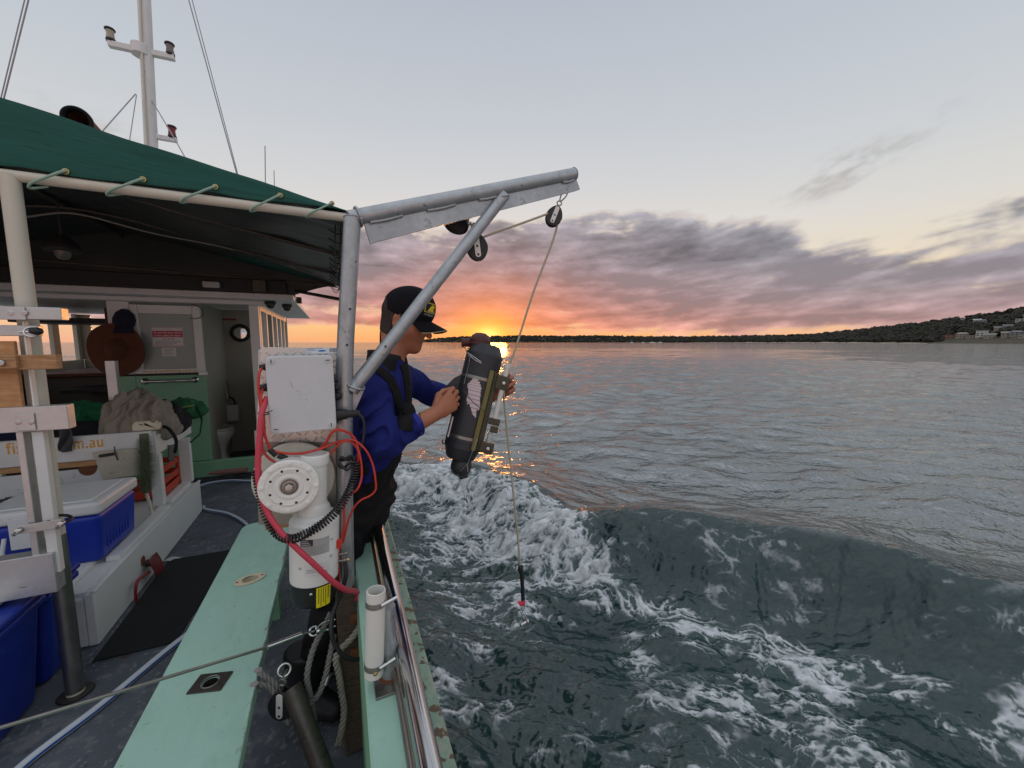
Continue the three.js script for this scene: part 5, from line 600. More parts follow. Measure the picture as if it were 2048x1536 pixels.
{ // coiled black lead: a helix along a hanging curve, with a knotted top
  const path = new THREE.CatmullRomCurve3(cz([[712, 925, -1.41], [708, 955, -1.4], [697, 985, -1.38], [680, 1013, -1.36], [652, 1042, -1.335], [615, 1066, -1.32], [582, 1078, -1.325], [556, 1068, -1.345], [537, 1040, -1.36], [526, 1005, -1.37], [517, 965, -1.385], [513, 940, -1.4]], -1.36)), pts = [], N = 760, turns = 62; const fr = path.computeFrenetFrames(N, false);
  for (let i = 0; i <= N; i++) { const t = i / N, p = path.getPointAt(t), a = t * turns * 6.2832, r = 0.0115; pts.push(p.addScaledVector(fr.normals[i], r * Math.cos(a)).addScaledVector(fr.binormals[i], r * Math.sin(a))); }
  const T = thing('coiled_lead', 'black coiled lead slung in a loop across the winch', 'cable', path.getPointAt(0)); part('coil', tube(pts, 0.0032, 1500, 7), blackC, T);
  const k = onZ(693, 923, -1.4), kp = []; for (let i = 0; i <= 40; i++) { const t = i / 40 * 12.6; kp.push(k.clone().add(V3(0.022 * Math.cos(t) * (1 - 0.2 * Math.sin(3 * t)), 0.016 * Math.sin(t) + 0.01 * Math.sin(2.3 * t), 0.01 * Math.sin(1.7 * t)))); } part('knot', tube(kp, 0.0045, 160, 8), blackC, T);
}
// ---------- winch ----------
{
  const whiteM = tmat(paintTex([226, 226, 220], { mottle: 4, dirt: [[205, 202, 192], 0.5] }), 0.4, 0.35, 0, 0.0003), T = thing('winch', 'white electric winch with bolted gear disc and black motor end', 'winch', onZ(630, 1050, -1.42));
  const zx = -1.43, t0 = onZ(630, 905, zx), t1 = onZ(629, 1196, zx), ax = t0.clone().sub(t1).normalize(), Lh = t0.distanceTo(t1), yAt = py => Lh * (1196 - py) / (1196 - 905);
  const rp = px => px * 1.28 / FPX;
  part('gear_housing', lathe([[0, yAt(910)], [rp(20), yAt(910)], [rp(22), yAt(907)], [rp(26), yAt(907)], [rp(27), yAt(909)], [rp(27), yAt(924)], [rp(26), yAt(927)], [rp(24), yAt(930)], [rp(23), yAt(1000)], [rp(25), yAt(1004)], [rp(29), yAt(1010)], [rp(29), yAt(1022)]], t1, ax, 40), whiteM, T);
  part('motor_flange', lathe([[rp(28), yAt(1022)], [rp(40), yAt(1024)], [rp(41), yAt(1027)], [rp(41), yAt(1031)], [rp(46), yAt(1033)], [rp(47), yAt(1036)], [rp(47), yAt(1044)]], t1, ax, 48), whiteM, T);
  // motor body with printed plates
  const mb = new THREE.CylinderGeometry(rp(47), rp(46), yAt(1044) - yAt(1150), 64, 1, true); mb.rotateY(Math.PI * 0.5); const mq = new THREE.Quaternion().setFromUnitVectors(EY, ax), mc = t1.clone().addScaledVector(ax, (yAt(1044) + yAt(1150)) / 2); mb.applyQuaternion(mq); mb.translate(mc.x, mc.y, mc.z); part('motor_body', mb, whiteM, T);
  part('motor_end', lathe([[0, 0], [rp(36), 0], [rp(41), 0.006], [rp(43), 0.016], [rp(45.5), yAt(1150) - 0.002], [rp(46.8), yAt(1150)], [rp(47), yAt(1149)]], t1, ax, 48), MAT.black, T, 'black plastic motor end cap');
  const wrap = (cx, cw, y0, y1, texture, name, rough = 0.5) => { const R0 = rp(47) + 0.0007, g = new THREE.CylinderGeometry(R0, R0, yAt(y0) - yAt(y1), 16, 1, true, cx - cw / 2, cw); g.applyQuaternion(mq); const c = t1.clone().addScaledVector(ax, (yAt(y0) + yAt(y1)) / 2); g.translate(c.x, c.y, c.z); part(name, g, mat(lin(1, 1, 1), rough, 0, { map: texture }), T); };
  wrap(0.05, 1.15, 1056, 1087, printCanvas(256, 150, (k, W, H) => { k.fillStyle = '#a9a9a6'; k.fillRect(0, 0, W, H); k.fillStyle = '#3a3a3e'; k.fillRect(0, 0, 110, 60); k.fillStyle = '#ccc'; for (let i = 0; i < 3; i++) k.fillRect(10, 12 + 16 * i, 60 + 10 * i, 6); k.fillStyle = '#6e6e6c'; for (let i = 0; i < 5; i++) k.fillRect(20, 72 + 15 * i, 200 - 25 * (i % 2), 3); }), 'rating_plate', 0.35);
  wrap(0.12, 0.95, 1105, 1127, printCanvas(256, 110, (k, W, H) => { k.fillStyle = '#d9d8d6'; k.fillRect(0, 0, W, H); k.fillStyle = '#555'; k.font = 'bold 22px sans-serif'; k.fillText('CE', 74, 28); for (let i = 0; i < 3; i++) k.fillRect(20, 42 + 14 * i, 190 - 20 * i, 4); const r = rng(9); let x = 140; while (x < 240) { const w = 1 + 4 * r(); k.fillRect(x, 76, w, 24); x += w + 2 + 3 * r(); } }), 'serial_label');
  { const R0 = rp(46) + 0.001, g = new THREE.CylinderGeometry(R0, R0 - 0.003, yAt(1152) - yAt(1192), 10, 1, true, 0.1, 0.62); g.applyQuaternion(mq); const c = t1.clone().addScaledVector(ax, (yAt(1152) + yAt(1192)) / 2); g.translate(c.x, c.y, c.z); const t = printCanvas(128, 200, (k, W, H) => { k.fillStyle = '#e3d21c'; k.fillRect(0, 0, W, H); k.save(); k.translate(W, 0); k.rotate(Math.PI / 2); k.fillStyle = '#3a3508'; k.font = 'bold 26px sans-serif'; k.fillText('WARNING', 8, 30); for (let i = 0; i < 4; i++) k.fillRect(10, 44 + 20 * i, 180 - 30 * (i % 2), 6); k.restore(); }); part('warning_label', g, mat(lin(1, 1, 1), 0.5, 0, { map: t }), T, 'yellow warning label'); }
  for (const a of [0.75, 0.72, -0.55]) { const y = a === 0.75 ? 1067 : a === 0.72 ? 1099 : 1110; const p = t1.clone().addScaledVector(ax, yAt(y)).add(V3(Math.sin(a), 0, Math.cos(a)).multiplyScalar(rp(47))); part('cover_screw', lathe([[0, 0.0012], [0.004, 0.0012], [0.0045, 0]], p, V3(Math.sin(a), 0, Math.cos(a)), 14), MAT.alu, T); }
  { const a = -0.1, p = t1.clone().addScaledVector(ax, yAt(1162)).add(V3(Math.sin(a), 0, Math.cos(a)).multiplyScalar(rp(45.6))); part('cap_screw', lathe([[0, 0.003], [0.004, 0.0026], [0.005, 0]], p, V3(Math.sin(a), 0, Math.cos(a)), 14), MAT.steel, T); }
  // gear disc facing aft, its casing behind
  const gc = onZ(578.5, 974, -1.352), r = p => p * 1.19 / FPX, gz = gc.z; const dn = V3(0.0, 0.0, 1);
  part('gear_case', lathe([[r(38), -0.13], [r(50), -0.12], [r(52), -0.02], [r(54), -0.012]], gc, dn, 48), whiteM, T);
  part('case_neck', bar(V3(gc.x, gc.y + 0.005, gz - 0.07), V3(t0.x, gc.y + 0.005, zx), 0.09, 0.1, EY, 0.02), whiteM, T);
  const disc = part('gear_disc', lathe([[0, -0.004], [r(17), -0.004], [r(18), 0.002], [r(24), 0.003], [r(26), -0.001], [r(31), 0], [r(31.5), 0.0025], [r(40), 0.0025], [r(41), 0], [r(44), 0.0006], [r(44.5), 0.0025], [r(54), 0.0018], [r(56), -0.002], [r(56), -0.012], [r(50), -0.014]], gc, dn, 64), whiteM, T);
  for (let i = 0; i < 8; i++) { const a = R(45 * i + 18), u = V3(Math.cos(a), Math.sin(a), 0), v = V3(-Math.sin(a), Math.cos(a), 0); part('bolt_hole', lathe([[0, 0.0006], [r(2.3), 0.0006], [r(2.7), 0]], gc.clone().addScaledVector(u, r(36)).add(V3(0, 0, 0.0025)), dn, 14), MAT.black, disc);
    const a2 = R(45 * i + 40), u2 = V3(Math.cos(a2), Math.sin(a2), 0); part('rib_boss', lathe([[0, 0.003], [r(4.6), 0.0024], [r(5.4), 0]], gc.clone().addScaledVector(u2, r(49)).add(V3(0, 0, 0.0018)), dn, 16), whiteM, disc);
    const a3 = R(45 * i + 18), q = []; for (let k = 0; k <= 6; k++) { const t = a3 + R(-14 + 28 * k / 6) + R(22.5); q.push(gc.clone().add(V3(Math.cos(t) * r(37), Math.sin(t) * r(37), 0.0026))); } part('slot_rim', tube(q, 0.0022, 16, 6), whiteM, disc);
    part('rim_rib', bar(gc.clone().addScaledVector(u, r(45)).add(V3(0, 0, 0.0015)), gc.clone().addScaledVector(u, r(54)).add(V3(0, 0, 0.001)), 0.003, 0.004, EZ, 0.001), whiteM, disc); }
  const hub = part('hub', lathe([[r(9), 0.004], [r(13), 0.004], [r(14), 0.002], [r(14.6), 0.0]], gc, dn, 36), MAT.steelDull, T); part('hub_ring', ring(gc.clone().add(V3(0, 0, 0.001)), dn, r(14.6), 0.0014, 36), MAT.rust, hub); part('hex_bolt', lathe([[0, 0.012], [r(7), 0.012], [r(8), 0.01], [r(8), 0.001]], gc, dn, 6), MAT.bolt, hub);
  // rope drum behind the panel, seen above the disc
  part('drum_flange', lathe([[0, 0.02], [0.12, 0.02], [0.125, 0.012], [0.125, 0], [0.06, 0]], onZ(590, 955, -1.5), dn, 48), MAT.cream, T); part('drum', rod(onZ(590, 955, -1.545), onZ(590, 955, -1.68), 0.06, 0.06, 32), MAT.steelDull, T); part('drum_flange', lathe([[0, 0.008], [0.115, 0.008], [0.12, 0]], onZ(590, 955, -1.68), dn, 48), MAT.cream, T);
  // terminals
  for (const [px, py] of [[687, 1107], [691, 1120], [684, 1121]]) { const p = onZ(px, py, -1.41); part('terminal', join([rod(p.clone().add(V3(-0.016, 0, 0)), p.clone().add(V3(0.014, 0.002, 0.004)), 0.004, 0.004, 10), boltHead(p.clone().add(V3(0.006, 0.001, 0.002)), EX, 0.008, 0.006)]), px === 691 ? MAT.brass : MAT.steelDull, T); }
}
single('black_battery_cable', tube(cz([[690, 1125, -1.41], [692, 1150, -1.4], [684, 1180, -1.4], [674, 1205, -1.4], [664, 1235, -1.38], [663, 1262, -1.36], [668, 1285, -1.35], [682, 1306, -1.34], [702, 1318, -1.34], [722, 1317, -1.36], [745, 1305, -1.4]], -1.38), 0.0075, 100, 12), blackC, 'black battery cable hanging in a loop beside the timber post', 'cable');
single('black_lead_end', tube(cz([[714, 1190, -1.45], [728, 1190, -1.44], [738, 1197, -1.43], [745, 1210, -1.43]], -1.44), 0.0065, 30, 10), blackC, 'short black lead end running behind the white tube', 'cable');
// ---------- pulley blocks ----------
const blockBlack = mat(lin(0.012, 0.012, 0.013), 0.45), cheekW = mat(lin(0.7, 0.69, 0.65), 0.4);
function pulley(name, label, c, up, face, s, hook, group) {
  const T = thing(name, label, 'pulley block', c, group), u = up.clone().normalize(), f = face.clone().addScaledVector(u, -face.dot(u)).normalize(), x = u.clone().cross(f);
  const egg = k => Array.from({ length: 36 }, (_, i) => { const a = i / 36 * 6.2832, y = Math.sin(a), w = 0.5 * (1 - 0.22 * Math.max(0, y)); return [k * s * w * Math.cos(a) * 0.98, k * s * 0.62 * y]; });
  for (const q of [-1, 1]) part('cheek', plate(egg(0.98), c.clone().addScaledVector(f, q * s * 0.15), x, u, s * 0.1, s * 0.035), blockBlack, T);
  part('sheave', lathe([[0.05 * s, -0.08 * s], [0.44 * s, -0.08 * s], [0.36 * s, 0], [0.44 * s, 0.08 * s], [0.05 * s, 0.08 * s]], c.clone().addScaledVector(u, -0.06 * s), f, 32), mat(lin(0.08, 0.08, 0.085), 0.5), T);
  const st = part('strap', plate(roundRect(0.25 * s, 1.0 * s, 0.11 * s), c.clone().addScaledVector(f, s * 0.215).addScaledVector(u, 0.03 * s), x, u, s * 0.035, s * 0.01), cheekW, T, 'white side strap');
  for (const y of [-0.36, 0.0]) part('pin', lathe([[0, 0.012 * s], [0.045 * s, 0.01 * s], [0.055 * s, 0]], c.clone().addScaledVector(f, s * 0.233).addScaledVector(u, y * s), f, 14), MAT.darkSteel, st);
  const e = c.clone().addScaledVector(u, 0.62 * s); part('swivel', join([rod(e.clone().addScaledVector(u, -0.08 * s), e.clone().addScaledVector(u, 0.1 * s), 0.055 * s), ring(e.clone().addScaledVector(u, 0.22 * s), f, 0.13 * s, 0.04 * s, 22)]), MAT.steelDull, T);
  if (hook) { const h = hook.clone(), m = e.clone().addScaledVector(u, 0.34 * s); const k = h.clone().lerp(m, 0.5), l = h.distanceTo(m) / 2; part('shackle', join([tube([h.clone().addScaledVector(x, 0.1 * s), k.clone().addScaledVector(x, 0.14 * s), m, k.clone().addScaledVector(x, -0.14 * s), h.clone().addScaledVector(x, -0.1 * s)], 0.042 * s, 30, 8), rod(h.clone().addScaledVector(f, -0.16 * s), h.clone().addScaledVector(f, 0.16 * s), 0.045 * s, 0.045 * s, 10)]), MAT.steelDull, T); }
  return T;
}
const tipB = onZ(1108, 433, -1.62), midB = onZ(954, 494, -1.59);
pulley('pulley_block', 'black pulley block with white strap shackled to the boom tip', tipB, V3(0.42, 1, 0.05), V3(-0.35, 0.1, 1), 0.078, onZ(1134, 380, -1.62));
pulley('pulley_block', 'larger black pulley block with white strap hanging behind the brace', midB, V3(-0.13, 1, 0), V3(-0.3, 0, 1), 0.092, onZ(941, 447, -1.6));
pulley('pulley_block', 'dark pulley block with pale strap hanging by ropes beside the bench', onZ(565, 1405, -1.4), V3(0.06, 1, 0.0), V3(-0.45, 0.25, 1), 0.085, onZ(571, 1345, -1.4));
{ const p = onZ(915, 440, -1.72), T = thing('deck_floodlight', 'small dark cowled floodlight tucked under the boom', 'floodlight', p); const d = V3(-0.35, -0.75, 0.35); part('cowl', lathe([[0, -0.035], [0.03, -0.033], [0.048, -0.02], [0.055, 0.01], [0.055, 0.03], [0.05, 0.03], [0.048, 0.0], [0, -0.01]], p, d, 28), MAT.black, T); part('bracket', tube([p.clone().addScaledVector(d, -0.03), p.clone().add(V3(0.04, 0.05, 0)), onZ(940, 434, -1.62)], 0.007, 16), MAT.rust, T); }
// hauling line: drum, behind the brace, mid block, tip block, down to the hands
const ropeM = mat(lin(0.34, 0.3, 0.23), 0.9), ropeT = tex(64, 64, (u, v, c) => { const q = Math.sin((u * 2 + v) * 6.2832 * 2); c[0] = 172 + 26 * q; c[1] = 162 + 26 * q; c[2] = 138 + 24 * q; }); const lineM = mat(lin(1, 1, 1), 0.9, 0, { map: sized(ropeT, 0.02) });
{
  const hand = at(1012, 752, 1.80), s1 = onZ(944, 508, -1.6), tipOut = onZ(1114, 452, -1.62);
  single('hauling_line', tube([onZ(600, 930, -1.6), onZ(660, 815, -1.6), onZ(722, 738, -1.58), onZ(800, 645, -1.59), onZ(900, 530, -1.6), onZ(938, 497, -1.6), onZ(954, 481, -1.6), onZ(970, 473, -1.605), onZ(1040, 448, -1.615), onZ(1094, 428, -1.62), onZ(1104, 424, -1.62), onZ(1113, 432, -1.62), tipOut, at(1065, 590, 1.80), at(1030, 700, 1.80), hand, at(1008, 785, 1.80), at(1012, 840, 1.81), at(1024, 960, 1.84), at(1036, 1080, 1.88), at(1041, 1138, 1.9)], 0.0048, 420, 9), lineM, 'thin braided hauling line running over both blocks and down past the hand', 'rope');
  const a = at(1041, 1136, 1.9), b = at(1046, 1200, 1.92), c = at(1048, 1248, 1.93);
  const T = thing('line_weight', 'black sleeved line end with pink tag and small shackle above the water', 'line end', b);
  part('sleeve', tube([a, a.clone().lerp(b, 0.3).add(V3(0.003, 0, 0)), b], 0.0095, 24, 12), MAT.black, T); part('sleeve_knot', lathe([[0, 0.02], [0.012, 0.012], [0.013, -0.01], [0.01, -0.02]], a, EY, 12), MAT.black, T);
  part('pink_tag', sheet((u, v) => b.clone().add(V3((u - 0.7) * 0.045 * (1 - 0.6 * v), -0.002 - 0.03 * v + 0.004 * Math.sin(u * 5), 0.004 * Math.sin(v * 3 + u))), 8, 6, 0.0015), mat(lin(0.75, 0.06, 0.12), 0.6), T);
  part('ring', ring(b.clone().add(V3(0, -0.042, 0)), V3(0.5, 0.2, 1), 0.011, 0.0025, 20), MAT.steelDull, T);
  const r0 = b.clone().add(V3(0, -0.05, 0)), l = c.clone().add(V3(-0.016, 0, 0)), m = c.clone().add(V3(0.018, 0.008, 0)); part('wire_bridle', join([tube([r0, l.clone().lerp(r0, 0.5).add(V3(-0.004, 0, 0)), l], 0.0016, 12, 6), tube([r0, m.clone().lerp(r0, 0.5).add(V3(0.006, 0, 0)), m], 0.0016, 12, 6)]), MAT.steel, T); part('shackle_bar', join([rod(l, m, 0.0055), lathe([[0, 0.006], [0.01, 0.004], [0.01, -0.004], [0, -0.006]], l, EX, 12), lathe([[0, 0.008], [0.012, 0.005], [0.012, -0.005], [0, -0.008]], m, EX, 12)]), MAT.steel, T);
}
// ---------- wire stay with rigging screw, white tube rod holder, ropes by the timber post ----------
{
  const T = thing('rigging_stay', 'bare wire stay with rigging screw shackled to the timber post', 'wire stay', onZ(640, 1262, -1.42)); const s = onZ(652, 1250, -1.44), e = onZ(628, 1262, -1.42), f = onZ(535, 1294, -1.36), g = onZ(603, 1268, -1.4), far = onZ(-120, 1492, -1.02);
  part('wire', rod(far, f, 0.0042, 0.0042, 12), MAT.steelDull, T); part('turnbuckle', rod(f, g, 0.0072, 0.0072, 16), MAT.steel, T); part('fork_eye', join([rod(g, e, 0.004), ring(e, V3(0.3, 0.8, 1), 0.014, 0.004, 24)]), MAT.steel, T); part('shackle', join([tube([s.clone().add(V3(0.03, 0.012, 0)), s.clone().add(V3(0, 0.014, 0.0)), e.clone().add(V3(0.006, 0.006, 0)), s.clone().add(V3(0.0, -0.016, 0.004)), s.clone().add(V3(0.03, -0.012, 0))], 0.0042, 30), lathe([[0, 0.006], [0.008, 0.004], [0.008, -0.004], [0, -0.006]], e.clone().add(V3(0.015, 0.002, 0.01)), EZ, 14)]), MAT.steel, T);
}
{
  const y0 = 0.663, b = onY(748, 1345, 0.665), zt = b.z; const p0 = onY(779, 1352, 0.668), zr = p0.z, base = onZ(748, 1349, zr + 0.015), top = onZ(752, 1180, zr + 0.015); const T = thing('tube_rod_holder', 'white plastic tube clamped upright to a pipe on the gunwale', 'rod holder', base);
  const wp = mat(lin(0.66, 0.65, 0.6), 0.45), d = top.clone().sub(base), L = d.length(); part('white_tube', lathe([[0.021, 0], [0.0235, 0.002], [0.0235, L - 0.002], [0.0225, L], [0.0195, L], [0.0195, 0.01], [0, 0.01]], base, d, 32), wp, T);
  const p1 = onZ(775, 1212, zr); part('pipe_stub', rod(p0, p1, 0.0195, 0.0195, 24), MAT.galv, T); part('base_plate', box(p0.x - 0.04, p0.x + 0.03, 0.661, 0.667, p0.z - 0.03, p0.z + 0.055, 0.001), MAT.steelDull, T); part('rust_ring', lathe([[0.0195, 0.006], [0.024, 0.002], [0.025, 0]], p0.clone().setY(0.667), EY, 22), MAT.rust, T);
  for (const k of [0.86, 0.13]) { const c = base.clone().lerp(top, k), c2 = p0.clone().lerp(p1, clamp(k, 0, 0.98)); const cl = part('hose_clamp', lathe([[0.0238, -0.007], [0.0248, -0.007], [0.0248, 0.007], [0.0238, 0.007]], c, d, 32), MAT.steelDull, T); part('clamp_screw', rod(c.clone().add(V3(0.01, 0.002, 0.024)), c.clone().add(V3(0.05, 0.006, 0.012)), 0.005, 0.005, 10), MAT.steel, cl); }
  { const c = base.clone().add(V3(0.002, 0.02, 0.0232)); part('rivet', lathe([[0, 0.003], [0.005, 0.002], [0.006, 0]], c, EZ, 14), MAT.brass, T); }
}
{
  // laid rope: three twisted strands along a path
  const strands = (pts, r, pitch, name, m, label) => { const cv = new THREE.CatmullRomCurve3(pts), L = cv.getLength(), N = Math.round(L / 0.006), fr = cv.computeFrenetFrames(N, false), gs = []; for (let k = 0; k < 3; k++) { const q = []; for (let i = 0; i <= N; i++) { const a = i / N * L / pitch * 6.2832 + k * 2.0944; q.push(cv.getPointAt(i / N).addScaledVector(fr.normals[i], r * 0.55 * Math.cos(a)).addScaledVector(fr.binormals[i], r * 0.55 * Math.sin(a))); } gs.push(tube(q, r * 0.56, N, 7)); } return single(name, join(gs), m, label, 'rope'); };
  const old = tmat(paintTex([150, 144, 132], { mottle: 18, dirt: [[104, 98, 86], 0.1] }), 0.2, 0.95), grey = tmat(paintTex([128, 126, 122], { mottle: 16, dirt: [[86, 84, 80], 0.2] }), 0.2, 0.95);
  strands(cz([[676, 1490, -1.4], [684, 1455, -1.42], [688, 1420, -1.43], [683, 1385, -1.43], [677, 1345, -1.43], [672, 1315, -1.43], [682, 1298, -1.43], [698, 1282, -1.44], [714, 1262, -1.445], [722, 1248, -1.46], [716, 1246, -1.5]], -1.43), 0.011, 0.055, 'mooring_rope', old, 'pale frayed rope wound down the timber post');
  strands(cz([[662, 1225, -1.5], [650, 1250, -1.48], [632, 1285, -1.46], [620, 1320, -1.44], [614, 1355, -1.42], [620, 1390, -1.42], [629, 1440, -1.44]], -1.45), 0.0095, 0.05, 'slack_rope', grey, 'grey rope bight hanging beside the black boots');
  strands(cz([[668, 1270, -1.47], [660, 1310, -1.45], [650, 1355, -1.43], [636, 1390, -1.42], [615, 1412, -1.41]], -1.45), 0.0095, 0.05, 'slack_rope', grey, 'second grey rope falling from the post to the pipe');
  strands(cz([[517, 1370, -1.42], [535, 1372, -1.42], [552, 1392, -1.41], [556, 1420, -1.41], [580, 1445, -1.38]], -1.4), 0.009, 0.05, 'slack_rope', grey, 'grey rope leading under the hanging block'); strands(cz([[520, 1345, -1.44], [540, 1360, -1.43], [562, 1378, -1.42], [590, 1410, -1.4], [600, 1440, -1.4]], -1.4), 0.009, 0.05, 'slack_rope', grey, 'grey rope passing behind the hanging block');
  const h = cz([[670, 1346, -1.45], [658, 1352, -1.42], [650, 1372, -1.4]], -1.4); single('iron_hook', tube(h, 0.006, 16), MAT.steelDull, 'bent iron hook on the timber post', 'hook');
  const d0 = onZ(583, 1375, -1.4), d1 = onZ(672, 1610, -1.2); single('brace_pipe', tube([d0, d0.clone().lerp(d1, 0.5), d1], 0.03, 20, 22), MAT.darkSteel, 'dark oily pipe slanting down to the deck beside the post', 'pipe');
  single('hanging_ring', ring(onZ(569, 1340, -1.4), V3(0.2, 0.5, 1), 0.018, 0.004, 24), MAT.steel, 'bright steel ring above the hanging block', 'ring');
}
// ---------- engine box, bait table and the gear stowed on and round them ----------
const boxT = 0.29;
{
  const T = thing('engine_box', 'low white painted engine hatch box on the deck', 'hatch box', [-2, 0, -3.5]), x1 = -1.155, z0 = -2.585, z1 = -4.37;
  const pts = [[x1, z0], [x1 - 0.04, z1], [-2.95, z1], [-2.95, z0]];
  part('side_panel', box(x1 - 0.04, x1, 0.005, boxT - 0.008, z1, z0, 0.006), MAT.whiteClean, T); part('end_panel', box(-2.95, x1 - 0.042, 0.005, boxT - 0.03, z0 - 0.04, z0 - 0.004, 0.006), MAT.white, T, 'dingy end panel'); part('top_boards', box(-2.94, x1 - 0.042, boxT - 0.04, boxT - 0.012, z1 + 0.002, z0 - 0.042, 0.004), MAT.white, T); part('far_panel', box(-2.95, x1 - 0.042, 0.005, boxT - 0.042, z1, z1 + 0.03), MAT.white, T);
  for (const [x, a, b] of [[-1.215, -2.95, -3.75], [-1.32, -2.7, -3.0], [-1.24, -3.86, -4.34]]) part('batten', box(x - 0.035, x + 0.03, boxT - 0.011, boxT + 0.018, b, a, 0.004), MAT.whiteClean, T);
  part('top_trim', box(x1 - 0.012, x1 + 0.006, boxT - 0.007, boxT + 0.006, z1, z0, 0.003), MAT.whiteClean, T);
  const f = onX(300, 1128, x1 + 0.02); const H = thing('scupper_flap', 'dark red rubber flap over a pipe stub on the hatch side', 'flap', f); part('flap', sheet((u, v) => f.clone().add(V3(0.015 + 0.05 * Math.sin(v * 1.5) * (0.6 + 0.4 * Math.sin(u * 3.1)), 0.055 - 0.11 * v - 0.02 * Math.abs(u - 0.5), (0.5 - u) * 0.13)), 14, 10, 0.004), mat(lin(0.13, 0.008, 0.012), 0.6), H); part('pipe_stub', rod(V3(x1 + 0.002, f.y + 0.01, f.z), V3(x1 + 0.05, f.y + 0.005, f.z), 0.022), MAT.darkSteel, H); part('worn_patch', lathe([[0, 0.001], [0.03, 0.001], [0.034, 0]], V3(x1 + 0.0005, f.y + 0.045, f.z + 0.035), EX, 9), MAT.rust, H);
  single('red_drain_hose', tube([V3(x1 + 0.03, f.y - 0.03, f.z + 0.05), onX(274, 1165, x1 + 0.035), onX(271, 1190, x1 + 0.03), onX(276, 1207, x1 + 0.03)], 0.008, 30), mat(lin(0.3, 0.015, 0.02), 0.5), 'thin red hose drooping from the rubber flap', 'hose'); single('drain_lead', tube([V3(x1 + 0.04, f.y, f.z - 0.05), onX(318, 1138, x1 + 0.06), onX(328, 1139, x1 + 0.08)], 0.006, 20), MAT.black, 'short black lead beside the rubber flap', 'cable');
}
const blueP = tmat(paintTex([22, 52, 160], { mottle: 7, dirt: [[40, 66, 150], 0.45] }), 0.6, 0.42), blueD = tmat(paintTex([20, 46, 140], { mottle: 8, dirt: [[54, 80, 160], 0.35], scuff: 0.02 }), 0.5, 0.4), whiteP = tmat(paintTex([214, 216, 216], { mottle: 5, dirt: [[178, 182, 182], 0.3] }), 0.5, 0.45);
function taper(x0, x1, z0, z1, y0, y1, k, r) { const g = plain(new RoundedBoxGeometry(x1 - x0, y1 - y0, Math.abs(z1 - z0), 4, r)); const p = g.attributes.position; const h = y1 - y0; for (let i = 0; i < p.count; i++) { const t = p.getY(i) / h + 0.5, s = lerp(k, 1, t); p.setX(i, p.getX(i) * s); p.setZ(i, p.getZ(i) * s); } g.computeVertexNormals(); g.translate((x0 + x1) / 2, (y0 + y1) / 2, (z0 + z1) / 2); return boxUV(g); }
function cooler(x0, x1, zn, zf, y0, y1, label) {
  const T = thing('cooler_box', label, 'cooler', [(x0 + x1) / 2, y0, (zn + zf) / 2], 'coolers'); const lidH = 0.075;
  part('body', taper(x0, x1, zn, zf, y0, y1 - lidH, 0.94, 0.03), blueP, T, 'blue insulated body'); const lid = part('lid', box(x0 - 0.012, x1 + 0.012, y1 - lidH + 0.002, y1, zf - 0.012, zn + 0.012, 0.022, 4), whiteP, T, 'white lid'); part('lid_panel', box(x0 + 0.04, x1 - 0.04, y1 - 0.003, y1 + 0.006, zf + 0.04, zn - 0.04, 0.004, 3), whiteP, lid);
  const hx = (x0 + x1) / 2; part('handle_plate', box(x0 + 0.14, x0 + 0.3, y1 - 0.2, y1 - 0.03, zn + 0.012, zn + 0.026, 0.006), whiteP, T); part('swing_handle', tube([V3(x0 + 0.12, y1 - 0.13, zn + 0.02), V3(x0 + 0.12, y1 - 0.22, zn + 0.045), V3(x0 + 0.14, y1 - 0.235, zn + 0.05), V3(x0 + 0.31, y1 - 0.235, zn + 0.05), V3(x0 + 0.33, y1 - 0.22, zn + 0.045), V3(x0 + 0.33, y1 - 0.13, zn + 0.02)], 0.009, 40), whiteP, T);
  for (let k = 0; k < 8; k++) part('side_rib', box(x1 - 0.012, x1 - 0.006, y0 + 0.06, y1 - lidH - 0.08, lerp(zn, zf, 0.18 + 0.08 * k) - 0.008, lerp(zn, zf, 0.18 + 0.08 * k) + 0.008, 0.003), blueP, T);
}
cooler(-1.72, -1.235, -2.9, -3.36, 0.302, 0.66, 'blue cooler with clean white lid beside the canopy pole'); cooler(-2.45, -1.92, -2.86, -3.3, 0.302, 0.63, 'second blue cooler mostly hidden behind the pole rack');
{
  const bin = (x0, x1, zn, zf, h, label, lidded) => { const T = thing('plastic_bin', label, 'bin', [(x0 + x1) / 2, 0, (zn + zf) / 2]); part('bin_body', taper(x0, x1, zn, zf, 0.004, h, 0.86, 0.035), blueD, T); part('rim', box(x0 - 0.015, x1 + 0.015, h - 0.03, h + 0.002, zf - 0.015, zn + 0.015, 0.014, 3), blueD, T); part('rim_step', box(x0 - 0.008, x1 + 0.008, h - 0.07, h - 0.036, zf - 0.008, zn + 0.008, 0.012, 3), blueD, T); if (lidded) part('ice_bag', sheet((u, v) => V3(lerp(x0 + 0.05, x1 - 0.06, u), h + 0.012 + 0.05 * Math.sin(Math.PI * u) * Math.sin(Math.PI * v) * (1 + 0.5 * noise(u * 6, v * 6)), lerp(zf + 0.04, zn - 0.04, v)), 24, 18, 0.004), whiteP, T); };
  bin(-1.8, -1.185, -1.86, -2.3, 0.5, 'big dark blue plastic bin at the foot of the pole', true); bin(-1.78, -1.195, -2.345, -2.56, 0.47, 'blue plastic bin wedged between pole and hatch box', false);
}
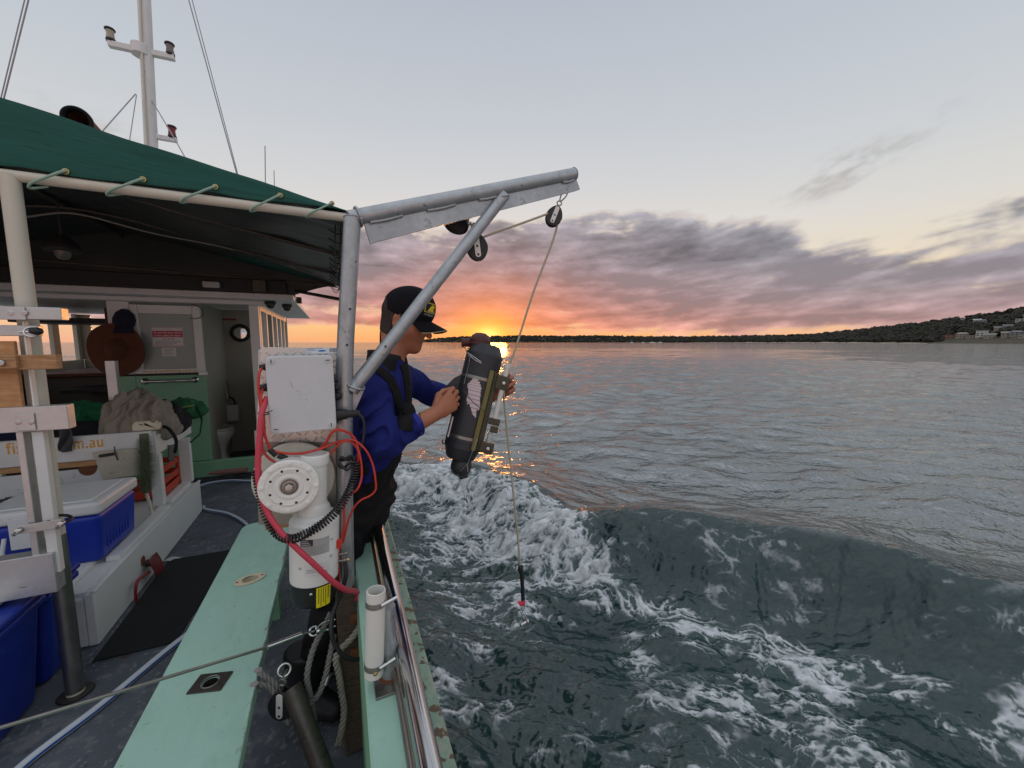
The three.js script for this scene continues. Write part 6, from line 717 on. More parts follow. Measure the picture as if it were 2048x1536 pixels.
// bait table: white frame of boards with lettering
const TZ = -3.77;
{
  const T = thing('bait_table', 'white timber bait table with orange lettering on its rail', 'table', [-1.9, boxT, -4.2]);
  const post = (px0, px1, z, y1, d) => { const a = onZ(px0, 950, z), b = onZ(px1, 950, z); return part('post', box(a.x, b.x, boxT + 0.012, y1, z - d, z, 0.004), MAT.whiteClean, T); };
  post(300, 322, TZ + 0.005, 0.7, 0.06); post(361, 384, -4.32, 0.7, 0.05); part('post', box(-2.75, -2.69, boxT + 0.012, 0.7, TZ - 0.055, TZ, 0.004), MAT.whiteClean, T);
  const xr = onZ(302, 870, TZ).x; part('aft_rail', box(-2.9, xr + 0.002, 0.705, 0.885, TZ - 0.03, TZ, 0.004), MAT.white, T); part('side_rail', box(xr - 0.028, xr + 0.012, 0.69, 0.875, -4.63, TZ - 0.032, 0.004), MAT.whiteClean, T); part('table_top', box(-2.9, xr - 0.03, 0.72, 0.74, -4.62, TZ - 0.032, 0.003), MAT.white, T); part('timber_strip', box(-2.9, xr - 0.01, 0.665, 0.703, TZ - 0.02, TZ + 0.012, 0.004), MAT.timber, T); part('lower_board', box(-2.9, xr - 0.16, 0.5, 0.645, TZ - 0.03, TZ - 0.004, 0.004), MAT.white, T);
  { const c = onZ(175, 938, TZ); part('rusty_hole', lathe([[0, 0.001], [0.045, 0.0012], [0.05, 0]], c.setZ(TZ - 0.003), EZ, 24), MAT.rust, T); }
  // lettering
  const x0 = onZ(-60, 905, TZ).x, x1 = onZ(209, 880, TZ).x, yc = onZ(150, 890, TZ).y; const t = printCanvas(1024, 110, (k, W, H) => { k.fillStyle = '#d8d8d6'; k.fillRect(0, 0, W, H); k.fillStyle = '#d79a2e'; k.font = 'bold 108px sans-serif'; k.textAlign = 'right'; k.fillText('fishing.com.au', W - 4, 86, W - 8); k.fillStyle = '#d8d8d6'; const r = rng(3); for (let i = 0; i < 26; i++) k.fillRect(560 + 330 * r(), 10 + 80 * r(), 4 + 16 * r(), 3 + 7 * r()); }); const [g, m] = card(V3((x0 + x1) / 2, yc, TZ + 0.0015), EX, EY, x1 - x0, 0.105, 0.002, t, 0.5); part('lettering', g, m, T, 'worn orange web address lettering');
  { const q = onX(345, 855, xr + 0.014), lt = printCanvas(256, 128, (k, W, H) => { k.fillStyle = '#cfcfcc'; k.fillRect(0, 0, W, H); k.fillStyle = '#555'; for (let j = 0; j < 5; j++) for (let i = 0; i < 14; i++) if ((i * 7 + j * 3) % 5) k.fillRect(10 + 17 * i, 14 + 22 * j, 11, 8); k.fillStyle = '#a33'; k.fillRect(40, 60, 90, 8); }); const [a, b] = card(q.setX(xr + 0.0135), V3(0, 0, -1), EY, 0.4, 0.11, 0.002, lt); part('fish_size_chart', a, b, T, 'printed white chart on the side rail'); }
}
{ // upright channel beside the table, hose elbow, cutting board, brush, bucket, crate
  const a = onZ(209, 722, -4.5), b = onZ(229, 722, -4.5); const U = thing('upright_channel', 'bare aluminium channel standing up behind the table', 'channel', [(a.x + b.x) / 2, 0.74, -4.5]); part('web', box(a.x, b.x, 0.742, a.y, -4.505, -4.5, 0.001), MAT.alu, U); part('flange', box(a.x, a.x + 0.005, 0.742, a.y, -4.56, -4.506, 0.001), MAT.alu, U); part('flange', box(b.x - 0.005, b.x, 0.742, a.y, -4.56, -4.506, 0.001), MAT.alu, U);
  const c = onZ(236, 925, TZ + 0.04), C = thing('cutting_board', 'stained beige cutting board hanging from the table rail', 'cutting board', c); part('board', plate([[-0.14, 0.085], [0.12, 0.1], [0.155, -0.1], [-0.09, -0.12]], c, V3(1, -0.03, 0.1), EY, 0.014, 0.004), tmat(paintTex([186, 178, 160], { mottle: 14, dirt: [[140, 130, 112], 0.2] }), 0.3, 0.6), C); part('grip_slot', plate(roundRect(0.1, 0.022, 0.01), c.clone().add(V3(-0.05, 0.065, 0.008)), V3(1, 0.12, 0.1), EY, 0.003, 0.0005), MAT.black, C); part('wire_hook', tube([c.clone().add(V3(-0.01, 0.12, 0)), c.clone().add(V3(-0.005, 0.08, 0.014)), c.clone().add(V3(0.004, 0.02, 0.012))], 0.004, 12, 6), MAT.darkSteel, C);
  // long bristled deck brush
  const bt = onZ(288, 868, TZ + 0.14), bb = onZ(293, 985, TZ + 0.16), B = thing('deck_brush', 'bushy green grey deck brush hanging on the table corner', 'brush', bb); const r = rng(21), tri = []; const ax = bb.clone().sub(bt), L = ax.length(); ax.normalize(); for (let i = 0; i < 5200; i++) { const t = r(), th = r() * 6.2832, base = bt.clone().addScaledVector(ax, L * (0.04 + 0.9 * t)), out = V3(Math.cos(th), 0, Math.sin(th)), len = 0.07 * (0.75 + 0.5 * r()) * (0.75 + 0.35 * Math.sin(Math.PI * t)), tip = base.clone().addScaledVector(out, len).addScaledVector(ax, (r() - 0.3) * 0.035), side = out.clone().cross(ax).multiplyScalar(0.0016); tri.push(base.x + side.x, base.y + side.y, base.z + side.z, base.x - side.x, base.y - side.y, base.z - side.z, tip.x, tip.y, tip.z); } const g = new THREE.BufferGeometry(); g.setAttribute('position', new THREE.Float32BufferAttribute(tri, 3)); g.computeVertexNormals(); const br = part('bristles', g, mat(lin(0.16, 0.2, 0.12), 0.9), B); br.userData.kind = 'stuff'; part('core', rod(bt, bb, 0.026, 0.022), mat(lin(0.1, 0.13, 0.07), 0.8), B); part('handle', rod(bb, bb.clone().add(V3(0.03, -0.16, 0.03)), 0.01, 0.01), MAT.cream, B);
  const k = onZ(262, 928, TZ - 0.02), K = thing('green_bucket', 'small lime green bucket behind the brush', 'bucket', k); part('pail', lathe([[0, -0.12], [0.05, -0.12], [0.066, 0.05], [0.07, 0.055], [0.066, 0.06], [0.06, 0.05], [0.046, -0.11], [0, -0.11]], k, EY, 28), mat(lin(0.16, 0.36, 0.1), 0.5), K); part('rim', ring(k.clone().add(V3(0, 0.057, 0)), EY, 0.068, 0.005, 28), mat(lin(0.2, 0.45, 0.12), 0.5), K);
  // orange red crate: slatted sides
  const or = mat(lin(0.5, 0.04, 0.012), 0.45), x0 = -1.62, x1 = -1.28, z0 = -3.96, z1 = -4.32, y0 = 0.31, y1 = 0.55, Q = thing('fish_crate', 'bright orange red plastic crate under the bait table', 'crate', [-1.45, y0, -4.14]); part('base', box(x0, x1, y0, y0 + 0.012, z1, z0, 0.004), or, Q); for (const y of [y0 + 0.014, y0 + 0.09, y1 - 0.05]) for (const q of [[x0, x1, z0 - 0.008, z0], [x0, x1, z1, z1 + 0.008], [x0, x0 + 0.008, z1 + 0.009, z0 - 0.009], [x1 - 0.008, x1, z1 + 0.009, z0 - 0.009]]) part('slat', box(q[0], q[1], y, y + 0.05, q[2], q[3], 0.003), or, Q); for (const x of [x0 + 0.01, x1 - 0.01]) for (const z of [z0 - 0.01, z1 + 0.01]) part('corner_post', box(x - 0.012, x + 0.012, y0 + 0.013, y1 + 0.002, z - 0.012, z + 0.012, 0.004), or, Q);
  single('pvc_elbow', tube([onZ(60, 955, -3.6), onZ(95, 952, -3.6), onZ(112, 958, -3.6), onZ(118, 975, -3.6), onZ(112, 992, -3.6)], 0.022, 40, 16), whiteP, 'white plastic pipe bend behind the pole', 'pipe');
}
// heaps of cloth: closed lumps with folds
function heap(c, rx, ry, rz, seed, fold, n = 42) { const g = new THREE.SphereGeometry(1, n * 2, n), p = g.attributes.position; for (let i = 0; i < p.count; i++) { const x = p.getX(i), y = p.getY(i), z = p.getZ(i); const w = 0.5 * fbm(x * 1.6 + seed, z * 1.6, seed, 3), f = ridged(x * 1.9 + w + seed * 3, y * 1.3 + z * 1.9 + w, seed + 1, 4), s = 1 + 0.3 * fbm(x * 1.1 + seed, y * 1.1 + z, seed + 2, 3) + fold * (f - 0.3); p.setXYZ(i, c.x + rx * x * s, c.y + ry * (y < 0 ? y * 0.55 : y * s), c.z + rz * z * s); } g.computeVertexNormals(); return mergeVertices(g); }
{
  const clothT = tex(256, 256, (u, v, c) => { const q = 9 * fineT(u, v) + 4 * Math.sin(u * 500) * Math.sin(v * 500); c[0] = 225 + q; c[1] = 225 + q; c[2] = 225 + q; }); const cloth = (r, g, b, rough = 0.9) => mat(lin(r, g, b), rough, 0, { map: clothT, bumpMap: grainBump, bumpScale: 0.001, sheen: 0.2 });
  const j = onZ(285, 830, -4.05); const J = thing('beige_jacket', 'crumpled beige jacket piled on the bait table', 'jacket', j); part('jacket_body', heap(V3(j.x - 0.02, 0.86, -4.05), 0.22, 0.27, 0.2, 4.4, 0.3), cloth(0.36, 0.31, 0.25), J); part('sleeve', sheet((u, v) => { const a = onZ(262, 785, -3.95), b = onZ(218, 876, -3.85), p = a.clone().lerp(b, v); return p.add(V3(0.1 * (u - 0.5) * (1 + 0.4 * v) + 0.012 * Math.sin(v * 17), 0.035 * Math.sin(u * 9 + v * 5) * 0.6, 0.05 * Math.cos((u - 0.5) * 3) + 0.012 * Math.sin(u * 14 + v * 6))); }, 20, 26, 0.006), cloth(0.36, 0.31, 0.25), J); part('hem', sheet((u, v) => { const a = onZ(lerp(258, 322, u), lerp(800, 868, v), -3.83); return a.add(V3(0.012 * Math.sin(v * 11 + u * 3), 0, 0.022 * Math.sin(u * 15 + v * 4) + 0.012 * noise(u * 7, v * 5))); }, 26, 22, 0.005), cloth(0.36, 0.31, 0.25), J);
  const k = onZ(325, 850, -4.2), K = thing('black_bag', 'black bag slumped beside the beige jacket', 'bag', k); part('bag_body', heap(V3(k.x, 0.84, -4.25), 0.16, 0.2, 0.2, 8.1, 0.16), cloth(0.012, 0.012, 0.015), K); part('strap', tube([onZ(318, 850, -3.98), onZ(338, 858, -3.9), onZ(352, 880, -3.9), onZ(350, 905, -3.95)], 0.012, 30, 6), cloth(0.012, 0.012, 0.015), K); part('pocket', plate(roundRect(0.14, 0.08, 0.03), onZ(312, 838, -4.0), V3(1, 0.4, 0.3), EY, 0.012, 0.004), mat(lin(0.14, 0.14, 0.15), 0.6), K);
  const gr = cloth(0.02, 0.14, 0.05), G = thing('green_bag', 'green carry bag with long strap on the table end', 'bag', onZ(372, 830, -4.5)); part('bag_body', heap(V3(onZ(368, 830, -4.5).x, 0.9, -4.52), 0.17, 0.12, 0.16, 2.7, 0.2), gr, G); part('strap', sheet((u, v) => { const pts = [[392, 812], [404, 838], [400, 868], [380, 886], [352, 890]], t = v * 4, i = Math.min(3, t | 0), f = t - i; const q = onZ(lerp(pts[i][0], pts[i + 1][0], f), lerp(pts[i][1], pts[i + 1][1], f), -4.35); return q.add(V3(0.02 * (u - 0.5), 0.03 * (u - 0.5), 0.03 * (u - 0.5))); }, 3, 30, 0.004), gr, G); part('yellow_trim', tube([onZ(345, 822, -4.35), onZ(365, 815, -4.33), onZ(388, 810, -4.35)], 0.006, 20, 6), mat(lin(0.3, 0.36, 0.05), 0.7), G);
  const d = onZ(150, 860, -4.1); single('dark_jacket', heap(V3(d.x, 0.8, -4.1), 0.4, 0.13, 0.22, 6.3, 0.22), cloth(0.012, 0.013, 0.02), 'dark navy clothing heaped along the bait table', 'clothing'); single('dark_bag', heap(V3(onZ(20, 870, -4.05).x, 0.82, -4.1), 0.3, 0.14, 0.2, 9.3, 0.2), cloth(0.01, 0.014, 0.05), 'dark blue bag heaped at the far end of the table', 'bag');
  const n = onZ(135, 820, -4.3), ng = heap(V3(n.x, 0.93, -4.35), 0.24, 0.12, 0.16, 3.6, 0.35, 60); single('green_net', ng, mat(lin(0.015, 0.19, 0.08), 0.85, 0, { bumpMap: sized(grainBump, 0.12), bumpScale: 0.01 }), 'bright green bundled netting lying on the dark clothing', 'net');
  const c = onZ(290, 862, TZ - 0.02), C = thing('soap_can', 'small cream plastic can with handle on the table rail', 'can', c); const cm = mat(lin(0.62, 0.55, 0.42), 0.5); part('can_body', plate([[-0.075, -0.02], [0.075, -0.02], [0.078, 0.03], [0.04, 0.035], [0.03, 0.05], [-0.055, 0.05], [-0.075, 0.025]], V3(c.x, 0.908, TZ - 0.06), EX, EY, 0.07, 0.006, [[-0.02, 0.032, 0.012]]), cm, C); part('nozzle', join([rod(V3(c.x + 0.05, 0.935, TZ - 0.06), V3(c.x + 0.05, 0.965, TZ - 0.06), 0.018), rod(V3(c.x + 0.05, 0.965, TZ - 0.06), V3(c.x + 0.048, 1.0, TZ - 0.06), 0.008)]), cm, C);
  const s = onZ(135, 865, TZ + 0.02); single('grey_rag', sheet((u, v) => onZ(lerp(122, 148, u) + 4 * Math.sin(v * 5), lerp(858, 902, v), TZ + 0.02).add(V3(0, 0, 0.02 * Math.sin(u * 7 + v * 4) + 0.02)), 12, 14, 0.005), cloth(0.08, 0.08, 0.085), 'grey rag strap hung over the lettered rail', 'rag');
  for (const [px, w] of [[342, 'grey canvas strip hanging from the table side rail'], [372, 'dark plank strip standing behind the table rail']]) single('hanging_strip', sheet((u, v) => onX(lerp(px - 5, px + 6, u), lerp(px === 342 ? 890 : 882, px === 342 ? 922 : 958, v), onZ(302, 870, TZ).x + (px === 342 ? 0.02 : -0.04)), 4, 12, 0.008), mat(lin(0.1, 0.1, 0.09), 0.9), w, 'strip');
}
// ---------- mat and hoses on the deck ----------
{
  const q = [onY(185, 1326, 0), onY(352, 1286, 0), onY(470, 1100, 0), onY(338, 1122, 0)]; const g = plate([[q[0].x, -q[0].z], [q[1].x, -q[1].z], [q[2].x, -q[2].z], [q[3].x, -q[3].z]], V3(0, 0.006, 0), EX, V3(0, 0, -1), 0.008, 0.002); boxUV(g); single('rubber_mat', g, MAT.rubber, 'black ribbed rubber mat lying on the deck', 'mat');
  const st = tex(64, 128, (u, v, c) => { const b = Math.abs((v * 3) % 1 - 0.3) < 0.13; c[0] = b ? 30 : 205; c[1] = b ? 84 : 212; c[2] = b ? 176 : 218; });
  const hose = (pts, label, r = 0.016) => { const cv = new THREE.CatmullRomCurve3(pts), L = cv.getLength(), n = 120; const g = new THREE.TubeGeometry(cv, n, r, 24, false); const m = mat(lin(1, 1, 1), 0.35, 0, { map: st }); single('deck_hose', g, m, label, 'hose'); };
  hose([onY(-40, 1620, 0.017), onY(40, 1536, 0.017), onY(200, 1412, 0.017), onY(345, 1292, 0.017), V3(-0.66, 0.017, -2.6), V3(-0.52, 0.017, -2.75)], 'white hose with blue stripe running from under the bench');
  hose([V3(-1.16, 0.017, -4.44), onY(410, 1018, 0.017), onY(455, 1027, 0.017), onY(490, 1046, 0.017), V3(-0.64, 0.017, -3.6), V3(-0.5, 0.017, -3.2), V3(-0.4, 0.017, -2.9)], 'white hose curving round from the hatch box to the bench', 0.013); hose([V3(-1.4, 0.017, -5.05), onY(420, 966, 0.017), onY(460, 961, 0.017), onY(508, 962, 0.017), V3(-0.3, 0.017, -4.9)], 'white hose lying across the deck before the cabin', 0.013);
  const w = onY(345, 1118, 0.01); single('paper_scrap', sheet((u, v) => V3(w.x + (u - 0.5) * 0.09, 0.006 + 0.01 * Math.sin(u * 4 + v), w.z + (v - 0.5) * 0.05), 6, 4, 0.001), mat(lin(0.5, 0.5, 0.48), 0.8), 'torn white label scrap on the deck by the hatch', 'scrap');
}
// ---------- the person at the rail ----------
// naive surface nets over a box of cells
function meshField(lo, hi, cell, f) {
  const nx = Math.ceil((hi.x - lo.x) / cell) + 1, ny = Math.ceil((hi.y - lo.y) / cell) + 1, nz = Math.ceil((hi.z - lo.z) / cell) + 1, F = new Float32Array(nx * ny * nz), id = new Int32Array(nx * ny * nz).fill(-1), P = [], I = [];
  const q = V3(0, 0, 0); let k = 0; for (let z = 0; z < nz; z++) for (let y = 0; y < ny; y++) for (let x = 0; x < nx; x++) { q.set(lo.x + x * cell, lo.y + y * cell, lo.z + z * cell); F[k++] = f(q); }
  const sx = 1, sy = nx, sz = nx * ny, E = [[0, 1], [2, 3], [4, 5], [6, 7], [0, 2], [1, 3], [4, 6], [5, 7], [0, 4], [1, 5], [2, 6], [3, 7]], O = [0, sx, sy, sx + sy, sz, sz + sx, sz + sy, sz + sx + sy];
  for (let z = 0; z < nz - 1; z++) for (let y = 0; y < ny - 1; y++) for (let x = 0; x < nx - 1; x++) { const b = x + y * sy + z * sz; let m = 0; for (let i = 0; i < 8; i++) if (F[b + O[i]] < 0) m |= 1 << i; if (m === 0 || m === 255) continue; let X = 0, Y = 0, Z = 0, n = 0; for (const [a, c] of E) { const ia = (m >> a) & 1, ic = (m >> c) & 1; if (ia === ic) continue; const fa = F[b + O[a]], fc = F[b + O[c]], t = fa / (fa - fc); X += (a & 1) + t * ((c & 1) - (a & 1)); Y += ((a >> 1) & 1) + t * (((c >> 1) & 1) - ((a >> 1) & 1)); Z += (a >> 2) + t * ((c >> 2) - (a >> 2)); n++; } id[b] = P.length / 3; P.push(lo.x + (x + X / n) * cell, lo.y + (y + Y / n) * cell, lo.z + (z + Z / n) * cell); }
  for (let z = 1; z < nz - 1; z++) for (let y = 1; y < ny - 1; y++) for (let x = 1; x < nx - 1; x++) { const b = x + y * sy + z * sz, s = F[b] < 0; for (const [d, u, v] of [[sx, sy, sz], [sy, sz, sx], [sz, sx, sy]]) { const t = F[b + d] < 0; if (s === t) continue; const A = id[b], B = id[b - u], C = id[b - u - v], D = id[b - v]; if (A < 0 || B < 0 || C < 0 || D < 0) continue; if (s) I.push(A, B, C, A, C, D); else I.push(A, C, B, A, D, C); } }
  const g = new THREE.BufferGeometry(); g.setAttribute('position', new THREE.Float32BufferAttribute(P, 3)); g.setIndex(I); g.computeVertexNormals(); return g;
}
const smin = (a, b, k) => { const h = Math.max(k - Math.abs(a - b), 0) / k; return Math.min(a, b) - h * h * k * 0.25; };
const _u = V3(0, 0, 0), _t1 = V3(0, 0, 0), _t2 = V3(0, 0, 0);
function bone(a, b, ra, rb) { const d = b.clone().sub(a), l2 = d.lengthSq(); return p => { const t = clamp(_u.copy(p).sub(a).dot(d) / l2), x = p.x - a.x - d.x * t, y = p.y - a.y - d.y * t, z = p.z - a.z - d.z * t; return Math.sqrt(x * x + y * y + z * z) - (ra + (rb - ra) * t); }; }
function ell(c, r, M) { // ellipsoid in the frame M (three axes)
  return p => { const x = p.x - c.x, y = p.y - c.y, z = p.z - c.z; const a = (x * M[0].x + y * M[0].y + z * M[0].z) / r[0], b = (x * M[1].x + y * M[1].y + z * M[1].z) / r[1], k = (x * M[2].x + y * M[2].y + z * M[2].z) / r[2]; const l = Math.sqrt(a * a + b * b + k * k); return (l - 1) * Math.min(r[0], r[1], r[2]) * (l > 0.3 ? 1 : 1); }; }
const blend = (list, k) => p => { let d = list[0](p); for (let i = 1; i < list.length; i++) d = smin(d, list[i](p), k); return d; };
const UP = V3(0, 1, 0), FD3 = V3(0.80, 0, 0.60).normalize(), RT = V3(-FD3.z, 0, FD3.x);     // facing, and the side towards the right hand
const J = {}; J.pelvis = at(716, 1005, 1.74); J.chest = at(760, 850, 1.745); J.upper = at(768, 772, 1.75); J.neck = at(776, 722, 1.755);
J.rs = at(741, 775, 1.6); J.re = at(764, 884, 1.51); J.rw = at(872, 826, 1.665); J.ls = at(806, 757, 1.92); J.le = at(872, 792, 2.06); J.lw = at(988, 790, 1.97);
J.rh = J.pelvis.clone().addScaledVector(RT, 0.09); J.lh = J.pelvis.clone().addScaledVector(RT, -0.09);
J.ra = V3(-0.165, 0.09, -1.73); J.la = V3(-0.06, 0.09, -1.9); J.rk = J.rh.clone().lerp(J.ra, 0.5).addScaledVector(FD3, 0.035); J.lk = J.lh.clone().lerp(J.la, 0.5).addScaledVector(FD3, 0.035);
const HC = at(810, 641, 1.765), HF = FD3.clone().applyAxisAngle(UP, 0.1).multiplyScalar(0.93).add(V3(0, -0.36, 0)).normalize(), HR = HF.clone().cross(UP).normalize(), HU = HR.clone().cross(HF).normalize();
const hp = (x, y, z) => HC.clone().addScaledVector(HR, x).addScaledVector(HU, y).addScaledVector(HF, z);    // head frame: right, up, forward
const HM = [HR, HU, HF], TM = [RT, UP, FD3];
const torsoUp = J.upper.clone().sub(J.pelvis).normalize(), TM2 = [RT, torsoUp, RT.clone().cross(torsoUp).normalize().negate()];
const torsoParts = (o) => [ell(J.pelvis.clone().addScaledVector(torsoUp, 0.02), [0.16 + o, 0.15 + o, 0.108 + o], TM2), ell(J.pelvis.clone().lerp(J.chest, 0.55), [0.148 + o, 0.18 + o, 0.104 + o], TM2), ell(J.chest.clone().addScaledVector(torsoUp, 0.03), [0.165 + o, 0.19 + o, 0.122 + o], TM2), bone(J.rs.clone().lerp(J.upper, 0.3), J.ls.clone().lerp(J.upper, 0.3), 0.072 + o, 0.072 + o), bone(J.neck.clone().addScaledVector(UP, -0.03), J.upper, 0.066 + o, 0.09 + o)];
const armR = o => [bone(J.rs, J.re, 0.056 + o, 0.046 + o), bone(J.re, J.rw, 0.045 + o, 0.031 + o)], armL = o => [bone(J.ls, J.le, 0.056 + o, 0.046 + o), bone(J.le, J.lw, 0.045 + o, 0.031 + o)];
const legs = o => [bone(J.rh, J.rk, 0.088 + o, 0.062 + o), bone(J.rk, J.ra, 0.062 + o, 0.05 + o), bone(J.lh, J.lk, 0.088 + o, 0.062 + o), bone(J.lk, J.la, 0.062 + o, 0.05 + o)];
// hands: a palm and five jointed fingers, frame: along the hand, from little finger to index, out of the back of the hand
function hand(w, al, ac, bk, side, curl, thumb, s = 1) {
  const A = al.clone().normalize(), C = ac.clone().addScaledVector(A, -ac.dot(A)).normalize(), B = bk.clone().addScaledVector(A, -bk.dot(A)).addScaledVector(C, -bk.dot(C)).normalize(), pt = (a, c, b) => w.clone().addScaledVector(A, a * s).addScaledVector(C, c * s).addScaledVector(B, b * s);
  const palm = blend([bone(pt(0, 0, 0), pt(0.03, 0.0, 0.0), 0.026 * s, 0.026 * s), bone(pt(0.028, 0.016, 0.002), pt(0.085, 0.03, 0.004), 0.0185 * s, 0.014 * s), bone(pt(0.028, 0.0, 0.002), pt(0.088, 0.009, 0.005), 0.0185 * s, 0.0145 * s), bone(pt(0.028, -0.012, 0.002), pt(0.084, -0.012, 0.004), 0.018 * s, 0.0135 * s), bone(pt(0.028, -0.02, 0), pt(0.076, -0.031, 0.001), 0.0165 * s, 0.0125 * s)], 0.016);
  const parts = [palm]; const len = [0.043, 0.048, 0.045, 0.035], base = [[0.085, 0.033, 0.004], [0.089, 0.0105, 0.006], [0.084, -0.0125, 0.004], [0.076, -0.0335, 0.001]], rad = [0.0092, 0.0096, 0.0091, 0.0082];
  base.forEach((b, i) => { let p = pt(...b), ang = 0; const segs = []; [1, 0.68, 0.52].forEach((k, j) => { ang += curl[j] * (1 + 0.06 * i); const d = A.clone().multiplyScalar(Math.cos(ang)).addScaledVector(B, -Math.sin(ang)); const e = p.clone().addScaledVector(d, len[i] * k * s); segs.push(bone(p, e, rad[i] * s * (1.08 - 0.08 * j), rad[i] * s * (1.0 - 0.1 * j))); p = e; }); const fg = blend(segs, 0.006); parts.push(fg); });
  const t0 = pt(0.022, 0.024, -0.006), t1 = pt(...thumb[0]), t2 = pt(...thumb[1]), t3 = pt(...thumb[2]); const th = blend([bone(t0, t1, 0.016 * s, 0.0125 * s), bone(t1, t2, 0.0125 * s, 0.0105 * s), bone(t2, t3, 0.0105 * s, 0.0085 * s)], 0.008);
  const fp = parts.slice(1); return p => { let d = palm(p); let m = 1e9; for (const f of fp) m = Math.min(m, f(p)); d = smin(d, m, 0.004); return smin(d, th(p), 0.008); };
}
const rHandAl = at(918, 790, 1.73).sub(J.rw), rHand = hand(J.rw, rHandAl, V3(-0.12, 1, -0.05), V3(-0.5, 0.3, 0.82), 1, [0.5, 1.55, 0.9], [[0.055, 0.045, -0.02], [0.086, 0.044, -0.03], [0.112, 0.036, -0.03]], 1.06);
const lHandAl = at(1038, 752, 1.93).sub(J.lw), lHand = hand(J.lw, lHandAl, V3(0.1, 1, 0.05), V3(0.75, 0.1, -0.62), 1, [0.8, 1.3, 0.6], [[0.05, 0.03, -0.045], [0.062, 0.05, -0.07], [0.07, 0.06, -0.095]], 1.12);
// head
const headF = (() => {
  const skull = blend([ell(hp(0, 0.035, -0.012), [0.077, 0.098, 0.1], HM), ell(hp(0, -0.005, 0.03), [0.068, 0.09, 0.068], HM)], 0.03), jaw = blend([bone(hp(0, -0.09, 0.072), hp(0.05, -0.06, 0.0), 0.024, 0.024), bone(hp(0, -0.09, 0.072), hp(-0.05, -0.06, 0.0), 0.024, 0.024), bone(hp(0, -0.1, 0.084), hp(0, -0.09, 0.07), 0.02, 0.024)], 0.03), cheek = blend([ell(hp(0.04, -0.022, 0.065), [0.026, 0.026, 0.024], HM), ell(hp(-0.04, -0.022, 0.065), [0.026, 0.026, 0.024], HM)], 0.02), nose = blend([bone(hp(0, 0.02, 0.088), hp(0, -0.024, 0.127), 0.0085, 0.0135), bone(hp(-0.011, -0.028, 0.1), hp(0.011, -0.028, 0.1), 0.0085, 0.0085)], 0.012), brow = bone(hp(-0.04, 0.027, 0.078), hp(0.04, 0.027, 0.078), 0.014, 0.014), brow2 = bone(hp(-0.012, 0.026, 0.086), hp(0.012, 0.026, 0.086), 0.011, 0.011), lipU = bone(hp(-0.02, -0.052, 0.096), hp(0.02, -0.052, 0.096), 0.008, 0.008), lipL = bone(hp(-0.016, -0.065, 0.093), hp(0.016, -0.065, 0.093), 0.008, 0.008), mouth = ell(hp(0, -0.055, 0.078), [0.034, 0.03, 0.02], HM);
  const eyes = [1, -1].map(s => ell(hp(0.032 * s, 0.006, 0.074), [0.014, 0.0115, 0.0115], HM)), sock = [1, -1].map(s => ell(hp(0.034 * s, 0.006, 0.1), [0.021, 0.0145, 0.019], HM)), ears = [1, -1].map(s => blend([ell(hp(0.081 * s, -0.004, -0.008), [0.0075, 0.029, 0.017], HM), bone(hp(0.078 * s, -0.03, 0.0), hp(0.08 * s, -0.022, -0.003), 0.007, 0.009)], 0.01)), conch = [1, -1].map(s => ell(hp(0.0905 * s, -0.005, -0.003), [0.007, 0.015, 0.008], HM));
  const neck = blend([bone(hp(0, -0.05, -0.035), J.neck, 0.057, 0.061), bone(hp(0, -0.07, -0.01), J.neck.clone().addScaledVector(FD3, 0.02).addScaledVector(UP, -0.03), 0.045, 0.05)], 0.03);
  return p => { let d = smin(smin(smin(skull(p), jaw(p), 0.04), cheek(p), 0.03), mouth(p), 0.025); d = smin(d, brow(p), 0.02); d = smin(d, brow2(p), 0.016); for (const s of sock) d = -smin(-d, s(p), 0.012); d = smin(d, nose(p), 0.016); for (const e of eyes) d = Math.min(d, e(p)); d = smin(d, lipU(p), 0.007); d = smin(d, lipL(p), 0.007); for (let i = 0; i < 2; i++) { let e = ears[i](p); e = -smin(-e, conch[i](p), 0.006); d = smin(d, e, 0.008); } return smin(d, neck(p), 0.03); };
})();
